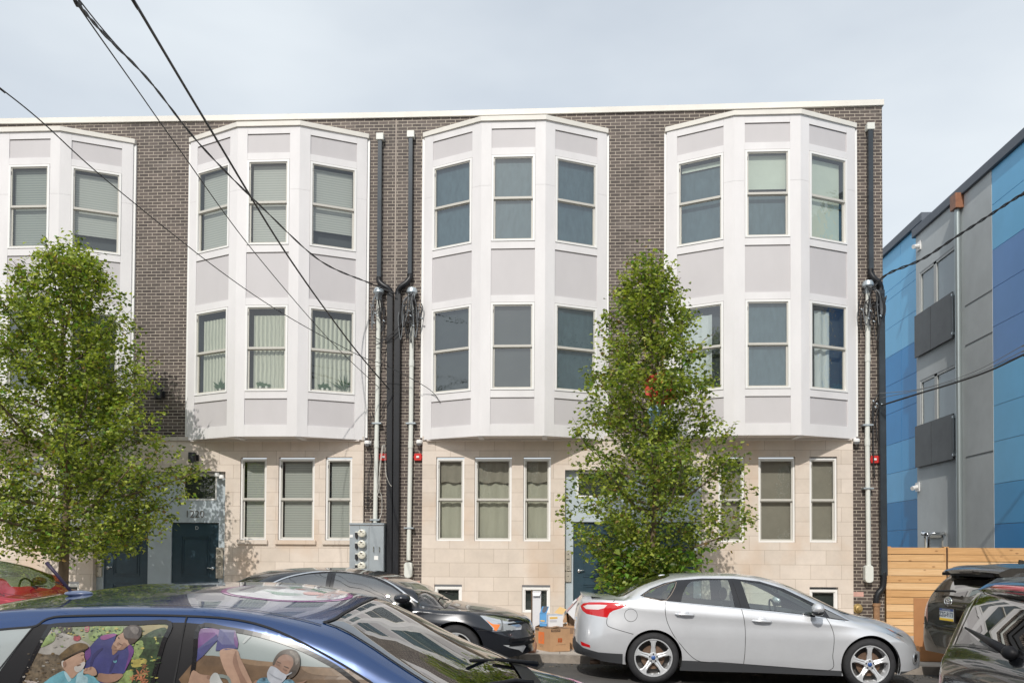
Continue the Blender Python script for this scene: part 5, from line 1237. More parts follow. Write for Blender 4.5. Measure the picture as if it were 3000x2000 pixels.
class Car:
    def __init__(s, fr, name, label, cat, ctrl, x0, x1, Lf=.7, pf=2.2, Lr=.45, pr=2.6, group=None, crease=.012):
        s.fr = fr; s.c = {k: pch(v) for k, v in ctrl.items()}; s.x0, s.x1, s.Lf, s.pf, s.Lr, s.pr = x0, x1, Lf, pf, Lr, pr; s.crease = crease
        s.root = thing(name, tuple(fr.loc), label, cat, group); s.root.rotation_euler = (fr.rx, 0, fr.rz)
        s.regs = []; s.n = 0
    def P(s, x, t):
        x = np.asarray(x, float); t = np.asarray(t, float); c = s.c
        zs, zm, zb, zr, zc = (c[k](x) for k in ('zs', 'zm', 'zb', 'zr', 'zc')); ys, ym, yb, yr = (c[k](x) for k in ('ys', 'ym', 'yb', 'yr'))
        zr = np.minimum(zr, zc-.004); zb = np.minimum(zb, zr-.004); zm = np.minimum(zm, zb-.004); zs = np.minimum(zs, zm-.004)
        Z = np.stack([zs, zs+(zm-zs)*.45, zm, zb, zr, zc]); Y = np.stack([ys, ym-(ym-ys)*.22, ym, yb, yr, 0*x])
        e = np.ones_like(x)
        q = np.clip((x-(s.x1-s.Lf))/s.Lf, 0, 1); e = e*(np.clip(1-q**s.pf, 0, 1))**(1/s.pf)
        q = np.clip(((s.x0+s.Lr)-x)/s.Lr, 0, 1); e = e*(np.clip(1-q**s.pr, 0, 1))**(1/s.pr)
        y = pchip_t(Y, t)
        # roof: even spread of width toward the centre
        top = t > 4; y = np.where(top, yr*(5-t)**.9, y)
        zt = zr+(zc-zr)*(1-(5-t).clip(0, 1)**2.4); z = np.where(top, zt, pchip_t(Z, t))
        y = y + s.crease*np.exp(-((t-2.72)/.16)**2)*(t < 3.4)
        return np.stack([x, y*e, z], -1)
    def Nrm(s, x, t):
        h = 2e-3; x = np.asarray(x, float); t = np.asarray(t, float)
        xa, xb = np.clip(x-h, s.x0+1e-4, s.x1-1e-4), np.clip(x+h, s.x0+1e-4, s.x1-1e-4); ta, tb = np.clip(t-.01, 0, 5), np.clip(t+.01, 0, 5)
        dx = s.P(xb, t)-s.P(xa, t); dt = s.P(np.clip(x, s.x0+2e-4, s.x1-2e-4), tb)-s.P(np.clip(x, s.x0+2e-4, s.x1-2e-4), ta); n = np.cross(dt, dx)
        l = np.linalg.norm(n, axis=-1, keepdims=True); n = n/np.where(l < 1e-9, 1, l)
        end = (l[..., 0] < 1e-9); n[end] = np.array([1., 0, 0])
        return n
    def t_of(s, x, z):
        T = np.linspace(0, 4.0, 161); zz = s.P(np.full(161, np.clip(x, s.x0+.002, s.x1-.002)), T)[:, 2]; return float(np.interp(z, zz, T))
    def t_top(s, x, y):
        T = np.linspace(4, 5, 81); yy = s.P(np.full(81, x), T)[:, 1]; return float(np.interp(-abs(y), -yy, T))
    def dens(s, poly, step=.03):
        o = []
        for i in range(len(poly)):
            a, b = np.array(poly[i]), np.array(poly[(i+1) % len(poly)]); n = max(1, int(np.hypot(*(b-a))/step))
            o += [tuple(a+(b-a)*k/n) for k in range(n)]
        return o
    def xz(s, poly, step=.03): return [(min(max(x, s.x0), s.x1), s.t_of(x, z)) for x, z in s.dens(poly, step)]
    def xt(s, poly, step=.06): return s.dens(poly, step)
    def region(s, part, material, uv, sep=False, hole=False, parent=None, label=None): s.regs.append(dict(part=part, m=material, uv=uv, sep=sep, hole=hole, parent=parent, label=label))
    def arch(s, cx, cz, r):
        zs0 = float(s.c['zs'](cx)); th = np.linspace(-.6, math.pi+.6, 60); pts = [(cx+r*math.cos(a), cz+r*math.sin(a)) for a in th]
        pts = [(x, z) for x, z in pts if z >= float(s.c['zs'](x))+.004]
        uv = [(pts[0][0], 0.)]+[(x, s.t_of(x, z)) for x, z in pts]+[(pts[-1][0], 0.)]
        s.region('arch', None, uv, hole=True); s.arches = getattr(s, 'arches', [])+[(cx, cz, r)]
    def build(s, body_mat, body_name='body'):
        K = .30  # metres per t unit for triangulation
        xs = []
        n = int((s.x1-s.x0-s.Lf*.6-s.Lr*.6)/.055)
        xs = list(np.linspace(s.x0+s.Lr*.6, s.x1-s.Lf*.6, n)); xs += [s.x1-s.Lf*.6*(1-math.sin(q*math.pi/2))**1.7 for q in np.linspace(.05, 1, 22)]; xs += [s.x0+s.Lr*.6*(1-math.sin(q*math.pi/2))**1.7 for q in np.linspace(.05, 1, 20)]
        xs = sorted(set(round(x, 5) for x in xs)); ts = list(np.linspace(0, 4, 33))+list(np.linspace(4.06, 5, 13))
        V = []; E = []; idx = {}
        def vid(u, v):
            k = (round(u, 4), round(v, 4))
            if k not in idx: idx[k] = len(V); V.append(Vector((u, v*K)))
            return idx[k]
        segs = []
        for r in s.regs:
            uv = [(min(max(u, s.x0), s.x1), min(max(v, 0), 5)) for u, v in r['uv']]; r['uv'] = uv
            ids = [vid(u, v) for u, v in uv]
            for i in range(len(ids)):
                a, b = ids[i], ids[(i+1) % len(ids)]
                if a != b: E.append((a, b))
        cx = [s.x0, s.x1]
        corners = [vid(s.x0, 0), vid(s.x1, 0), vid(s.x1, 5), vid(s.x0, 5)]
        cons = np.array([(V[a].x, V[a].y) for a in range(len(V))])
        for x in xs+[s.x0, s.x1]:
            for t in ts:
                p = np.array([x, t*K]); edge = x in (s.x0, s.x1) or t in (0, 5)
                if not edge and len(cons):
                    if np.min(np.abs(cons-p).sum(1)) < .012: continue
                vid(x, t)
        res = delaunay_2d_cdt(V, E, [], 0, 1e-5)
        ov = np.array([(v.x, v.y/K) for v in res[0]]); tris = []
        for f in res[2]:
            for k in range(1, len(f)-1): tris.append((f[0], f[k], f[k+1]))
        tris = np.array(tris); cen = ov[tris].mean(1)
        area = np.abs(np.cross(ov[tris[:, 1]]-ov[tris[:, 0]], ov[tris[:, 2]]-ov[tris[:, 0]])); keep = area > 1e-9
        tris, cen = tris[keep], cen[keep]; lab = np.full(len(tris), -1)
        def inside(poly, c):
            P_ = np.array(poly); res_ = np.zeros(len(c), bool); j = len(P_)-1
            for i in range(len(P_)):
                xi, yi, xj, yj = P_[i][0], P_[i][1], P_[j][0], P_[j][1]
                cond = ((yi > c[:, 1]) != (yj > c[:, 1]))
                xint = (xj-xi)*(c[:, 1]-yi)/np.where(yj-yi == 0, 1e-12, yj-yi)+xi
                res_ ^= cond & (c[:, 0] < xint); j = i
            return res_
        for i, r in enumerate(s.regs): lab[inside(r['uv'], cen)] = i
        P3 = s.P(ov[:, 0], ov[:, 1]); N3 = s.Nrm(ov[:, 0], ov[:, 1]); N3[ov[:, 0] >= s.x1-1e-5] = [1, 0, 0]; N3[ov[:, 0] <= s.x0+1e-5] = [-1, 0, 0]
        N3[ov[:, 1] > 4.999, 1] = 0; l_ = np.linalg.norm(N3, axis=1, keepdims=True); N3 = N3/np.where(l_ < 1e-6, 1, l_)
        s.made = {}
        def emit(name, sel, material, sides, parent, label=None):
            if not len(sel): return None
            vv, ff, nn = [], [], []
            for sd_ in sides:
                used = np.unique(tris[sel]); mp_ = {int(k): i+len(vv) for i, k in enumerate(used)}
                for k in used:
                    p = P3[k]; q = N3[k]; vv.append((p[0], p[1]*sd_, p[2])); nn.append((q[0], q[1]*sd_, q[2]))
                for tt in tris[sel]:
                    f = [mp_[int(k)] for k in tt]; ff.append(f if sd_ < 0 else f[::-1])
            me = bpy.data.meshes.new(name); me.from_pydata(vv, [], ff); me.materials.append(material)
            me.polygons.foreach_set('use_smooth', [True]*len(me.polygons)); me.update()
            # make face winding follow the analytic normal
            fl = [0, 0]
            for pl in me.polygons:
                fl[Vector(nn[pl.vertices[0]]).dot(pl.normal) < 0] += 1
            if fl[1] > fl[0]: me.flip_normals()
            me.normals_split_custom_set_from_vertices([Vector(q).normalized() for q in nn])
            o = bpy.data.objects.new(name, me); COL.objects.link(o); o.parent = parent
            if label: o['label'] = label
            return o
        body = emit(body_name, np.where(lab == -1)[0], body_mat, (1, -1), s.root); s.body = body
        for i, r in enumerate(s.regs):
            if r['hole']: continue
            sel = np.where(lab == i)[0]; par = r['parent'] and s.made.get(r['parent']) 
            if r['sep']:
                for sd_ in (-1, 1):
                    pr_ = s.made.get((r['parent'], sd_)) if r['parent'] else s.root
                    o = emit(r['part'], sel, r['m'], (sd_,), pr_ or s.root, r['label']); s.made[(r.get('key') or r['part'], sd_)] = o; s.made[(i, sd_)] = o
            else: o = emit(r['part'], sel, r['m'], (1, -1), s.root, r['label']); s.made[r['part']] = o; s.made[(i, 0)] = o
        for (cx_, cz_, rr) in getattr(s, 'arches', []):
            for sd_ in (-1, 1):
                g = MB(); g.m(M_well); yo = float(s.P([cx_], [1.2])[0, 1]); th = np.linspace(-.3, math.pi+.3, 25)
                g.grid([[(cx_+(rr+.004)*math.cos(a), sd_*(yo-.02), cz_+(rr+.004)*math.sin(a)) for a in th], [(cx_+(rr+.004)*math.cos(a), sd_*(yo-.36), cz_+(rr+.004)*math.sin(a)) for a in th]])
                g.face([(cx_+(rr+.004)*math.cos(a), sd_*(yo-.36), cz_+(rr+.004)*math.sin(a)) for a in th]); s.loc_build(g, 'wheel_arch')
        g = MB(); g.m(M_well); zf = float(s.c['zs'](0))+.06; w_ = float(s.c['ys'](0))-.04
        xa_ = s.arches[0][0]+s.arches[0][2]+.02 if getattr(s, 'arches', None) else s.x0+.3; xb_ = s.arches[1][0]-s.arches[1][2]-.02 if getattr(s, 'arches', None) else s.x1-.5
        g.box(xa_, xb_, -w_, w_, zf, zf+.04); g.box(s.x0+.35, s.x1-.45, -.5, .5, zf-.01, zf+.05); s.loc_build(g, 'underbody')
        return body
    def loc_build(s, g, name, parent=None, **kw):
        o = g.build(name, None, **kw); o.parent = parent or s.root; return o
    def surf(s, x, t, side=-1, off=0.0):
        p = s.P([x], [t])[0]; n = s.Nrm([x], [t])[0]; q = p+n*off; return Vector((q[0], q[1]*side, q[2])), Vector((n[0], n[1]*side, n[2]))
    def ribbon(s, name, uv, w, material, off=.0015, side=(-1, 1), parent=None, closed=False, obj=True, g=None):
        made = g or MB(); made.m(material)
        for sd_ in side:
            pts = [s.surf(u, v, sd_, off) for u, v in uv]; n = len(pts); L, R = [], []
            for i in range(n):
                a = pts[i-1 if (i or closed) else 0][0]; b = pts[(i+1) % n if closed else min(i+1, n-1)][0]; d = (b-a)
                if d.length < 1e-7: d = Vector((1, 0, 0))
                sdv = d.normalized().cross(pts[i][1]); L.append(pts[i][0]+sdv*w/2); R.append(pts[i][0]-sdv*w/2)
            if closed: L.append(L[0]); R.append(R[0])
            made.grid([L, R])
        if g is None: return s.loc_build(made, name, parent)
    def wheel(s, cx, cz, R, y_out, rimr=None, width=.2, blue=True, lug=True):
        for sd_ in (-1, 1):
            w = thing('wheel', (cx, sd_*y_out, cz), None, None); w.parent = s.root
            def add(nm, g, **kw): o = g.build(nm, None, **kw); o.parent = w; return o
            rr = rimr or R*.70
            f = lambda prof: [(r_, -sd_*h) for r_, h in prof]
            g = MB(); g.m(M_tyre).lathe(f([(rr, .02), (rr+.004, .0), (rr+(R-rr)*.35, -.006), (R-.03, .004), (R-.008, .022), (R, .045), (R, width-.045), (R-.02, width-.01), (rr, width)]), (0, 0, 0), 'y', 48); add('tyre', g, smooth=True, angle=.9)
            g = MB(); g.m(M_alloy).lathe(f([(rr, .018), (rr-.004, .008), (rr-.016, .008), (rr-.022, .03), (rr-.028, .14)]), (0, 0, 0), 'y', 48)
            g.m(M_rimd).lathe(f([(rr-.028, .14), (.0, .15)]), (0, 0, 0), 'y', 32); g.m(M_rust).lathe(f([(.0, .09), (rr*.62, .09), (rr*.62, .10)]), (0, 0, 0), 'y', 32)
            g.m(M_alloy); Yf = lambda h: -sd_*h
            for k in range(5):
                a = math.pi/2+k*2*math.pi/5
                def pt(r_, off_, h): return (r_*math.cos(a)-off_*math.sin(a), Yf(h), r_*math.sin(a)+off_*math.cos(a))
                prof = [(.045, .030, .034), (.09, .030, .030), (rr*.55, .024, .022), (rr*.78, .030, .014), (rr-.018, .056, .012)]
                g.grid([[pt(r_, -o_, h+.03), pt(r_, -o_, h+.006), pt(r_, -o_*.5, h), pt(r_, 0, h+.007), pt(r_, o_*.5, h), pt(r_, o_, h+.006), pt(r_, o_, h+.03)] for r_, o_, h in prof])
            g.lathe(f([(.0, .022), (.055, .024), (.066, .034), (.066, .06)]), (0, 0, 0), 'y', 24)
            add('rim', g, smooth=True, angle=.7, recalc=True)
            g = MB(); g.m(mat('hub badge blue', (.03, .10, .32), .2, coat=1) if blue else M_alloy).lathe(f([(0, .010), (.024, .011), (.028, .022)]), (0, 0, 0), 'y', 20); add('hub_cap', g, smooth=True)
            g = MB()
            for k in range(5):
                a = -math.pi/2+k*2*math.pi/5+math.pi/5*1; g.m(M_trim).lathe(f([(0, .016), (.009, .016), (.011, .034)]), (.047*math.cos(a), 0, .047*math.sin(a)), 'y', 8)
            if lug: add('lug_ring', g)
            w.location = (cx, sd_*y_out, cz)
            for k_ in ('label', 'category'):
                if k_ in w: del w[k_]
def ellip(g, c, r, n=12, m_=8):
    rows = []
    for i in range(m_+1):
        th = math.pi*i/m_-math.pi/2; rows.append([(c[0]+r[0]*math.cos(th)*math.cos(2*math.pi*j/n), c[1]+r[1]*math.cos(th)*math.sin(2*math.pi*j/n), c[2]+r[2]*math.sin(th)) for j in range(n+1)])
    g.grid(rows)
def seats(car, xs, z0, mt, w=.5, h=.62):
    for (x, yy) in xs:
        g = MB(); g.m(mt)
        for i, (hx, hz, ww, dd) in enumerate(((0, .0, w, .12), (-.05, .22, w*.96, .11), (-.11, .44, w*.85, .10))):
            pass
        rows = []
        for k in range(9):
            f = k/8; zz = z0+h*f; xc = x-.16*f; ww = w/2*(1-.25*f**3); d = .07*(1-.3*f)
            rows.append([(xc+d*math.cos(a)*(1 if abs(math.cos(a)) > .1 else .5), yy+ww*np.sign(math.sin(a))*abs(math.sin(a))**.5, zz) for a in np.linspace(0, 2*math.pi, 17)])
        g.grid(rows); g.face(rows[-1][:-1]); g.box(x-.05, x+.5, yy-w/2, yy+w/2, z0-.12, z0+.04)
        ellip(g, (x-.21, yy, z0+h+.10), (.05, .13, .09)); car.loc_build(g, 'seat', smooth=True, angle=.8)
def steering(car, x, y, z):
    g = MB(); g.m(M_dash); P_ = [(x-.12*math.sin(a)*.35, y+.18*math.cos(a), z+.18*math.sin(a)) for a in np.linspace(0, 2*math.pi, 25)]
    g.tube(P_, .014, 6); g.tube([(x, y-.17, z), (x, y+.17, z)], .014, 6); g.tube([(x, y, z), (x+.3, y, z-.1)], .03, 8); car.loc_build(g, 'steering_wheel', smooth=True)

# ---------------------------------------------------------------- silver saloon
def silver():
    Yc_, hw = 11.72, .90; x0w = at(1915, 1926.5, Yc_-hw)[0]; fr = Frame(x0w, Yc_, street_z(x0w), 0, 0)
    q = lambda zx, zy, yl: fr.tr(1600+zx/1.96, 1550+zy/1.96, yl)
    S = lambda l, yl: [q(a, b, yl) for a, b in l]
    body = -hw
    zc = S([(160, 560), (168, 470), (180, 420), (196, 384), (225, 366), (330, 374), (400, 368), (470, 330), (560, 290), (650, 264), (760, 251), (900, 247), (1050, 249), (1180, 262), (1300, 292), (1420, 340), (1540, 400), (1650, 452), (1740, 482), (1860, 505), (1960, 540), (2050, 585), (2110, 622), (2140, 655), (2156, 700), (2164, 760)], 0)
    zc = [(x, z) for x, z in zc]
    x0, x1 = q(154, 640, -.35)[0], q(2170, 790, -.35)[0]
    zc = sorted(zc); zc = [p for p in zc if x0 < p[0] < x1]; zc = [(x0, .50)]+zc+[(x1, .46)]
    zr = S([(440, 400), (500, 362), (560, 330), (650, 298), (760, 275), (900, 264), (1050, 265), (1180, 277), (1300, 306), (1420, 352), (1540, 412), (1640, 462), (1740, 508)], -.62)
    zr += S([(1860, 530), (1960, 566), (2050, 606), (2120, 650)], -.6); zr += S([(205, 400), (300, 396), (380, 398)], -.6)
    zr = sorted(zr); zr = [(x0, .47)]+[p for p in zr if x0+.02 < p[0] < x1-.02]+[(x1, .42)]
    zb = S([(210, 420), (330, 405), (440, 398), (560, 402), (690, 412), (900, 432), (1120, 452), (1330, 475), (1530, 498), (1730, 528), (1860, 560), (1980, 596), (2080, 640), (2130, 690)], -hw+.03)
    zb = sorted(zb); zb = [(x0, .44)]+zb+[(x1, .38)]
    zsl = S([(157, 700), (250, 742), (330, 762), (440, 775), (620, 800), (790, 812), (1200, 825), (1690, 842), (1860, 845), (2050, 838), (2165, 818)], -hw)
    zsl = sorted(zsl); zsl = [(x0, .33)]+[p for p in zsl if x0+.01 < p[0] < x1-.01]+[(x1, .20)]
    ctrl = dict(zs=zsl, zm=[(x0, .40), (-.5, .60), (.3, .58), (2, .56), (3.0, .55), (x1, .34)], zb=zb, zr=zr, zc=zc,
                ys=[(x0, .74), (-.4, .84), (0, .86), (1.3, .84), (2.6, .87), (3.1, .86), (x1, .80)], ym=[(x0, .84), (-.3, .895), (0, .90), (.7, .885), (1.3, .88), (2.1, .885), (2.6, .905), (3.0, .89), (x1, .84)],
                yb=[(x0, .70), (-.4, .80), (.1, .835), (1.2, .835), (2.2, .83), (2.8, .78), (x1, .6)],
                yr=[(x0, .62), (-.35, .60), (0, .57), (.5, .585), (1.2, .60), (1.9, .63), (2.25, .70), (2.7, .64), (x1, .5)])
    C = Car(fr, 'parked_car', 'silver four-door saloon parked at the far kerb, seen full side on', 'car', ctrl, x0, x1, Lf=.85, pf=2.3, Lr=.6, pr=2.7, group='cars parked along the street')
    P_ = paint('silver car paint', (.73, .74, .76), .48, .36)
    R1, R2 = q(618, 738, -hw), q(1867, 778, -hw)
    SB = -hw+.02; GL = -.72
    C.region('hood', P_, C.xt([(q(1745, 0, -.3)[0]-.02, 5), (q(1745, 0, -.3)[0]-.25, 4.05), (x1-.28, 3.9), (x1-.14, 5)]))
    C.region('trunk_lid', P_, C.xt([(x0+.03, 5), (x0+.05, 3.7), (q(405, 0, -.5)[0]-.04, 4.0), (q(350, 0, 0)[0]+.03, 5)]))
    C.region('door', P_, C.xz(S([(745, 290), (690, 408), (684, 450), (690, 510), (712, 570), (760, 645), (865, 750), (1135, 772), (1142, 700), (1144, 560), (1124, 449), (1086, 282), (900, 276)], SB), .03), sep=True)
    C.region('door', P_, C.xz(S([(1086, 282), (1124, 449), (1144, 560), (1142, 700), (1135, 772), (1400, 792), (1630, 806), (1645, 720), (1653, 620), (1640, 560), (1600, 500), (1524, 418), (1370, 342), (1230, 300)], SB), .03), sep=True)
    # black surround and glass
    dlo = S([(536, 378), (600, 338), (680, 308), (760, 291), (900, 281), (1080, 282), (1230, 298), (1370, 340), (1520, 414), (1600, 455), (1732, 522), (1640, 512), (1530, 494), (1330, 470), (1120, 450), (900, 430), (690, 409), (600, 398)], GL)
    C.region('window_surround', M_trim, C.xz(dlo), sep=True)
    C.region('quarter_window', M_cglass, C.xz(S([(552, 377), (608, 346), (680, 319), (744, 304), (684, 398), (600, 388)], GL)), sep=True)
    C.region('door_window', M_cglass, C.xz(S([(767, 413), (776, 380), (792, 346), (812, 315), (838, 299), (900, 293), (1046, 291), (1060, 360), (1071, 441), (900, 426)], GL)), sep=True)
    C.region('door_window', M_cglass, C.xz(S([(1120, 298), (1230, 312), (1340, 348), (1440, 396), (1519, 440), (1532, 489), (1330, 466), (1160, 449), (1140, 380)], GL)), sep=True)
    C.region('fender_quarter', mat('grey corner trim', (.16, .165, .17), .4), C.xz(S([(1590, 458), (1600, 462), (1722, 517), (1640, 506), (1612, 500)], GL)), sep=True)
    xh = q(1290, 300, 0)[0]; xw = q(1750, 480, 0)[0]; xrb = q(350, 375, 0)[0]; xrt = q(690, 258, 0)[0]
    C.region('windshield', M_wshield, C.xt([(xh-.05, 5), (xh, 4.35), (xh+.06, 4.12), (xw-.32, 4.1), (xw-.14, 4.35), (xw-.03, 5)]))
    C.region('rear_window', M_cdark, C.xt([(xrt+.03, 5), (xrt, 4.4), (xrt-.08, 4.18), (xrb+.28, 4.14), (xrb+.10, 4.3), (xrb+.02, 5)]))
    C.region('tail_lamp', M_tred, C.xz(S([(200, 448), (215, 432), (250, 422), (320, 419), (400, 421), (470, 430), (430, 452), (385, 466), (365, 480), (352, 506), (300, 500), (235, 490), (212, 474)], SB+.03), .02), sep=True)
    C.region('lamp_lens', M_tclear, C.xz(S([(216, 448), (240, 437), (300, 433), (352, 434), (335, 452), (300, 462), (232, 462)], SB+.03), .02), sep=True)
    C.region('headlight', M_headd, C.xz(S([(1962, 553), (2010, 560), (2060, 574), (2105, 602), (2140, 640), (2090, 626), (2040, 606), (2000, 585)], SB+.06), .015), sep=True)
    C.region('head_lens', M_head, C.xz(S([(2052, 582), (2085, 594), (2120, 622), (2085, 614), (2058, 600)], SB+.06), .015), sep=True)
    C.region('indicator', M_amber, C.xz(S([(1990, 566), (2030, 580), (2050, 604), (2015, 590)], SB+.06), .015), sep=True)
    C.region('lower_cladding', M_plastic, C.xz(S([(150, 640), (175, 660), (215, 690), (300, 708), (440, 714), (440, 800), (200, 760), (150, 700)], SB), .03))
    C.region('sill_cladding', M_plastic, C.xz(S([(760, 750), (870, 755), (1135, 775), (1630, 808), (1700, 812), (1700, 900), (760, 900)], SB), .03), sep=True)
    C.region('front_lip', M_plastic, C.xz(S([(2050, 820), (2110, 822), (2175, 812), (2175, 860), (2040, 860)], SB), .03))
    C.region('reflector', M_tred, C.xz(S([(200, 653), (253, 668), (255, 684), (205, 676)], SB+.03), .02), sep=True)
    C.arch(R1[0], R1[1], .352); C.arch(R2[0], R2[1], .358)
    C.build(P_)
    SX = lambda pts, yl=SB: [(a, C.t_of(a, b)) for a, b in smooth_poly(S(pts, yl), 5, closed=False)]
    g = MB()
    for ln in ([(690, 408), (684, 450), (690, 510), (712, 570), (760, 645), (865, 750), (1000, 762), (1135, 773)], [(1086, 300), (1124, 449), (1143, 560), (1142, 700), (1135, 773)], [(1135, 773), (1400, 793), (1630, 807), (1645, 720), (1653, 620), (1640, 560), (1612, 502)], [(418, 380), (405, 400), (385, 418)], [(352, 508), (350, 545), (380, 565), (500, 600)], [(1970, 600), (2050, 640)]):
        C.ribbon('', SX(ln), .0065, M_seamk, g=g)
    split_islands(C.loc_build(g, 'panel_gap'))
    cc = q(487, 492, SB); g = MB(); C.ribbon('', [(cc[0]+.079*math.cos(a), C.t_of(cc[0]+.079*math.cos(a), cc[1]+.079*math.sin(a))) for a in np.linspace(0, 2*math.pi, 33)], .005, M_seamk, g=g, side=(-1,)); C.loc_build(g, 'fuel_flap')
    g = MB(); C.ribbon('', [(a, C.t_of(a, b)) for a, b in S([(545, 388), (690, 411), (900, 431), (1120, 452), (1330, 474), (1530, 497), (1700, 522)], GL)], .012, M_chrome, off=.003, g=g); split_islands(C.loc_build(g, 'chrome_strip'))
    g = MB(); C.ribbon('', [(a, C.t_of(a, b)) for a, b in smooth_poly(S([(552, 380), (600, 350), (680, 318), (750, 303), (685, 402), (600, 392)], GL), 3)], .008, mat('brown gasket', (.25, .20, .16), .5), off=.003, g=g); split_islands(C.loc_build(g, 'window_gasket'))
    # arch lips
    g = MB()
    for (c_, r_) in ((R1, .352), (R2, .358)):
        C.ribbon('', [(c_[0]+(r_+.008)*math.cos(a), C.t_of(c_[0]+(r_+.008)*math.cos(a), c_[1]+(r_+.008)*math.sin(a))) for a in np.linspace(.02, math.pi-.02, 40) if c_[1]+r_*math.sin(a) > float(C.c['zs'](c_[0]+r_*math.cos(a)))+.02], .016, P_, off=.006, g=g)
    split_islands(C.loc_build(g, 'arch_lip', smooth=True))
    for k, (hx, hz) in enumerate(((795, 487), (1240, 525))):
        a, b = q(hx, hz, SB)
        for sd_ in (-1, 1):
            g = MB(); pt, n_ = C.surf(a, C.t_of(a, b), sd_, 0); g.m(P_); ellip(g, (pt.x, pt.y, pt.z+.012), (.055, .012, .03)); g.tube([(pt.x-.115, pt.y-0+sd_*.012, pt.z+.004), (pt.x-.09, pt.y+sd_*.034, pt.z+.002), (pt.x, pt.y+sd_*.042, pt.z), (pt.x+.09, pt.y+sd_*.034, pt.z-.006), (pt.x+.115, pt.y+sd_*.012, pt.z-.006)], [.010, .014, .017, .014, .010], 8)
            par_ = C.made.get((3 if k else 2, sd_)); o = g.build('handle', None, smooth=True); o.parent = par_ or C.root
    for sd_ in (-1, 1):
        a, b = q(1560, 462, -.98); g = MB(); g.m(P_); ellip(g, (a, sd_*.98, b+.015), (.075, .11, .066)); g.m(M_trim); ellip(g, (a, sd_*.975, b-.035), (.075, .10, .042)); g.tube([(a+.02, sd_*.80, b-.04), (a+.02, sd_*.93, b-.02)], .025, 8); C.loc_build(g, 'side_mirror', smooth=True)
    for c_ in (R1, R2): C.wheel(c_[0], c_[1], .322, .875, rimr=.240)
    seats(C, [(1.30, -.36), (1.30, .36)], .42, M_cloth, h=.56); seats(C, [(.50, -.34), (.50, .34)], .42, M_tan, h=.50)
    steering(C, 1.78, .36, .82)
    g = MB(); g.m(M_dash); ellip(g, (2.12, 0, .74), (.34, .70, .12)); g.box(-.42, .12, -.6, .6, .78, .82); C.loc_build(g, 'dashboard', smooth=True)
    g = MB(); g.m(M_trim); ellip(g, (1.72, 0, 1.14), (.02, .12, .035)); C.loc_build(g, 'rear_mirror', smooth=True)
    # fog lamp, spoiler lip, antenna
    for sd_ in (-1, 1):
        a, b = q(2128, 742, -.7); tt = C.t_of(a, b); pt, n_ = C.surf(a, tt, sd_, .002); g = MB(); g.m(M_head)
        u_ = n_.cross(Vector((0, 0, 1))).normalized(); v_ = u_.cross(n_)
        g.grid([[tuple(pt+(u_*math.cos(w)+v_*math.sin(w))*r_+n_*h) for w in np.linspace(0, 2*math.pi, 21)] for r_, h in ((.075, 0), (.062, .014), (.05, .006))]); g.m(M_trim).grid([[tuple(pt+(u_*math.cos(w)+v_*math.sin(w))*r_+n_*h) for w in np.linspace(0, 2*math.pi, 21)] for r_, h in ((.05, .006), (.0, .004))]); C.loc_build(g, 'fog_lamp', smooth=True)
    g = MB(); g.m(P_); rows = []
    for yy in np.linspace(-.58, .58, 15):
        xx = x0+.12+.14*(abs(yy)/.6)**3; zz = float(C.P([xx+.05], [C.t_top(xx+.05, yy)])[0, 2]); rows.append([(xx+.16, yy, zz+.004), (xx+.05, yy, zz+.018), (xx-.02, yy, zz+.022), (xx-.01, yy, zz-.01)])
    g.grid(rows); C.loc_build(g, 'boot_lip', smooth=True, angle=.9)
    g = MB(); g.m(M_trimd).tube([q(612, 235, 0)[:1]+(0, q(612, 235, 0)[1]), (q(665, 262, 0)[0], 0, q(665, 262, 0)[1]-.01)], .004, 6); a = q(668, 262, 0); g.m(P_); ellip(g, (a[0], 0, a[1]-.01), (.06, .025, .022)); C.loc_build(g, 'antenna', smooth=True)
    g = MB(); g.m(M_rust).tube([(x0+.35, -.45, .22), (x0+.22, -.45, .215)], .03, 10); C.loc_build(g, 'exhaust', smooth=True)
    return C
C_silver = silver()

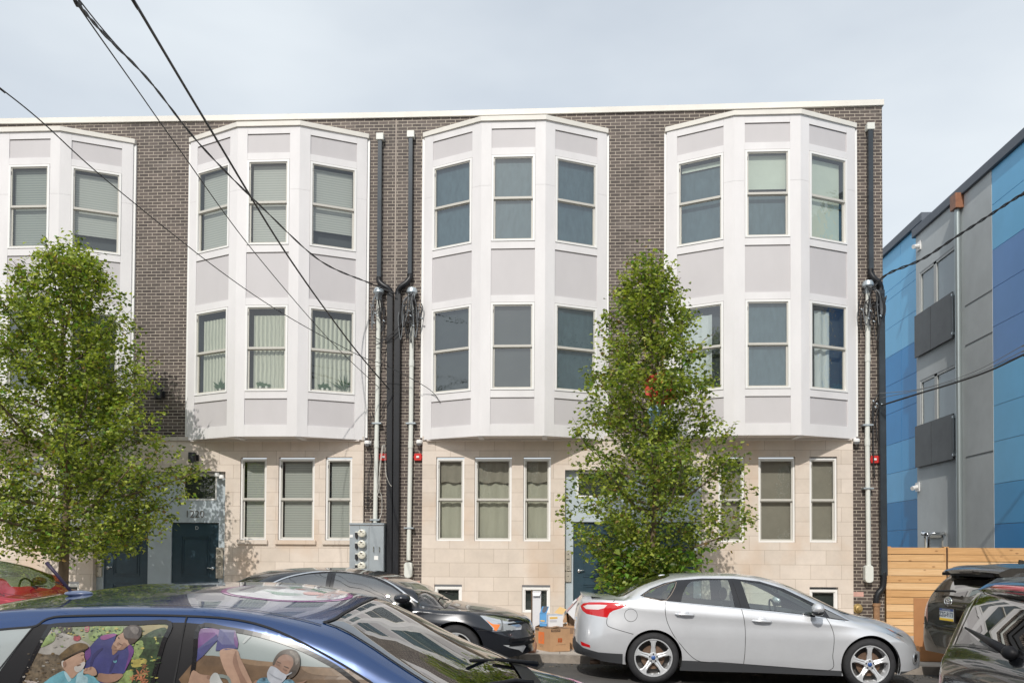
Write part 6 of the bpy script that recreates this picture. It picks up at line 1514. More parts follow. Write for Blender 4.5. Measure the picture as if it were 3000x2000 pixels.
# ---------------------------------------------------------------- black and red saloons
def dark_saloon(label, paint_, shift, glass, wind, detail=True, seatm=M_cloth):
    Yc_, hw = 11.75, .915; x0w = at(1000, 1900, Yc_-hw)[0]+shift; fr = Frame(x0w, Yc_, street_z(x0w)+.01, 0, 0)
    fr0 = Frame(x0w-shift, Yc_, street_z(x0w-shift)+.01)
    q = lambda X, Y_, yl: fr0.tr(900+X/1.96, 1200+Y_/1.96, yl)
    q6 = lambda X, Y_, yl: fr0.tr(1140+X/4.126, 1620+Y_/4.126, yl)
    S = lambda l, yl: [q(a, b, yl) for a, b in l]; S6 = lambda l, yl: [q6(a, b, yl) for a, b in l]
    zc = S([(-830, 1075), (-760, 1062), (-620, 1052), (-520, 1030), (-374, 980), (-264, 935), (-164, 915), (40, 903), (200, 903), (330, 913), (450, 936), (560, 970), (650, 1010), (750, 1057), (830, 1092)], 0)+S6([(740, 590), (900, 600), (1100, 625), (1300, 660), (1500, 710), (1640, 765), (1700, 810), (1722, 870)], -.1)
    x0 = q(-850, 1200, -.3)[0]; x1 = q6(1752, 960, -.25)[0]
    zc = sorted(p for p in zc if x0 < p[0] < x1-.01); zc = [(x0, .75)]+zc+[(x1, .50)]
    zr = S([(-740, 1090), (-620, 1075), (-500, 1045), (-374, 1005), (-264, 962), (-164, 938), (40, 922), (200, 928), (330, 945), (450, 975), (560, 1015), (650, 1060)], -.62)+S6([(380, 635), (600, 660), (800, 672), (1000, 682), (1200, 710), (1400, 755), (1560, 805), (1660, 860)], -.62)
    zr = sorted(p for p in zr if x0+.02 < p[0] < x1-.02); zr = [(x0, .68)]+zr+[(x1, .46)]
    zb = [(x0, .62), (x0+.5, .93), (x0+1.5, .93), (0, .90)]+sorted(S6([(380, 650), (600, 690), (900, 700), (1100, 740), (1300, 790), (1480, 850), (1600, 900)], -hw+.05))+[(x1, .42)]
    zb = sorted(p for p in zb if p[0] < x1-.05)+[(x1, .42)]
    L = x1-x0
    ctrl = dict(zs=[(x0, .32), (x0+.6, .22), (x1-1.1, .20), (x1-.3, .20), (x1, .24)], zm=[(x0, .45), (x0+1, .6), (x1-.9, .60), (x1, .36)], zb=zb, zr=zr, zc=zc,
                ys=[(x0, .75), (x0+1, .85), (x1-1, .86), (x1, .78)], ym=[(x0, .85), (x0+1, .91), (x1-.9, .915), (x1, .84)], yb=[(x0, .72), (x0+1.2, .84), (x1-1.6, .84), (x1-.9, .80), (x1, .62)], yr=[(x0, .62), (x0+.8, .60), (x0+1.6, .58), (x1-2.4, .60), (x1-1.4, .70), (x1-.8, .66), (x1, .5)])
    C = Car(fr, 'parked_car', label, 'car', ctrl, x0, x1, Lf=.8, pf=2.3, Lr=.6, pr=2.6, group='cars parked along the street')
    GL = -.70; xw = q6(745, 590, 0)[0]; xh = q(330, 913, 0)[0]
    C.region('hood', paint_, C.xt([(xw+.02, 5), (xw-.3, 4.05), (x1-.4, 4.05), (x1-.17, 5)]))
    wl = [q(X, Y_, GL) for X, Y_ in ((-205, 1000), (-120, 962), (0, 936), (120, 928), (250, 932), (400, 965), (500, 1008), (600, 1075), (672, 1120))]
    zlo = [(wl[-1][0]+.02, wl[-1][1]-.02), (wl[-1][0]-.9, wl[-1][1]-.06), (wl[0][0], wl[-1][1]-.04), (wl[0][0]-.25, wl[0][1]-.10)]
    C.region('window_surround', M_trim, C.xz(wl+zlo), sep=True)
    def win(pts): C.region('door_window', glass, C.xz(pts), sep=True)
    f = lambda X, Y_: q(X, Y_, GL)
    zbw = wl[-1][1]-.03
    a1 = [f(-185, 985), f(-110, 965), f(0, 945), f(112, 937)]; win(a1+[(a1[-1][0]+.01, zbw), (a1[0][0]-.05, zbw)])
    a2 = [f(160, 937), f(250, 942), f(390, 972), f(490, 1016), f(560, 1062)]; win(a2+[(a2[-1][0]+.12, zbw), (a2[0][0]-.01, zbw)])
    C.region('windshield', wind, C.xt([(xh-.02, 5), (xh+.02, 4.4), (xh+.10, 4.14), (xw-.42, 4.12), (xw-.20, 4.4), (xw-.06, 5)]))
    xrb, xrt = x0+.62, q(-264, 935, 0)[0]
    C.region('rear_window', M_cdark, C.xt([(xrt, 5), (xrt-.05, 4.3), (xrb+.2, 4.2), (xrb, 5)]))
    C.region('headlight', M_head, C.xz(S6([(1095, 752), (1150, 754), (1260, 768), (1420, 812), (1540, 868), (1590, 905), (1582, 948), (1400, 945), (1250, 938), (1255, 905), (1200, 845)], -.84), .02), sep=True)
    C.region('lamp_glass', mat('lamp smoked gap', (.25, .25, .25), .15, coat=1, metal=.6), C.xz(S6([(1330, 800), (1360, 812), (1380, 940), (1340, 940), (1360, 870)], -.84), .02), sep=True)
    C.region('indicator', M_amber, C.xz(S6([(1160, 795), (1230, 845), (1262, 858), (1335, 865), (1330, 885), (1300, 938), (1262, 935), (1268, 905), (1215, 852)], -.84), .02), sep=True)
    C.region('tail_lamp', M_tred, C.xz([(x0+.02, .72), (x0+.35, .78), (x0+.45, .86), (x0+.05, .88)]), sep=True)
    C.region('fog_panel', M_alloy if detail else M_trim, C.xz(S6([(1375, 1112), (1480, 1118), (1620, 1128), (1640, 1160), (1600, 1230), (1560, 1190), (1450, 1150)], -.82), .02), sep=True)
    C.arch(x1-.98, .31, .36); C.arch(x0+1.02, .31, .36); C.arches = sorted(C.arches)
    C.build(paint_)
    g = MB(); C.ribbon('', [(a, C.t_of(a, b)) for a, b in smooth_poly(wl, 4, closed=False)], .022, M_chrome if detail else M_trim, off=.006, g=g); split_islands(C.loc_build(g, 'chrome_strip'))
    g = MB()
    xg = f(137, 937)[0]
    for xx in (xg,): C.ribbon('', [(xx+.01*(b < .8), C.t_of(xx, b)) for b in np.linspace(.3, f(137, 937)[1], 20)], .007, M_seamk, g=g)
    C.ribbon('', [(a, C.t_of(a, b)) for a, b in smooth_poly(S6([(375, 560), (370, 610), (400, 660), (420, 800)], -.85), 4, closed=False)], .007, M_seamk, g=g)
    C.ribbon('', [(a, C.t_of(a, b)) for a, b in smooth_poly(S6([(1065, 925), (1250, 930), (1580, 955)], -.85), 4, closed=False)], .007, M_seamk, g=g)
    C.ribbon('', [(u, 4.05) for u in np.linspace(xw-.3, x1-.4, 30)], .007, M_seamk, g=g)
    split_islands(C.loc_build(g, 'panel_gap'))
    for cx_ in (x0+1.02, x1-.98): C.wheel(cx_, .31, .315, .885, blue=False)
    for sd_ in (-1, 1):
        a, b = q(545, 1082, -1.0); a -= 0 if detail else .35; g = MB(); g.m(paint_); ellip(g, (a, sd_*.99, b), (.11, .12, .065)); g.tube([(a+.02, sd_*.78, b-.05), (a+.02, sd_*.93, b-.03)], .025, 8); C.loc_build(g, 'side_mirror', smooth=True)
    # grille and bumper mouth on the rounded nose
    g = MB(); g.m(M_trim)
    for zz in (.62, .66, .70): C.ribbon('', [(u, C.t_of(u, zz)) for u in x1-.32*(1-np.linspace(0, 1, 16))**2-.004], .02, M_chrome if zz == .70 else M_trimd, off=.006, g=g)
    for zz in (.36, .42): C.ribbon('', [(u, C.t_of(u, zz)) for u in x1-.30*(1-np.linspace(0, 1, 16))**2-.004], .035, M_trimd, off=.006, g=g)
    C.loc_build(g, 'grille')
    seats(C, [(.20, -.36), (.20, .36), (-.70, -.36), (-.70, .36)], .44, seatm, h=.56); steering(C, .66, .36, .84)
    g = MB(); g.m(M_dash); ellip(g, (xw-.55, 0, .76), (.33, .70, .11)); C.loc_build(g, 'dashboard', smooth=True)
    g = MB(); g.m(M_trimd)
    for yy in (.1, -.45): p = C.P([xw-.16], [C.t_top(xw-.16, yy)])[0]; g.tube([(xw+.03, yy, p[2]+.0), (xw-.10, yy+.1, p[2]+.02), (xw-.14, yy+.5, p[2]+.012)], .009, 6)
    split_islands(C.loc_build(g, 'wiper', smooth=True))
    return C
M_blackp = paint('black car paint', (.010, .012, .018), .2, .22)
M_redp = paint('red car paint', (.34, .012, .025), .3, .25)
C_black = dark_saloon('glossy black saloon at the far kerb, its nose next to the cardboard boxes', M_blackp, 0, M_cdark, M_wshield)
C_red = dark_saloon('red car at the left edge, only its windscreen and bonnet rising behind the blue roof', M_redp, -5.62, M_cglass, M_wshield, detail=False)
# ---------------------------------------------------------------- decals laid on curved panels
def fill2d(pts, step):
    """triangulate a plane polygon with inner points; returns verts, tris"""
    P_ = [tuple(p) for p in pts]; V = [Vector(p) for p in P_]; n = len(V); E = [(i, (i+1) % n) for i in range(n)]
    xs = [p[0] for p in P_]; ys = [p[1] for p in P_]
    def ins(x, y):
        c = False; j = n-1
        for i in range(n):
            if (P_[i][1] > y) != (P_[j][1] > y) and x < (P_[j][0]-P_[i][0])*(y-P_[i][1])/(P_[j][1]-P_[i][1])+P_[i][0]: c = not c
            j = i
        return c
    x = min(xs)+step*.5
    while x < max(xs):
        y = min(ys)+step*.5
        while y < max(ys):
            if ins(x, y): V.append(Vector((x, y)))
            y += step
        x += step
    r = delaunay_2d_cdt(V, E, [], 0, 1e-6); vs = [(v.x, v.y) for v in r[0]]; T = []
    for f in r[2]:
        for k in range(1, len(f)-1):
            a, b, c = vs[f[0]], vs[f[k]], vs[f[k+1]]
            if abs((b[0]-a[0])*(c[1]-a[1])-(b[1]-a[1])*(c[0]-a[0])) > 1e-10 and ins((a[0]+b[0]+c[0])/3, (a[1]+b[1]+c[1])/3): T.append((f[0], f[k], f[k+1]))
    return vs, T
def drape(C, g, pts, fn, material, off, side=-1, step=.06):
    vs, T = fill2d(pts, step); g.m(material); q = [C.surf(*fn(a, b), side, off)[0] for a, b in vs]
    for t in T:
        a, b, c = q[t[0]], q[t[1]], q[t[2]]; n_ = (b-a).cross(c-a); w = C.surf(*fn(*vs[t[0]]), side, 0)[1]
        g.face([a, b, c] if n_.dot(w) > 0 else [a, c, b])
# ---------------------------------------------------------------- blue hatchback in the foreground
def blue():
    fr = Frame(-1.9, 4.40, -.02, R_(3.4), R_(-.5))
    hw = .845
    z1 = lambda X, Y_, yl: fr.tr(X/1.96, 1200+Y_/1.96, yl)
    z2 = lambda X, Y_, yl: fr.tr(900+X/1.96, 1200+Y_/1.96, yl)
    A1 = lambda l, yl: [z1(a, b, yl) for a, b in l]; A2 = lambda l, yl: [z2(a, b, yl) for a, b in l]
    zc = A1([(-260, 1180), (0, 1108), (200, 1065), (400, 1036), (600, 1015), (850, 998), (1100, 988), (1300, 984), (1600, 992), (1800, 1008)], .35)
    zcw = [fr.tr(1053, 1738, .50), (.90, fr.tr(1145, 1751, .58)[1])]
    # windscreen and bonnet centre line from the far edge
    far = A2([(600, 1130), (850, 1260), (1100, 1400), (1230, 1470)], .60)
    #print('BLUE far', [tuple(round(v, 2) for v in p) for p in far], [tuple(round(v, 2) for v in p) for p in zcw], 'zc', [tuple(round(v, 2) for v in p) for p in zc])
    near = A2([(110, 1262), (330, 1385), (640, 1568)], -.60)
    x0, x1 = zc[0][0]-.35, far[-1][0]+.92; xh = .90; xw = far[-1][0]+.05
    zn = np.poly1d(np.polyfit([p[0] for p in near], [p[1] for p in near], 1)); zf_ = lambda x: float(np.interp(x, [p[0] for p in far], [p[1] for p in far]))
    ws = lambda x: .85*float(zn(x))+.15*zf_(x) if x < 1.3 else zf_(x)-.85*(zf_(1.3)-float(zn(1.3)))*max(0, (xw-x)/(xw-1.3))
    wx = [1.04, 1.2, 1.35, 1.5, 1.62]; zw = ws(xw)
    zcc = [(x0, .62), (x0+.06, .90), (x0+.30, zc[0][1]-.08)]+[(x, z-.012) for x, z in zc if x > x0+.32 and x < xh-.25]+[(xh, ws(xh)+.055)]+[(x+.03, ws(x)+.042) for x in wx]+[(xw+.03, zw+.02), (xw+.25, zw-.045), (xw+.55, zw-.14), (x1-.12, zw-.33), (x1-.03, .50), (x1, .42)]
    rail = [p for p in A1([(-260, 1195), (0, 1150), (300, 1139), (700, 1131), (1100, 1136), (1400, 1164), (1700, 1224)], -.60) if p[0] < .75]
    zrr = [(x0, .58), (x0+.08, .86), (x0+.26, rail[0][1]-.06)]+[p for p in rail if p[0] > x0+.3]+[(xh, ws(xh)-.005)]+[(x, ws(x)) for x in wx]+[(xw, zw-.03), (xw+.3, zw-.10), (x1-.15, zw-.34), (x1-.03, .46), (x1, .40)]
    #print('BLUE rail', [tuple(round(v, 2) for v in p) for p in zrr], 'x', x0, x1)
    ctrl = dict(zs=[(x0, .35), (x0+.5, .22), (x1-.4, .2), (x1, .25)], zm=[(x0, .48), (x0+1, .60), (x1-.9, .58), (x1, .33)], zb=[(x0, .55), (x0+.3, 1.0), (x0+1.2, .97), (xw-.6, .90), (xw, .86), (x1-.4, .68), (x1, .37)],
                zr=zrr, zc=zcc, ys=[(x0, .7), (x0+1, .80), (x1-1, .80), (x1, .75)], ym=[(x0, .78), (x0+1, .85), (x1-.9, .85), (x1, .80)], yb=[(x0, .70), (x0+1, .78), (xw-.5, .78), (xw+.2, .72), (x1, .6)],
                yr=[(x0, .60), (x0+.4, .565), (x0+1.2, .575), (xh, .60), (xw-.3, .68), (xw, .70), (xw+.5, .62), (x1, .5)])
    C = Car(fr, 'parked_car', 'blue hatchback in the foreground with pictures printed on its windows', 'car', ctrl, x0, x1, Lf=.75, pf=2.3, Lr=.45, pr=2.8, group='cars parked along the street', crease=.008)
    P_ = paint('deep blue car paint', (.005, .040, .15), .30, .20); P_.node_tree.nodes['Principled BSDF'].inputs['Coat IOR'].default_value = 1.6
    GL = -.665
    C.region('hood', P_, C.xt([(xw+.06, 5), (xw-.08, 4.05), (x1-.33, 4.05), (x1-.14, 5)]))
    wr = A1([(300, 1243), (500, 1233), (800, 1228), (962, 1229), (950, 1330), (935, 1430), (915, 1568), (905, 1720), (120, 1720), (170, 1568), (215, 1430), (250, 1330), (275, 1265)], GL)
    wf = A1([(1146, 1250), (1300, 1263), (1500, 1300), (1700, 1362), (1850, 1430), (1960, 1490), (2100, 1590), (2220, 1700), (1128, 1720), (1135, 1568), (1140, 1400)], GL)
    wq = A1([(178, 1251), (0, 1268), (-180, 1300), (-300, 1560), (0, 1560), (95, 1400)], GL)
    # black pillars
    C.region('pillar_trim', M_trimd, C.xz(A1([(178, 1250), (205, 1232), (300, 1232), (275, 1265), (215, 1430), (170, 1568), (120, 1720), (0, 1720), (0, 1560), (95, 1400)], GL)), sep=True)
    C.region('pillar_trim', M_trimd, C.xz(A1([(940, 1222), (1060, 1224), (1160, 1232), (1146, 1330), (1135, 1568), (1128, 1720), (900, 1720), (915, 1568), (935, 1430), (950, 1330)], GL)), sep=True)
    M_wp = mat('pale window film', (.31, .345, .35), .35, coat=.8, noise=.05, nscale=2)
    M_gard = mat('garden print', (.08, .12, .05), .35, coat=.8, noise=.9, nscale=11, col2=(.24, .25, .16))
    M_wall = mat('interior wall print', (.235, .275, .275), .35, coat=.8, noise=.04, nscale=3)
    C.region('quarter_window', M_wp, C.xz(wq), sep=True)
    C.region('door_window', M_gard, C.xz(wr), sep=True)
    C.region('door_window', M_wall, C.xz(wf), sep=True)
    C.region('windshield', M_wshield, C.xt([(xh+.0, 5), (xh-.01, 4.5), (xh-.05, 4.16), (xh+.2, 4.12), (xw-.36, 4.08), (xw-.12, 4.3), (xw, 5)]))
    C.region('rear_window', M_cdark, C.xt([(x0+.34, 5), (x0+.34, 4.2), (x0+.12, 4.2), (x0+.10, 5)]))
    C.region('headlight', M_head, C.xz([(x1-.75, .80), (x1-.35, .70), (x1-.12, .56), (x1-.3, .55), (x1-.6, .66)]), sep=True)
    C.region('tail_lamp', M_tred, C.xz([(x0+.03, .72), (x0+.28, .78), (x0+.22, 1.02), (x0+.06, 1.0)]), sep=True)
    C.arch(x1-.88, .30, .35); C.arch(x0+.80, .30, .35); C.arches = sorted(C.arches)
    C.build(P_)
    T = lambda l, yl=GL: [(a, C.t_of(a, b)) for a, b in smooth_poly(A1(l, yl), 4, closed=False)]
    g = MB()
    C.ribbon('', T([(-300, 1300), (0, 1262), (150, 1250), (200, 1240), (230, 1215), (265, 1200), (350, 1190), (700, 1184), (1050, 1189), (1300, 1205), (1500, 1245), (1700, 1322), (1960, 1452), (2150, 1560)]), .009, M_seamk, off=.003, g=g)
    C.ribbon('', T([(1055, 1189), (1052, 1300), (1046, 1450), (1036, 1568), (1030, 1700)]), .007, M_seamk, off=.003, g=g)
    C.ribbon('', T([(180, 1252), (90, 1400), (-10, 1560), (-60, 1700)]), .006, M_seamk, off=.003, g=g)
    split_islands(C.loc_build(g, 'panel_gap'))
    g = MB()
    C.ribbon('', T([(120, 1720), (170, 1568), (215, 1430), (250, 1330), (275, 1262), (300, 1241), (500, 1231), (800, 1226), (966, 1228), (950, 1330), (935, 1430), (915, 1568), (905, 1720)]), .020, M_trim, off=.004, g=g)
    C.ribbon('', T([(1128, 1720), (1135, 1568), (1140, 1400), (1143, 1246), (1300, 1259), (1500, 1296), (1700, 1358), (1850, 1426), (1960, 1486), (2100, 1586), (2220, 1698)]), .020, M_trim, off=.004, g=g)
    split_islands(C.loc_build(g, 'window_rubber'))
    # roof ditch and screen moulding
    g = MB(); C.ribbon('', [(u, 4.10) for u in np.linspace(x0+.45, xh-.05, 40)], .010, mat('roof ditch strip', (.02, .03, .07), .4), off=.004, g=g); split_islands(C.loc_build(g, 'roof_ditch'))
    g = MB(); edge = [(xh-.05, 4.16), (xh-.02, 4.3), (xh-.01, 4.5), (xh, 4.75), (xh, 5.0)]
    C.ribbon('', smooth_poly(edge, 5, closed=False), .016, M_trimd, off=.004, g=g); C.ribbon('', smooth_poly([(xh-.05, 4.16), (xh+.2, 4.12), (xw-.36, 4.08)], 8, closed=False), .014, M_trimd, off=.004, g=g); split_islands(C.loc_build(g, 'screen_moulding'))
    # cowl and wipers
    g = MB(); g.m(M_trimd)
    rows = []
    for t_ in np.linspace(4.1, 5, 14):
        xa = np.interp(t_, [4.1, 4.3, 5], [xw-.34, xw-.12, xw]); p = C.P([xa-.01], [t_])[0]; r_ = C.P([xa+.10], [t_])[0]; rows.append([(p[0], -p[1], p[2]+.008), (xa+.05, -(p[1]+r_[1])/2, (p[2]+r_[2])/2+.006), (r_[0], -r_[1], r_[2]+.008)])
    g.grid(rows+[[(a, -b, c) for a, b, c in rw] for rw in rows[::-1]]); C.loc_build(g, 'cowl_grille', smooth=True)
    for (ya, yb_, xx) in ((.50, -.12, 0), (-.12, -.66, 0)):
        g = MB(); g.m(M_trimd)
        pa = C.P([xw-.02], [C.t_top(xw-.02, ya)])[0]; pb = C.P([xw-.20], [C.t_top(xw-.20, yb_)])[0]
        g.tube([(xw+.04, ya, pa[2]+.02), (xw-.04, ya-.08, pa[2]+.045), ((xw-.16), (ya+yb_)/2, (pa[2]+pb[2])/2+.05)], [.018, .014, .010], 6); g.tube([(xw-.10, ya-.06, pa[2]+.035), ((xw-.20), (ya+yb_)/2, (pa[2]+pb[2])/2+.045), (xw-.26, yb_, pb[2]+.05)], .009, 5); C.loc_build(g, 'wiper', smooth=True)
    # antenna
    a = fr.tr(225, 1737, 0); b = fr.tr(136, 1647, 0)
    g = MB(); g.m(mat('antenna base blue', (.10, .13, .22), .3, coat=.6)); ellip(g, (a[0]+.01, 0, a[1]), (.075, .036, .016), 18, 8); o = C.loc_build(g, 'antenna', smooth=True)
    g = MB(); g.m(mat('antenna mast', (.03, .02, .05), .5)).tube([(a[0]-.03, 0, a[1]+.008), (b[0]+.04, 0, b[1]-.045), (b[0], 0, b[1])], [.008, .009, .010], 8); m_ = g.build('antenna_mast', None, smooth=True); m_.parent = o
    for sd_ in (-1, 1):
        g = MB(); g.m(P_); ellip(g, (xw-.45, sd_*.93, .94), (.09, .11, .07)); g.tube([(xw-.45, sd_*.75, .9), (xw-.45, sd_*.88, .92)], .025, 6); C.loc_build(g, 'side_mirror', smooth=True)
    for cx_ in (x0+.80, x1-.88): C.wheel(cx_, .30, .305, .82, blue=False, lug=False)
    seats(C, [(x0+1.05, -.34), (x0+1.05, .34), (xw-1.15, -.34), (xw-1.15, .34)], .40, M_cloth, h=.56)
    g = MB(); g.m(M_dash); ellip(g, (xw-.36, 0, .80), (.40, .66, .10)); C.loc_build(g, 'dashboard', smooth=True)
    # ---- pictures printed on the side windows
    fn = lambda a, b: (a, C.t_of(a, b))
    zq = lambda l, s=4, k=4.2, ox=0: [fr.tr(ox+x/k, 1780+y/k, GL) for x, y in (smooth_poly(l, s) if s else l)]
    cols = {}
    def cm(nm, c, n_=.12, sc=7):
        l = sum(c)/3; c = tuple((v*.86+l*.14)*.66 for v in c); return mat('print '+nm, c, .34, coat=.8, noise=n_+.10, nscale=sc*1.6)
    def layer(g, l, material, lev, s=4, k=4.2, ox=0, clip=None): drape(C, g, zq(l, s, k, ox), fn, material, .0012+.0009*lev, step=.05)
    gp = MB()
    skin, skin2, shadow_ = cm('skin', (.50, .30, .20)), cm('skin dark', (.34, .185, .12)), cm('skin shade', (.24, .125, .08))
    navy, purple, lilac = cm('scrub navy', (.045, .05, .22), .15), cm('scrub purple', (.16, .04, .24), .15), cm('scrub edge', (.30, .06, .26))
    aqua, aqua2 = cm('shirt aqua', (.13, .42, .52), .18, 10), cm('shirt light', (.33, .55, .62), .2, 14)
    capb, hairb, grey = cm('tweed cap', (.17, .105, .035), .45, 16), cm('brown hair', (.07, .042, .028), .5, 18), cm('beard white', (.58, .54, .50), .1)
    path, mulch = cm('gravel path', (.42, .39, .35), .15, 10), cm('mulch', (.17, .125, .075), .6, 26)
    dgreen, lgreen, yel, orange, red = cm('dark foliage', (.028, .065, .02), .7, 16), cm('light foliage', (.26, .36, .10), .5, 16), cm('yellow foliage', (.50, .42, .07), .4, 18), cm('orange bloom', (.48, .16, .06), .4, 20), cm('red bloom', (.42, .05, .07), .4, 20)
    layer(gp, [(640, 265), (860, 330), (1120, 430), (1130, 520), (800, 560), (560, 560), (500, 520), (570, 350)], path, 0)
    layer(gp, [(470, 560), (620, 555), (800, 570), (900, 760), (850, 960), (360, 960), (380, 860)], mulch, 1)
    layer(gp, [(380, 860), (560, 870), (640, 940), (600, 1000), (350, 1000)], cm('pale petals', (.52, .44, .40), .4, 24), 2)
    layer(gp, [(740, 240), (870, 240), (860, 310), (760, 300)], cm('tree trunk print', (.10, .07, .045), .3), 1)
    layer(gp, [(600, 340), (680, 300), (690, 400), (560, 470), (540, 430)], lgreen, 2)
    layer(gp, [(1100, 240), (1300, 230), (1500, 240), (1480, 320), (1300, 330), (1180, 400), (1110, 360)], lgreen, 1)
    layer(gp, [(1740, 225), (2050, 222), (2050, 300), (1760, 330)], cm('ochre wall print', (.36, .30, .12), .1), 1)
    layer(gp, [(1880, 280), (2050, 260), (2030, 520), (1990, 760), (1960, 960), (1560, 960), (1640, 720), (1690, 560), (1720, 400)], dgreen, 2)
    layer(gp, [(1700, 420), (1780, 400), (1800, 520), (1720, 620), (1690, 560)], lgreen, 3); layer(gp, [(1690, 600), (1860, 610), (1840, 680), (1700, 700)], yel, 3)
    layer(gp, [(1640, 740), (1720, 760), (1700, 900), (1560, 900), (1590, 800)], lgreen, 3)
    for cx_, cy_, s_ in ((1800, 790, 1.2), (1870, 760, .8), (1840, 840, 1.1), (1720, 830, .7), (1880, 890, .9), (1850, 690, .6)):
        for k in range(6):
            a = k*1.05+cx_; layer(gp, [(cx_, cy_), (cx_+28*s_*math.cos(a-.35), cy_+28*s_*math.sin(a-.35)), (cx_+72*s_*math.cos(a), cy_+72*s_*math.sin(a)), (cx_+28*s_*math.cos(a+.35), cy_+28*s_*math.sin(a+.35))], orange, 4, 0)
    rn = random.Random(8)
    for k in range(150):
        zone = rn.random()
        if zone < .4: cx_, cy_ = rn.uniform(1660, 2030), rn.uniform(270, 920); cc = rn.choice((lgreen, dgreen, dgreen, dgreen, yel))
        elif zone < .6: cx_, cy_ = rn.uniform(620, 1500), rn.uniform(235, 350); cc = rn.choice((lgreen, dgreen, mulch, yel))
        elif zone < .9: cx_, cy_ = rn.uniform(400, 880), rn.uniform(545, 930); cc = rn.choice((path, mulch, capb, cols.setdefault('m', cm('bark chip', (.08, .055, .035), .5, 30))))
        else: cx_, cy_ = rn.uniform(500, 1100), rn.uniform(330, 520); cc = rn.choice((path, lgreen, cols.setdefault('g', cm('path shade', (.28, .26, .23), .2, 20))))
        a = rn.uniform(0, 6); s_ = rn.uniform(8, 30); b_ = rn.uniform(.25, .6)
        layer(gp, [(cx_+s_*math.cos(a+q), cy_+s_*b_*math.sin(a+q)*rn.uniform(.7, 1.2)) for q in (0, 1.2, 2.4, 3.6, 4.9)], cc, 4, 0)
    for k in range(46):
        cx_, cy_ = rn.choice([(rn.uniform(1720, 2010), rn.uniform(300, 640)), (rn.uniform(1100, 1480), rn.uniform(240, 360)), (rn.uniform(620, 900), rn.uniform(245, 320))]); a = rn.uniform(0, 6); s_ = rn.uniform(22, 48)
        layer(gp, [(cx_, cy_), (cx_+s_*.5*math.cos(a-.5), cy_+s_*.5*math.sin(a-.5)), (cx_+s_*math.cos(a), cy_+s_*math.sin(a)), (cx_+s_*.5*math.cos(a+.5), cy_+s_*.5*math.sin(a+.5))], rn.choice((lgreen, dgreen, dgreen, yel)), 4, 0)
    layer(gp, [(930, 340), (990, 335), (1015, 375), (980, 400), (930, 385)], red, 3); layer(gp, [(1040, 240), (1090, 235), (1095, 290), (1050, 290)], cm('pink bloom', (.50, .13, .17), .3, 20), 3)
    # carer bending over
    layer(gp, [(1440, 325), (1350, 325), (1260, 345), (1200, 400), (1150, 470), (1105, 520), (1105, 570), (1140, 620), (1120, 700), (1200, 730), (1290, 760), (1330, 920), (1440, 930), (1445, 780), (1600, 775), (1640, 700), (1690, 560), (1690, 500), (1640, 440), (1560, 470), (1440, 510)], navy, 5)
    layer(gp, [(1350, 322), (1450, 320), (1430, 345), (1330, 385), (1270, 380), (1265, 345)], lilac, 6); layer(gp, [(1640, 445), (1690, 500), (1690, 560), (1640, 700), (1615, 740), (1640, 560), (1615, 470)], purple, 6)
    layer(gp, [(1105, 525), (1150, 470), (1180, 560), (1150, 620), (1118, 600)], purple, 6)
    layer(gp, [(1430, 470), (1500, 505), (1455, 560), (1435, 540)], skin2, 6)
    layer(gp, [(1465, 350), (1540, 300), (1600, 330), (1650, 410), (1610, 460), (1560, 500), (1490, 508), (1425, 495), (1430, 430), (1450, 400)], skin, 7)
    layer(gp, [(1425, 495), (1430, 440), (1470, 470), (1500, 508)], skin2, 8); layer(gp, [(1475, 425), (1500, 415), (1510, 440), (1490, 455), (1478, 445)], skin2, 8)
    layer(gp, [(1490, 380), (1475, 360), (1482, 352), (1500, 372)], hairb, 8, 0); layer(gp, [(1505, 425), (1535, 440), (1560, 450), (1535, 448), (1508, 436)], hairb, 8); layer(gp, [(1455, 462), (1480, 472), (1478, 480), (1455, 470)], shadow_, 9)
    layer(gp, [(1530, 300), (1540, 255), (1590, 225), (1670, 222), (1740, 250), (1755, 330), (1720, 390), (1660, 440), (1625, 430), (1600, 390), (1560, 370)], hairb, 9)
    layer(gp, [(1600, 245), (1680, 240), (1720, 280), (1700, 330), (1640, 300)], cm('hair shine', (.16, .13, .11), .5, 22), 10)
    layer(gp, [(1200, 560), (1300, 480), (1310, 500), (1230, 600), (1210, 700), (1190, 690)], cm('scrub fold', (.03, .03, .14), .2), 6, 2); layer(gp, [(1450, 640), (1500, 560), (1520, 570), (1480, 680), (1450, 760), (1430, 750)], cm('scrub fold', (.03, .03, .14), .2), 6, 2)
    layer(gp, [(1560, 420), (1600, 440), (1600, 470), (1550, 498), (1500, 506), (1530, 470)], skin2, 8)
    # forearm and hand
    layer(gp, [(1320, 770), (1420, 780), (1595, 778), (1580, 830), (1500, 872), (1400, 880), (1310, 850), (1300, 800)], skin2, 7)
    layer(gp, [(1125, 745), (1160, 715), (1230, 698), (1280, 740), (1290, 790), (1240, 800), (1190, 780), (1140, 775)], skin, 11); 
    for i in range(4): layer(gp, [(1128+i*22, 735-i*9), (1150+i*20, 712-i*4), (1160+i*20, 722-i*4), (1140+i*22, 752-i*6)], skin2 if i % 2 else skin, 12, 2)
    layer(gp, [(1470, 620), (1485, 640), (1500, 615), (1510, 640), (1490, 655), (1465, 640)], aqua, 7, 0)
    # seated older man
    layer(gp, [(640, 960), (700, 850), (800, 780), (890, 745), (960, 800), (1050, 780), (1130, 790), (1210, 780), (1300, 850), (1370, 960)], aqua, 8)
    layer(gp, [(1060, 740), (1120, 720), (1130, 790), (1190, 830), (1170, 960), (1060, 960), (1050, 830)], aqua2, 9)
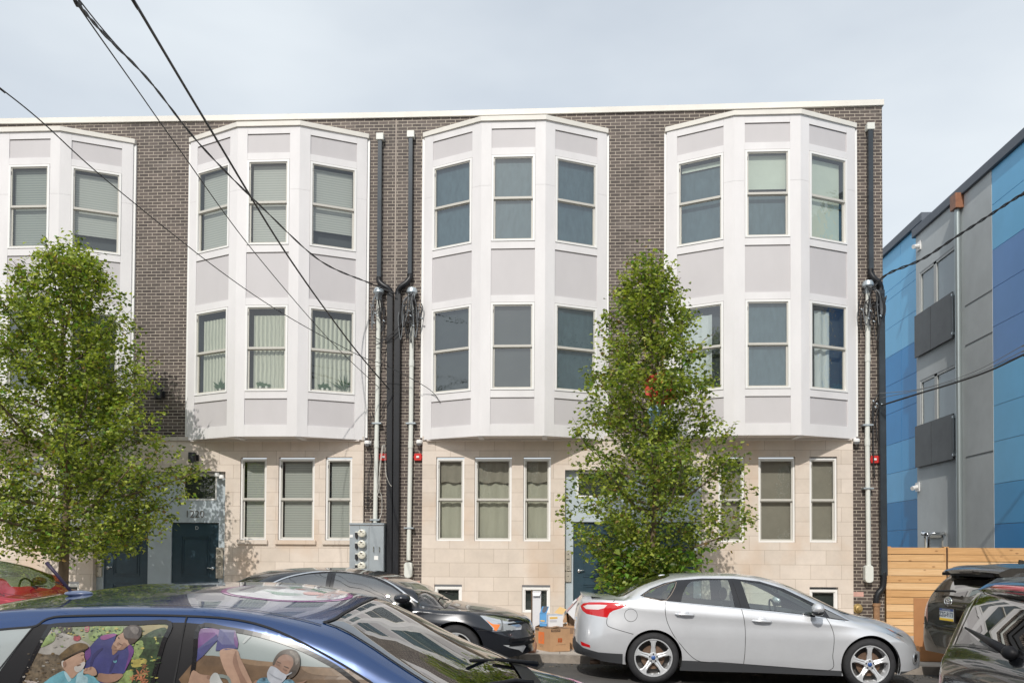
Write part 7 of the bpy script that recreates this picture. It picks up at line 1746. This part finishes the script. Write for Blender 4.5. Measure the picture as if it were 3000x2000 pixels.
    layer(gp, [(890, 745), (940, 780), (990, 840), (960, 870), (910, 800)], aqua2, 9)
    layer(gp, [(860, 640), (1000, 560), (1090, 530), (1110, 590), (1130, 640), (1110, 720), (1060, 770), (1000, 830), (940, 780), (880, 720), (850, 680)], skin, 10)
    layer(gp, [(1050, 680), (1110, 640), (1135, 660), (1110, 730), (1060, 760), (1020, 740), (1010, 700)], grey, 11); layer(gp, [(845, 640), (870, 630), (880, 700), (860, 690)], grey, 11)
    layer(gp, [(862, 645), (895, 640), (905, 690), (880, 700)], skin2, 12); layer(gp, [(1065, 560), (1100, 550), (1100, 562), (1068, 572)], skin2, 12, 2); layer(gp, [(1090, 600), (1112, 605), (1100, 630), (1085, 620)], skin2, 12, 2); layer(gp, [(1040, 680), (1085, 668), (1080, 680), (1045, 690)], shadow_, 13, 2)
    layer(gp, [(800, 575), (850, 520), (930, 450), (1020, 425), (1100, 435), (1140, 465), (1130, 490), (1060, 530), (980, 560), (900, 600), (850, 630), (825, 605)], capb, 12); layer(gp, [(1130, 490), (1060, 530), (980, 560), (900, 600), (850, 630), (845, 615), (920, 575), (1050, 510)], cm('cap shade', (.07, .04, .02), .3, 16), 13)
    w = C.made.get((3, -1)) or C.root
    o = gp.build('window_print', None, weld=False); o.parent = w
    # front window
    gp = MB(); K = 3.92; OX = 540
    Lr = lambda l, material, lev, s=4: layer(gp, l, material, lev, s, K, OX)
    sofa, sofa2 = cm('sofa leather', (.20, .115, .055), .25, 6), cm('sofa edge', (.30, .185, .095), .2, 6)
    Lr([(150, 600), (260, 528), (480, 545), (700, 565), (900, 590), (1080, 610), (1360, 650), (1600, 665), (1900, 690), (2060, 760), (2220, 860), (2250, 960), (140, 960)], sofa, 0, 2)
    Lr([(700, 570), (900, 590), (1080, 612), (1060, 650), (850, 640), (700, 610)], sofa2, 1); Lr([(1380, 660), (1700, 680), (1900, 700), (1850, 760), (1500, 740)], sofa2, 1)
    Lr([(180, 240), (300, 236), (420, 245), (390, 330), (300, 460), (170, 610), (160, 430), (170, 300)], purple, 2, 0); Lr([(380, 300), (400, 360), (250, 540), (160, 620), (165, 470)], navy, 3, 0)
    Lr([(400, 245), (580, 262), (610, 330), (638, 455), (520, 470), (390, 478), (395, 360)], navy, 4, 0); Lr([(575, 262), (612, 330), (636, 400), (636, 455), (600, 420), (575, 340)], purple, 5, 0)
    Lr([(442, 475), (620, 465), (680, 560), (760, 690), (850, 850), (900, 960), (640, 960), (560, 760), (490, 640)], skin, 4)
    Lr([(620, 480), (640, 560), (700, 700), (800, 850), (840, 960), (780, 960), (680, 760), (600, 600)], skin2, 5)
    Lr([(150, 700), (250, 730), (350, 745), (390, 770), (370, 800), (420, 870), (400, 960), (140, 960)], skin, 4); Lr([(330, 745), (390, 765), (380, 785), (330, 780)], skin2, 5, 2)
    Lr([(390, 725), (440, 720), (480, 780), (530, 880), (430, 960), (380, 860), (360, 790)], cm('cloth white', (.55, .57, .56), .1), 6, 2); Lr([(450, 730), (560, 750), (610, 830), (610, 960), (585, 960), (580, 830), (540, 780), (480, 770)], cm('chair arm', (.22, .26, .24), .2), 5, 2)
    # woman with a mask
    Lr([(900, 800), (1000, 770), (1080, 830), (1250, 790), (1330, 850), (1340, 960), (890, 960)], cm('patterned blouse', (.12, .30, .42), .7, 30), 6)
    Lr([(1050, 840), (1180, 840), (1170, 920), (1060, 920)], skin2, 7)
    Lr([(1060, 600), (1090, 550), (1150, 510), (1220, 510), (1290, 560), (1290, 650), (1240, 740), (1190, 790), (1100, 770), (1040, 700)], skin2, 8)
    Lr([(1050, 620), (1080, 540), (1140, 485), (1230, 472), (1310, 500), (1350, 570), (1355, 660), (1320, 740), (1260, 780), (1240, 720), (1280, 640), (1270, 570), (1210, 530), (1150, 530), (1100, 570), (1070, 640)], cm('grey brown hair', (.075, .052, .036), .5, 24), 9)
    Lr([(1230, 490), (1310, 520), (1340, 600), (1310, 640), (1290, 560), (1240, 520)], cm('grey hair', (.20, .17, .14), .5, 24), 10)
    Lr([(1040, 650), (1100, 670), (1160, 715), (1220, 750), (1200, 800), (1140, 850), (1080, 845), (1020, 800), (1000, 730), (1015, 680)], cm('mask white', (.50, .53, .60), .1, 12), 10); Lr([(1210, 745), (1280, 715), (1275, 728), (1215, 760)], cm('mask white', (.5, .53, .6)), 11, 0)
    Lr([(1030, 720), (1090, 760), (1170, 790), (1165, 800), (1085, 772), (1028, 732)], cm('mask fold', (.34, .37, .43), .1), 11, 2)
    Lr([(1090, 618), (1130, 632), (1128, 650), (1088, 632)], shadow_, 10, 2); Lr([(1175, 672), (1215, 690), (1210, 704), (1172, 686)], shadow_, 10, 2); Lr([(1100, 600), (1140, 615), (1138, 622), (1098, 606)], hairb, 10, 2); Lr([(1185, 650), (1235, 668), (1232, 676), (1184, 658)], hairb, 10, 2)
    Lr([(1330, 830), (1400, 820), (1445, 800), (1420, 830), (1330, 860)], skin2, 7, 2); Lr([(850, 830), (900, 800), (900, 960), (850, 960)], skin2, 5, 2)
    Lr([(680, 390), (720, 330), (770, 320), (740, 360), (700, 400)], cm('wall glint', (.5, .55, .55), .1), 1, 2)
    o = gp.build('window_print', None, weld=False); o.parent = C.made.get((4, -1)) or C.root
    gp = MB(); layer(gp, [(-30, 425), (0, 432), (35, 455), (25, 466), (-10, 448), (-30, 445)], purple, 2); o = gp.build('window_print', None, weld=False); o.parent = C.made.get((3, -1)) or C.root
    # ---- oval logo on the roof, and the violet sweep on the bonnet
    k = 4.9
    def topfn(a, b): return (a, C.t_top(a, b))
    def rp(X, Y_):   # image point on the roof surface -> local x,y by marching
        px, py = 600+X/k, 1680+Y_/k; best = None
        for yl in np.linspace(-.55, .58, 60):
            xx, zz = fr.tr(px, py, yl)
            if not (x0+.4 < xx < xw+.7): continue
            sz_ = C.P([xx], [C.t_top(xx, yl)])[0, 2]
            if best is None or abs(sz_-zz) < best[0]: best = (abs(sz_-zz), xx, yl)
        return best[1], best[2]
    corners = {n_: rp(*p) for n_, p in dict(l=(150, 255), r=(2110, 350), n=(1500, 440), f=(1100, 150)).items()}

    xl_, xr_ = corners['l'][0], corners['r'][0]; cx_ = (xl_+xr_)/2; rx_ = (xr_-xl_)/2; yn = corners['n'][1]; ry_ = .36; cy_ = yn+ry_
    cy_ = max(-.1, min(.12, cy_))
    og = MB(); ov = lambda s_: [(cx_+rx_*s_*math.cos(a), cy_+(ry_-(1-s_)*rx_*.9)*math.sin(a)) for a in np.linspace(0, 2*math.pi, 49)[:-1]]
    top = lambda pts, material, lev: [drape(C, og, [(a, abs(b)) if 0 else (a, b) for a, b in pts], lambda a, b: topfn(a, b), material, .001+.0006*lev, step=.07)]
    def surf_signed(a, b, off):
        p, n_ = C.surf(a, C.t_top(a, b), 1 if b >= 0 else -1, off); return p
    def drape_top(pts, material, off, step=.07):
        vs, T_ = fill2d(pts, step); og.m(material); q = [surf_signed(a, b, off) for a, b in vs]
        for t in T_:
            a, b, c = q[t[0]], q[t[1]], q[t[2]]; n_ = (b-a).cross(c-a); og.face([a, b, c] if n_.z > 0 else [a, c, b])
    M_mag = mat('magenta vinyl', (.48, .08, .42), .25, coat=1); M_vin = mat('white vinyl print', (.70, .74, .78), .22, coat=1); M_gr = mat('green vinyl', (.08, .42, .26), .25, coat=1); M_co = mat('coral vinyl', (.72, .26, .22), .25, coat=1); M_nv = mat('navy vinyl', (.06, .07, .2), .25, coat=1); M_gy = mat('violet grey vinyl', (.33, .28, .38), .25, coat=1)
    drape_top(ov(1.0), M_mag, .0015); drape_top(ov(.92), M_vin, .003)
    loc = lambda u, v: (cx_+rx_*u, cy_+ry_*v)
    def shape(pts, m_, lev=1, s=3): drape_top([loc(*p) for p in (smooth_poly(pts, s) if s else pts)], m_, .0035+.001*lev, .1)
    shape([(-.72, .35), (-.66, .35), (-.66, -.25), (-.72, -.25)], M_gy, 1, 0)
    shape([(.25, .05), (.42, .16), (.58, .02), (.42, -.22), (.28, -.12)], M_co)
    shape([(-.15, .45), (0, .62), (.04, .52), (-.06, .42), (-.02, .30)], M_gr); shape([(.02, .35), (.14, .38), (.14, .30), (.03, .27)], M_co); shape([(-.35, .30), (-.18, .36), (-.18, .26), (-.34, .24)], M_gy)
    for kk in range(4): shape([(.22+.09*kk, .62-.10*kk), (.27+.09*kk, .55-.10*kk), (.24+.09*kk, .42-.1*kk), (.20+.09*kk, .5-.1*kk)], M_gr)
    for kk in range(3): shape([(-.40+.1*kk, -.12-.06*kk), (0, -.22-.1*kk), (.30+.05*kk, -.14-.10*kk), (0, -.28-.1*kk)], M_gr)
    for (w_, uu, vv, s_, m_) in (('ANGELS', .66, .12, .085, M_co), ('Home Care', .77, -.03, .05, M_nv)):
        a0, b0 = loc(uu, vv); text_geo(og.m(m_), w_, s_*1.25, lambda u, v, d: tuple(surf_signed(a0+v*1.0+.0*u, b0-u*1.0, .0065)))
    C.loc_build(og, 'roof_logo', weld=False)
    og = MB(); xh0 = xw+.42
    drape_top(smooth_poly([(xw+.22, .60), (xw+.42, .52), (xw+.60, .36), (xw+.60, .22), (xw+.42, .36), (xw+.26, .50)], 3), mat('violet vinyl', (.36, .20, .60), .25, coat=1), .003)
    drape_top(smooth_poly([(xw+.30, .58), (xw+.46, .50), (xw+.60, .40), (xw+.62, .50), (xw+.5, .58)], 3), mat('pale violet vinyl', (.62, .48, .78), .25, coat=1), .004)
    C.loc_build(og, 'bonnet_graphic', weld=False)
    return C
C_blue = blue()

# ---------------------------------------------------------------- two estate cars at the right edge
def suv(label, paint_, fr, W2, zroof, zbelt, xg0, xg1, tail, glass, seatm=M_cloth, L=4.5):
    """rear face at local x=0; tail: list of (x,z) for the centre line from bumper to roof"""
    x0, x1 = -.04, L
    zc = tail+[(1.6, zroof+.01), (2.3, zroof-.01), (2.75, zroof-.09), (3.5, zbelt+.06), (4.1, zbelt-.06), (L-.1, .72), (L, .55)]
    rl = [(x, z-.05-.02*(x > .4)) for x, z in tail]+[(1.6, zroof-.07), (2.3, zroof-.09), (2.75, zroof-.16), (3.5, zbelt+.02), (4.1, zbelt-.1), (L-.1, .66), (L, .5)]
    ctrl = dict(zs=[(x0, .33), (.4, .26), (L-.6, .25), (L, .3)], zm=[(x0, .50), (.6, .68), (L-1, .66), (L, .42)], zb=[(x0, .60), (.10, zbelt-.06), (.8, zbelt), (3.4, zbelt-.04), (L-.1, .6), (L, .48)], zr=rl, zc=zc,
                ys=[(x0, W2*.86), (1, W2*.94), (L-1, W2*.94), (L, W2*.85)], ym=[(x0, W2*.93), (.7, W2), (L-1, W2), (L, W2*.9)], yb=[(x0, W2*.86), (.4, W2*.90), (3.4, W2*.9), (L, W2*.7)], yr=[(x0, W2*.80), (.12, W2*.80), (.5, W2*.70), (1.5, W2*.68), (2.6, W2*.68), (3.4, W2*.84), (L, W2*.6)])
    C = Car(fr, 'parked_car', label, 'car', ctrl, x0, x1, Lf=.7, pf=2.4, Lr=.30, pr=3.4, group='cars parked along the street')
    C.region('rear_window', glass, C.xt([(xg0, 5), (xg0+.015, 4.5), (xg0+.05, 4.10), (xg1-.03, 4.10), (xg1, 4.4), (xg1, 5)]))
    C.region('hood', paint_, C.xt([(3.52, 5), (3.4, 4.05), (L-.3, 4.05), (L-.15, 5)]))
    C.region('windshield', M_wshield, C.xt([(2.65, 5), (2.72, 4.12), (3.32, 4.1), (3.46, 5)]))
    zt_ = zroof-.17; zb_ = zbelt+.05
    C.region('side_window', glass, C.xz([(.62, zb_), (.85, zt_-.02), (1.35, zt_), (1.30, zb_)]), sep=True)
    C.region('side_window', glass, C.xz([(1.40, zb_), (1.43, zt_), (2.05, zt_), (2.08, zb_)]), sep=True)
    C.region('side_window', glass, C.xz([(2.16, zb_), (2.13, zt_), (2.5, zt_-.04), (3.05, zb_)]), sep=True)
    return C
def suv_finish(C, paint_, L, W2, r_=.34):
    C.arch(.95, .34, .40); C.arch(L-.95, .34, .40); C.build(paint_)
    for cx_ in (.95, L-.95): C.wheel(cx_, .34, r_, W2-.03, blue=False, lug=False)
    seats(C, [(1.3, -.36), (1.3, .36), (2.2, -.36), (2.2, .36)], .52, M_cloth); g = MB(); g.m(M_dash); ellip(g, (2.95, 0, .98), (.36, .7, .12)); C.loc_build(g, 'dashboard', smooth=True)
M_brownp = paint('olive brown car paint', (.060, .052, .042), .5, .25)
M_bsuv = paint('black estate paint', (.007, .008, .010), .2, .16); M_bsuv.node_tree.nodes['Principled BSDF'].inputs['Coat IOR'].default_value = 1.8
M_ghatch = glassmat('tailgate privacy glass', tint=(.06, .07, .07), ior=1.7, wav=.04, wscale=1.5, boost=.34)
def spoiler(C, mt, xa, xb, w, z0, z1, bow=.06, th=.035, lamp=False):
    g = MB(); g.m(mt); rows = []
    for y in np.linspace(-w, w, 19):
        b = bow*(abs(y)/w)**2.2; x0_ = xa+b*1.2; zz = .03*(abs(y)/w)**2
        rows.append([(xb+b, y, z1-zz), ((x0_+xb)/2, y, z1-.004-zz), (x0_+.03, y, z0+.012-zz), (x0_, y, z0-.008-zz), (x0_+.03, y, z0-th-zz), (x0_+.16, y, z0-th-.01-zz)])
    g.grid(rows); g.face(rows[0]); g.face(rows[-1]); o = C.loc_build(g, 'spoiler', smooth=True, angle=.8)
    if lamp:
        g = MB(); g.m(mat('high stop lamp', (.50, .025, .05), .12, coat=1)); rows = []
        for y in np.linspace(-.42, .42, 13):
            b = bow*(abs(y)/w)**2.2*1.2; zz = .03*(abs(y)/w)**2
            e = .022*(1-(abs(y)/.43)**6); rows.append([(xa+b+.028, y, z0+.016-zz), (xa+b-.006, y, z0-.004-zz+e*.2), (xa+b+.018, y, z0-.004-zz-e)])
        g.grid(rows); l_ = g.build('stop_lamp', None, smooth=True); l_.parent = o
# brown one
frb = Frame(5.17, 11.72, street_z(5.3)+.06, 0, R_(8))
S0 = frb.loc[2]
C = suv('brown estate car at the far kerb beside the pine fence, licence plate showing', M_brownp, frb, .87, 1.50-S0, 1.03-S0, .12, .40, [(-.04, .42), (-.02, .60), (.03, .72), (.05, .98), (.10, 1.07), (.40, 1.42), (.52, 1.50), (.9, 1.54)], M_ghatch)
C.region('tail_lamp', mat('clear pink lamp', (.55, .33, .28), .1, coat=1, metal=.4), C.xz([(-.038, .80), (.02, .78), (.30, .90), (.34, 1.05), (.02, 1.04), (-.03, 1.0)], .015), sep=True)
C.region('lower_tail_trim', mat('clear lower lamp', (.42, .33, .28), .15, coat=1, metal=.4), C.xt([(-.03, 2.05), (.02, 2.05), (.02, 2.25), (-.03, 2.25)]), sep=True)
C.region('rear_bumper', mat('dull bumper brown', (.085, .072, .060), .4, coat=.4), C.xz([(-.04, .10), (-.04, .60), (.10, .66), (.45, .62), (.5, .1)], .02))
suv_finish(C, M_brownp, 4.5, .87)
spoiler(C, M_brownp, .14, .60, .60, 1.455, 1.52, bow=.10, th=.05)
g = MB(); g.m(M_trimd).box(.20, .30, -.52, .52, 1.37, 1.41); g.tube([(.10, .05, 1.16), (.07, .05, 1.17), (.09, .50, 1.15)], .016, 6); C.loc_build(g, 'rear_wiper')
g = MB(); g.m(M_chrome)
XE = -.035; cz_ = 1.055-.02
def ring(a_, b_, r_, cy0=0, cz0=0): g.tube([(XE+.012*0, cy0+a_*math.cos(w), cz_+cz0+b_*math.sin(w)) for w in np.linspace(0, 2*math.pi, 25)], r_, 6)
ring(.082, .055, .010); ring(.026, .050, .007); ring(.058, .022, .007, 0, .024)
C.loc_build(g, 'badge', smooth=True)
pl = MB(); XP = -.058; zp = .86
pl.m(M_trim).box(XP, XP+.02, -.17, .17, zp-.09, zp+.09); pl.m(mat('plate white', (.62, .66, .66), .4)).box(XP-.003, XP-.0005, -.155, .155, zp-.078, zp+.078)
pl.m(mat('plate blue', (.03, .06, .20), .4)).box(XP-.005, XP-.0035, -.155, .155, zp+.048, zp+.078); pl.m(mat('plate yellow', (.75, .50, .04), .4)).box(XP-.005, XP-.0035, -.155, .155, zp-.078, zp-.048)
text_geo(pl.m(mat('plate ink', (.03, .04, .10), .5)), 'ZZG-9173', .088, lambda u, v, d: (XP-.006, -u*.80, zp+v), bold=.002)
text_geo(pl.m(mat('plate white', (.62, .66, .66), .4)), 'PENNSYLVANIA', .026, lambda u, v, d: (XP-.0065, -u, zp+.062+v))
C.loc_build(pl, 'licence_plate', weld=False)
g = MB(); g.m(M_seamk)
g.box(-.032, -.02, -.6, .6, .695, .702); g.m(M_brownp).box(-.05, -.02, -.34, .34, 1.0-.02, 1.0); C.loc_build(g, 'tailgate_seam')
g = MB(); g.m(M_brownp).prism([(.95, 1.53), (1.15, 1.53), (1.0, 1.585), (.96, 1.59)], -.012, .012); C.loc_build(g, 'antenna_fin', bevel=.004)
# black one, close to the camera
frk = Frame(2.09, 4.35, .03, R_(1.5), R_(0))
C = suv('black estate car in the right foreground, red stop lamp above its tailgate glass', M_bsuv, frk, .87, 1.52, 1.06, .10, .27, [(-.04, .50), (-.02, .72), (.0, .92), (.02, 1.06), (.09, 1.15), (.25, 1.46), (.33, 1.51), (.6, 1.545), (1.0, 1.565)], M_ghatch)
C.region('tail_lamp', M_tred, C.xz([(-.02, .80), (.30, .86), (.42, .98), (.10, 1.0), (0, .96)], .015), sep=True)
suv_finish(C, M_bsuv, 4.5, .87)
spoiler(C, M_bsuv, .17, .46, .66, 1.475, 1.535, bow=.07, lamp=True)
g = MB(); g.m(M_trimd)
p0 = C.surf(.10, C.t_top(.10, .02), -1, .02)[0]; p1 = C.surf(.14, C.t_top(.14, .50), 1, .03)[0]
g.tube([p0, p0+(p1-p0)*.35, p1], [.026, .022, .006], 8); ellip(g, tuple(p0), (.035, .05, .035)); C.loc_build(g, 'rear_wiper', smooth=True)
g = MB(); g.m(M_trimd)
for s_ in (-1, 1): g.tube([(.7, s_*.60, 1.535), (.85, s_*.60, 1.58), (2.3, s_*.60, 1.57), (2.45, s_*.60, 1.52)], .018, 6)
C.loc_build(g, 'roof_rail', smooth=True)
g = MB()
for tt in (4.10,): C.ribbon('', [(u, tt) for u in np.linspace(.10, .27, 8)], .014, M_chrome, off=.004, g=g)
C.ribbon('', [(.10, t) for t in np.linspace(4.1, 5, 16)], .016, M_trim, off=.004, g=g); C.loc_build(g, 'glass_edge')
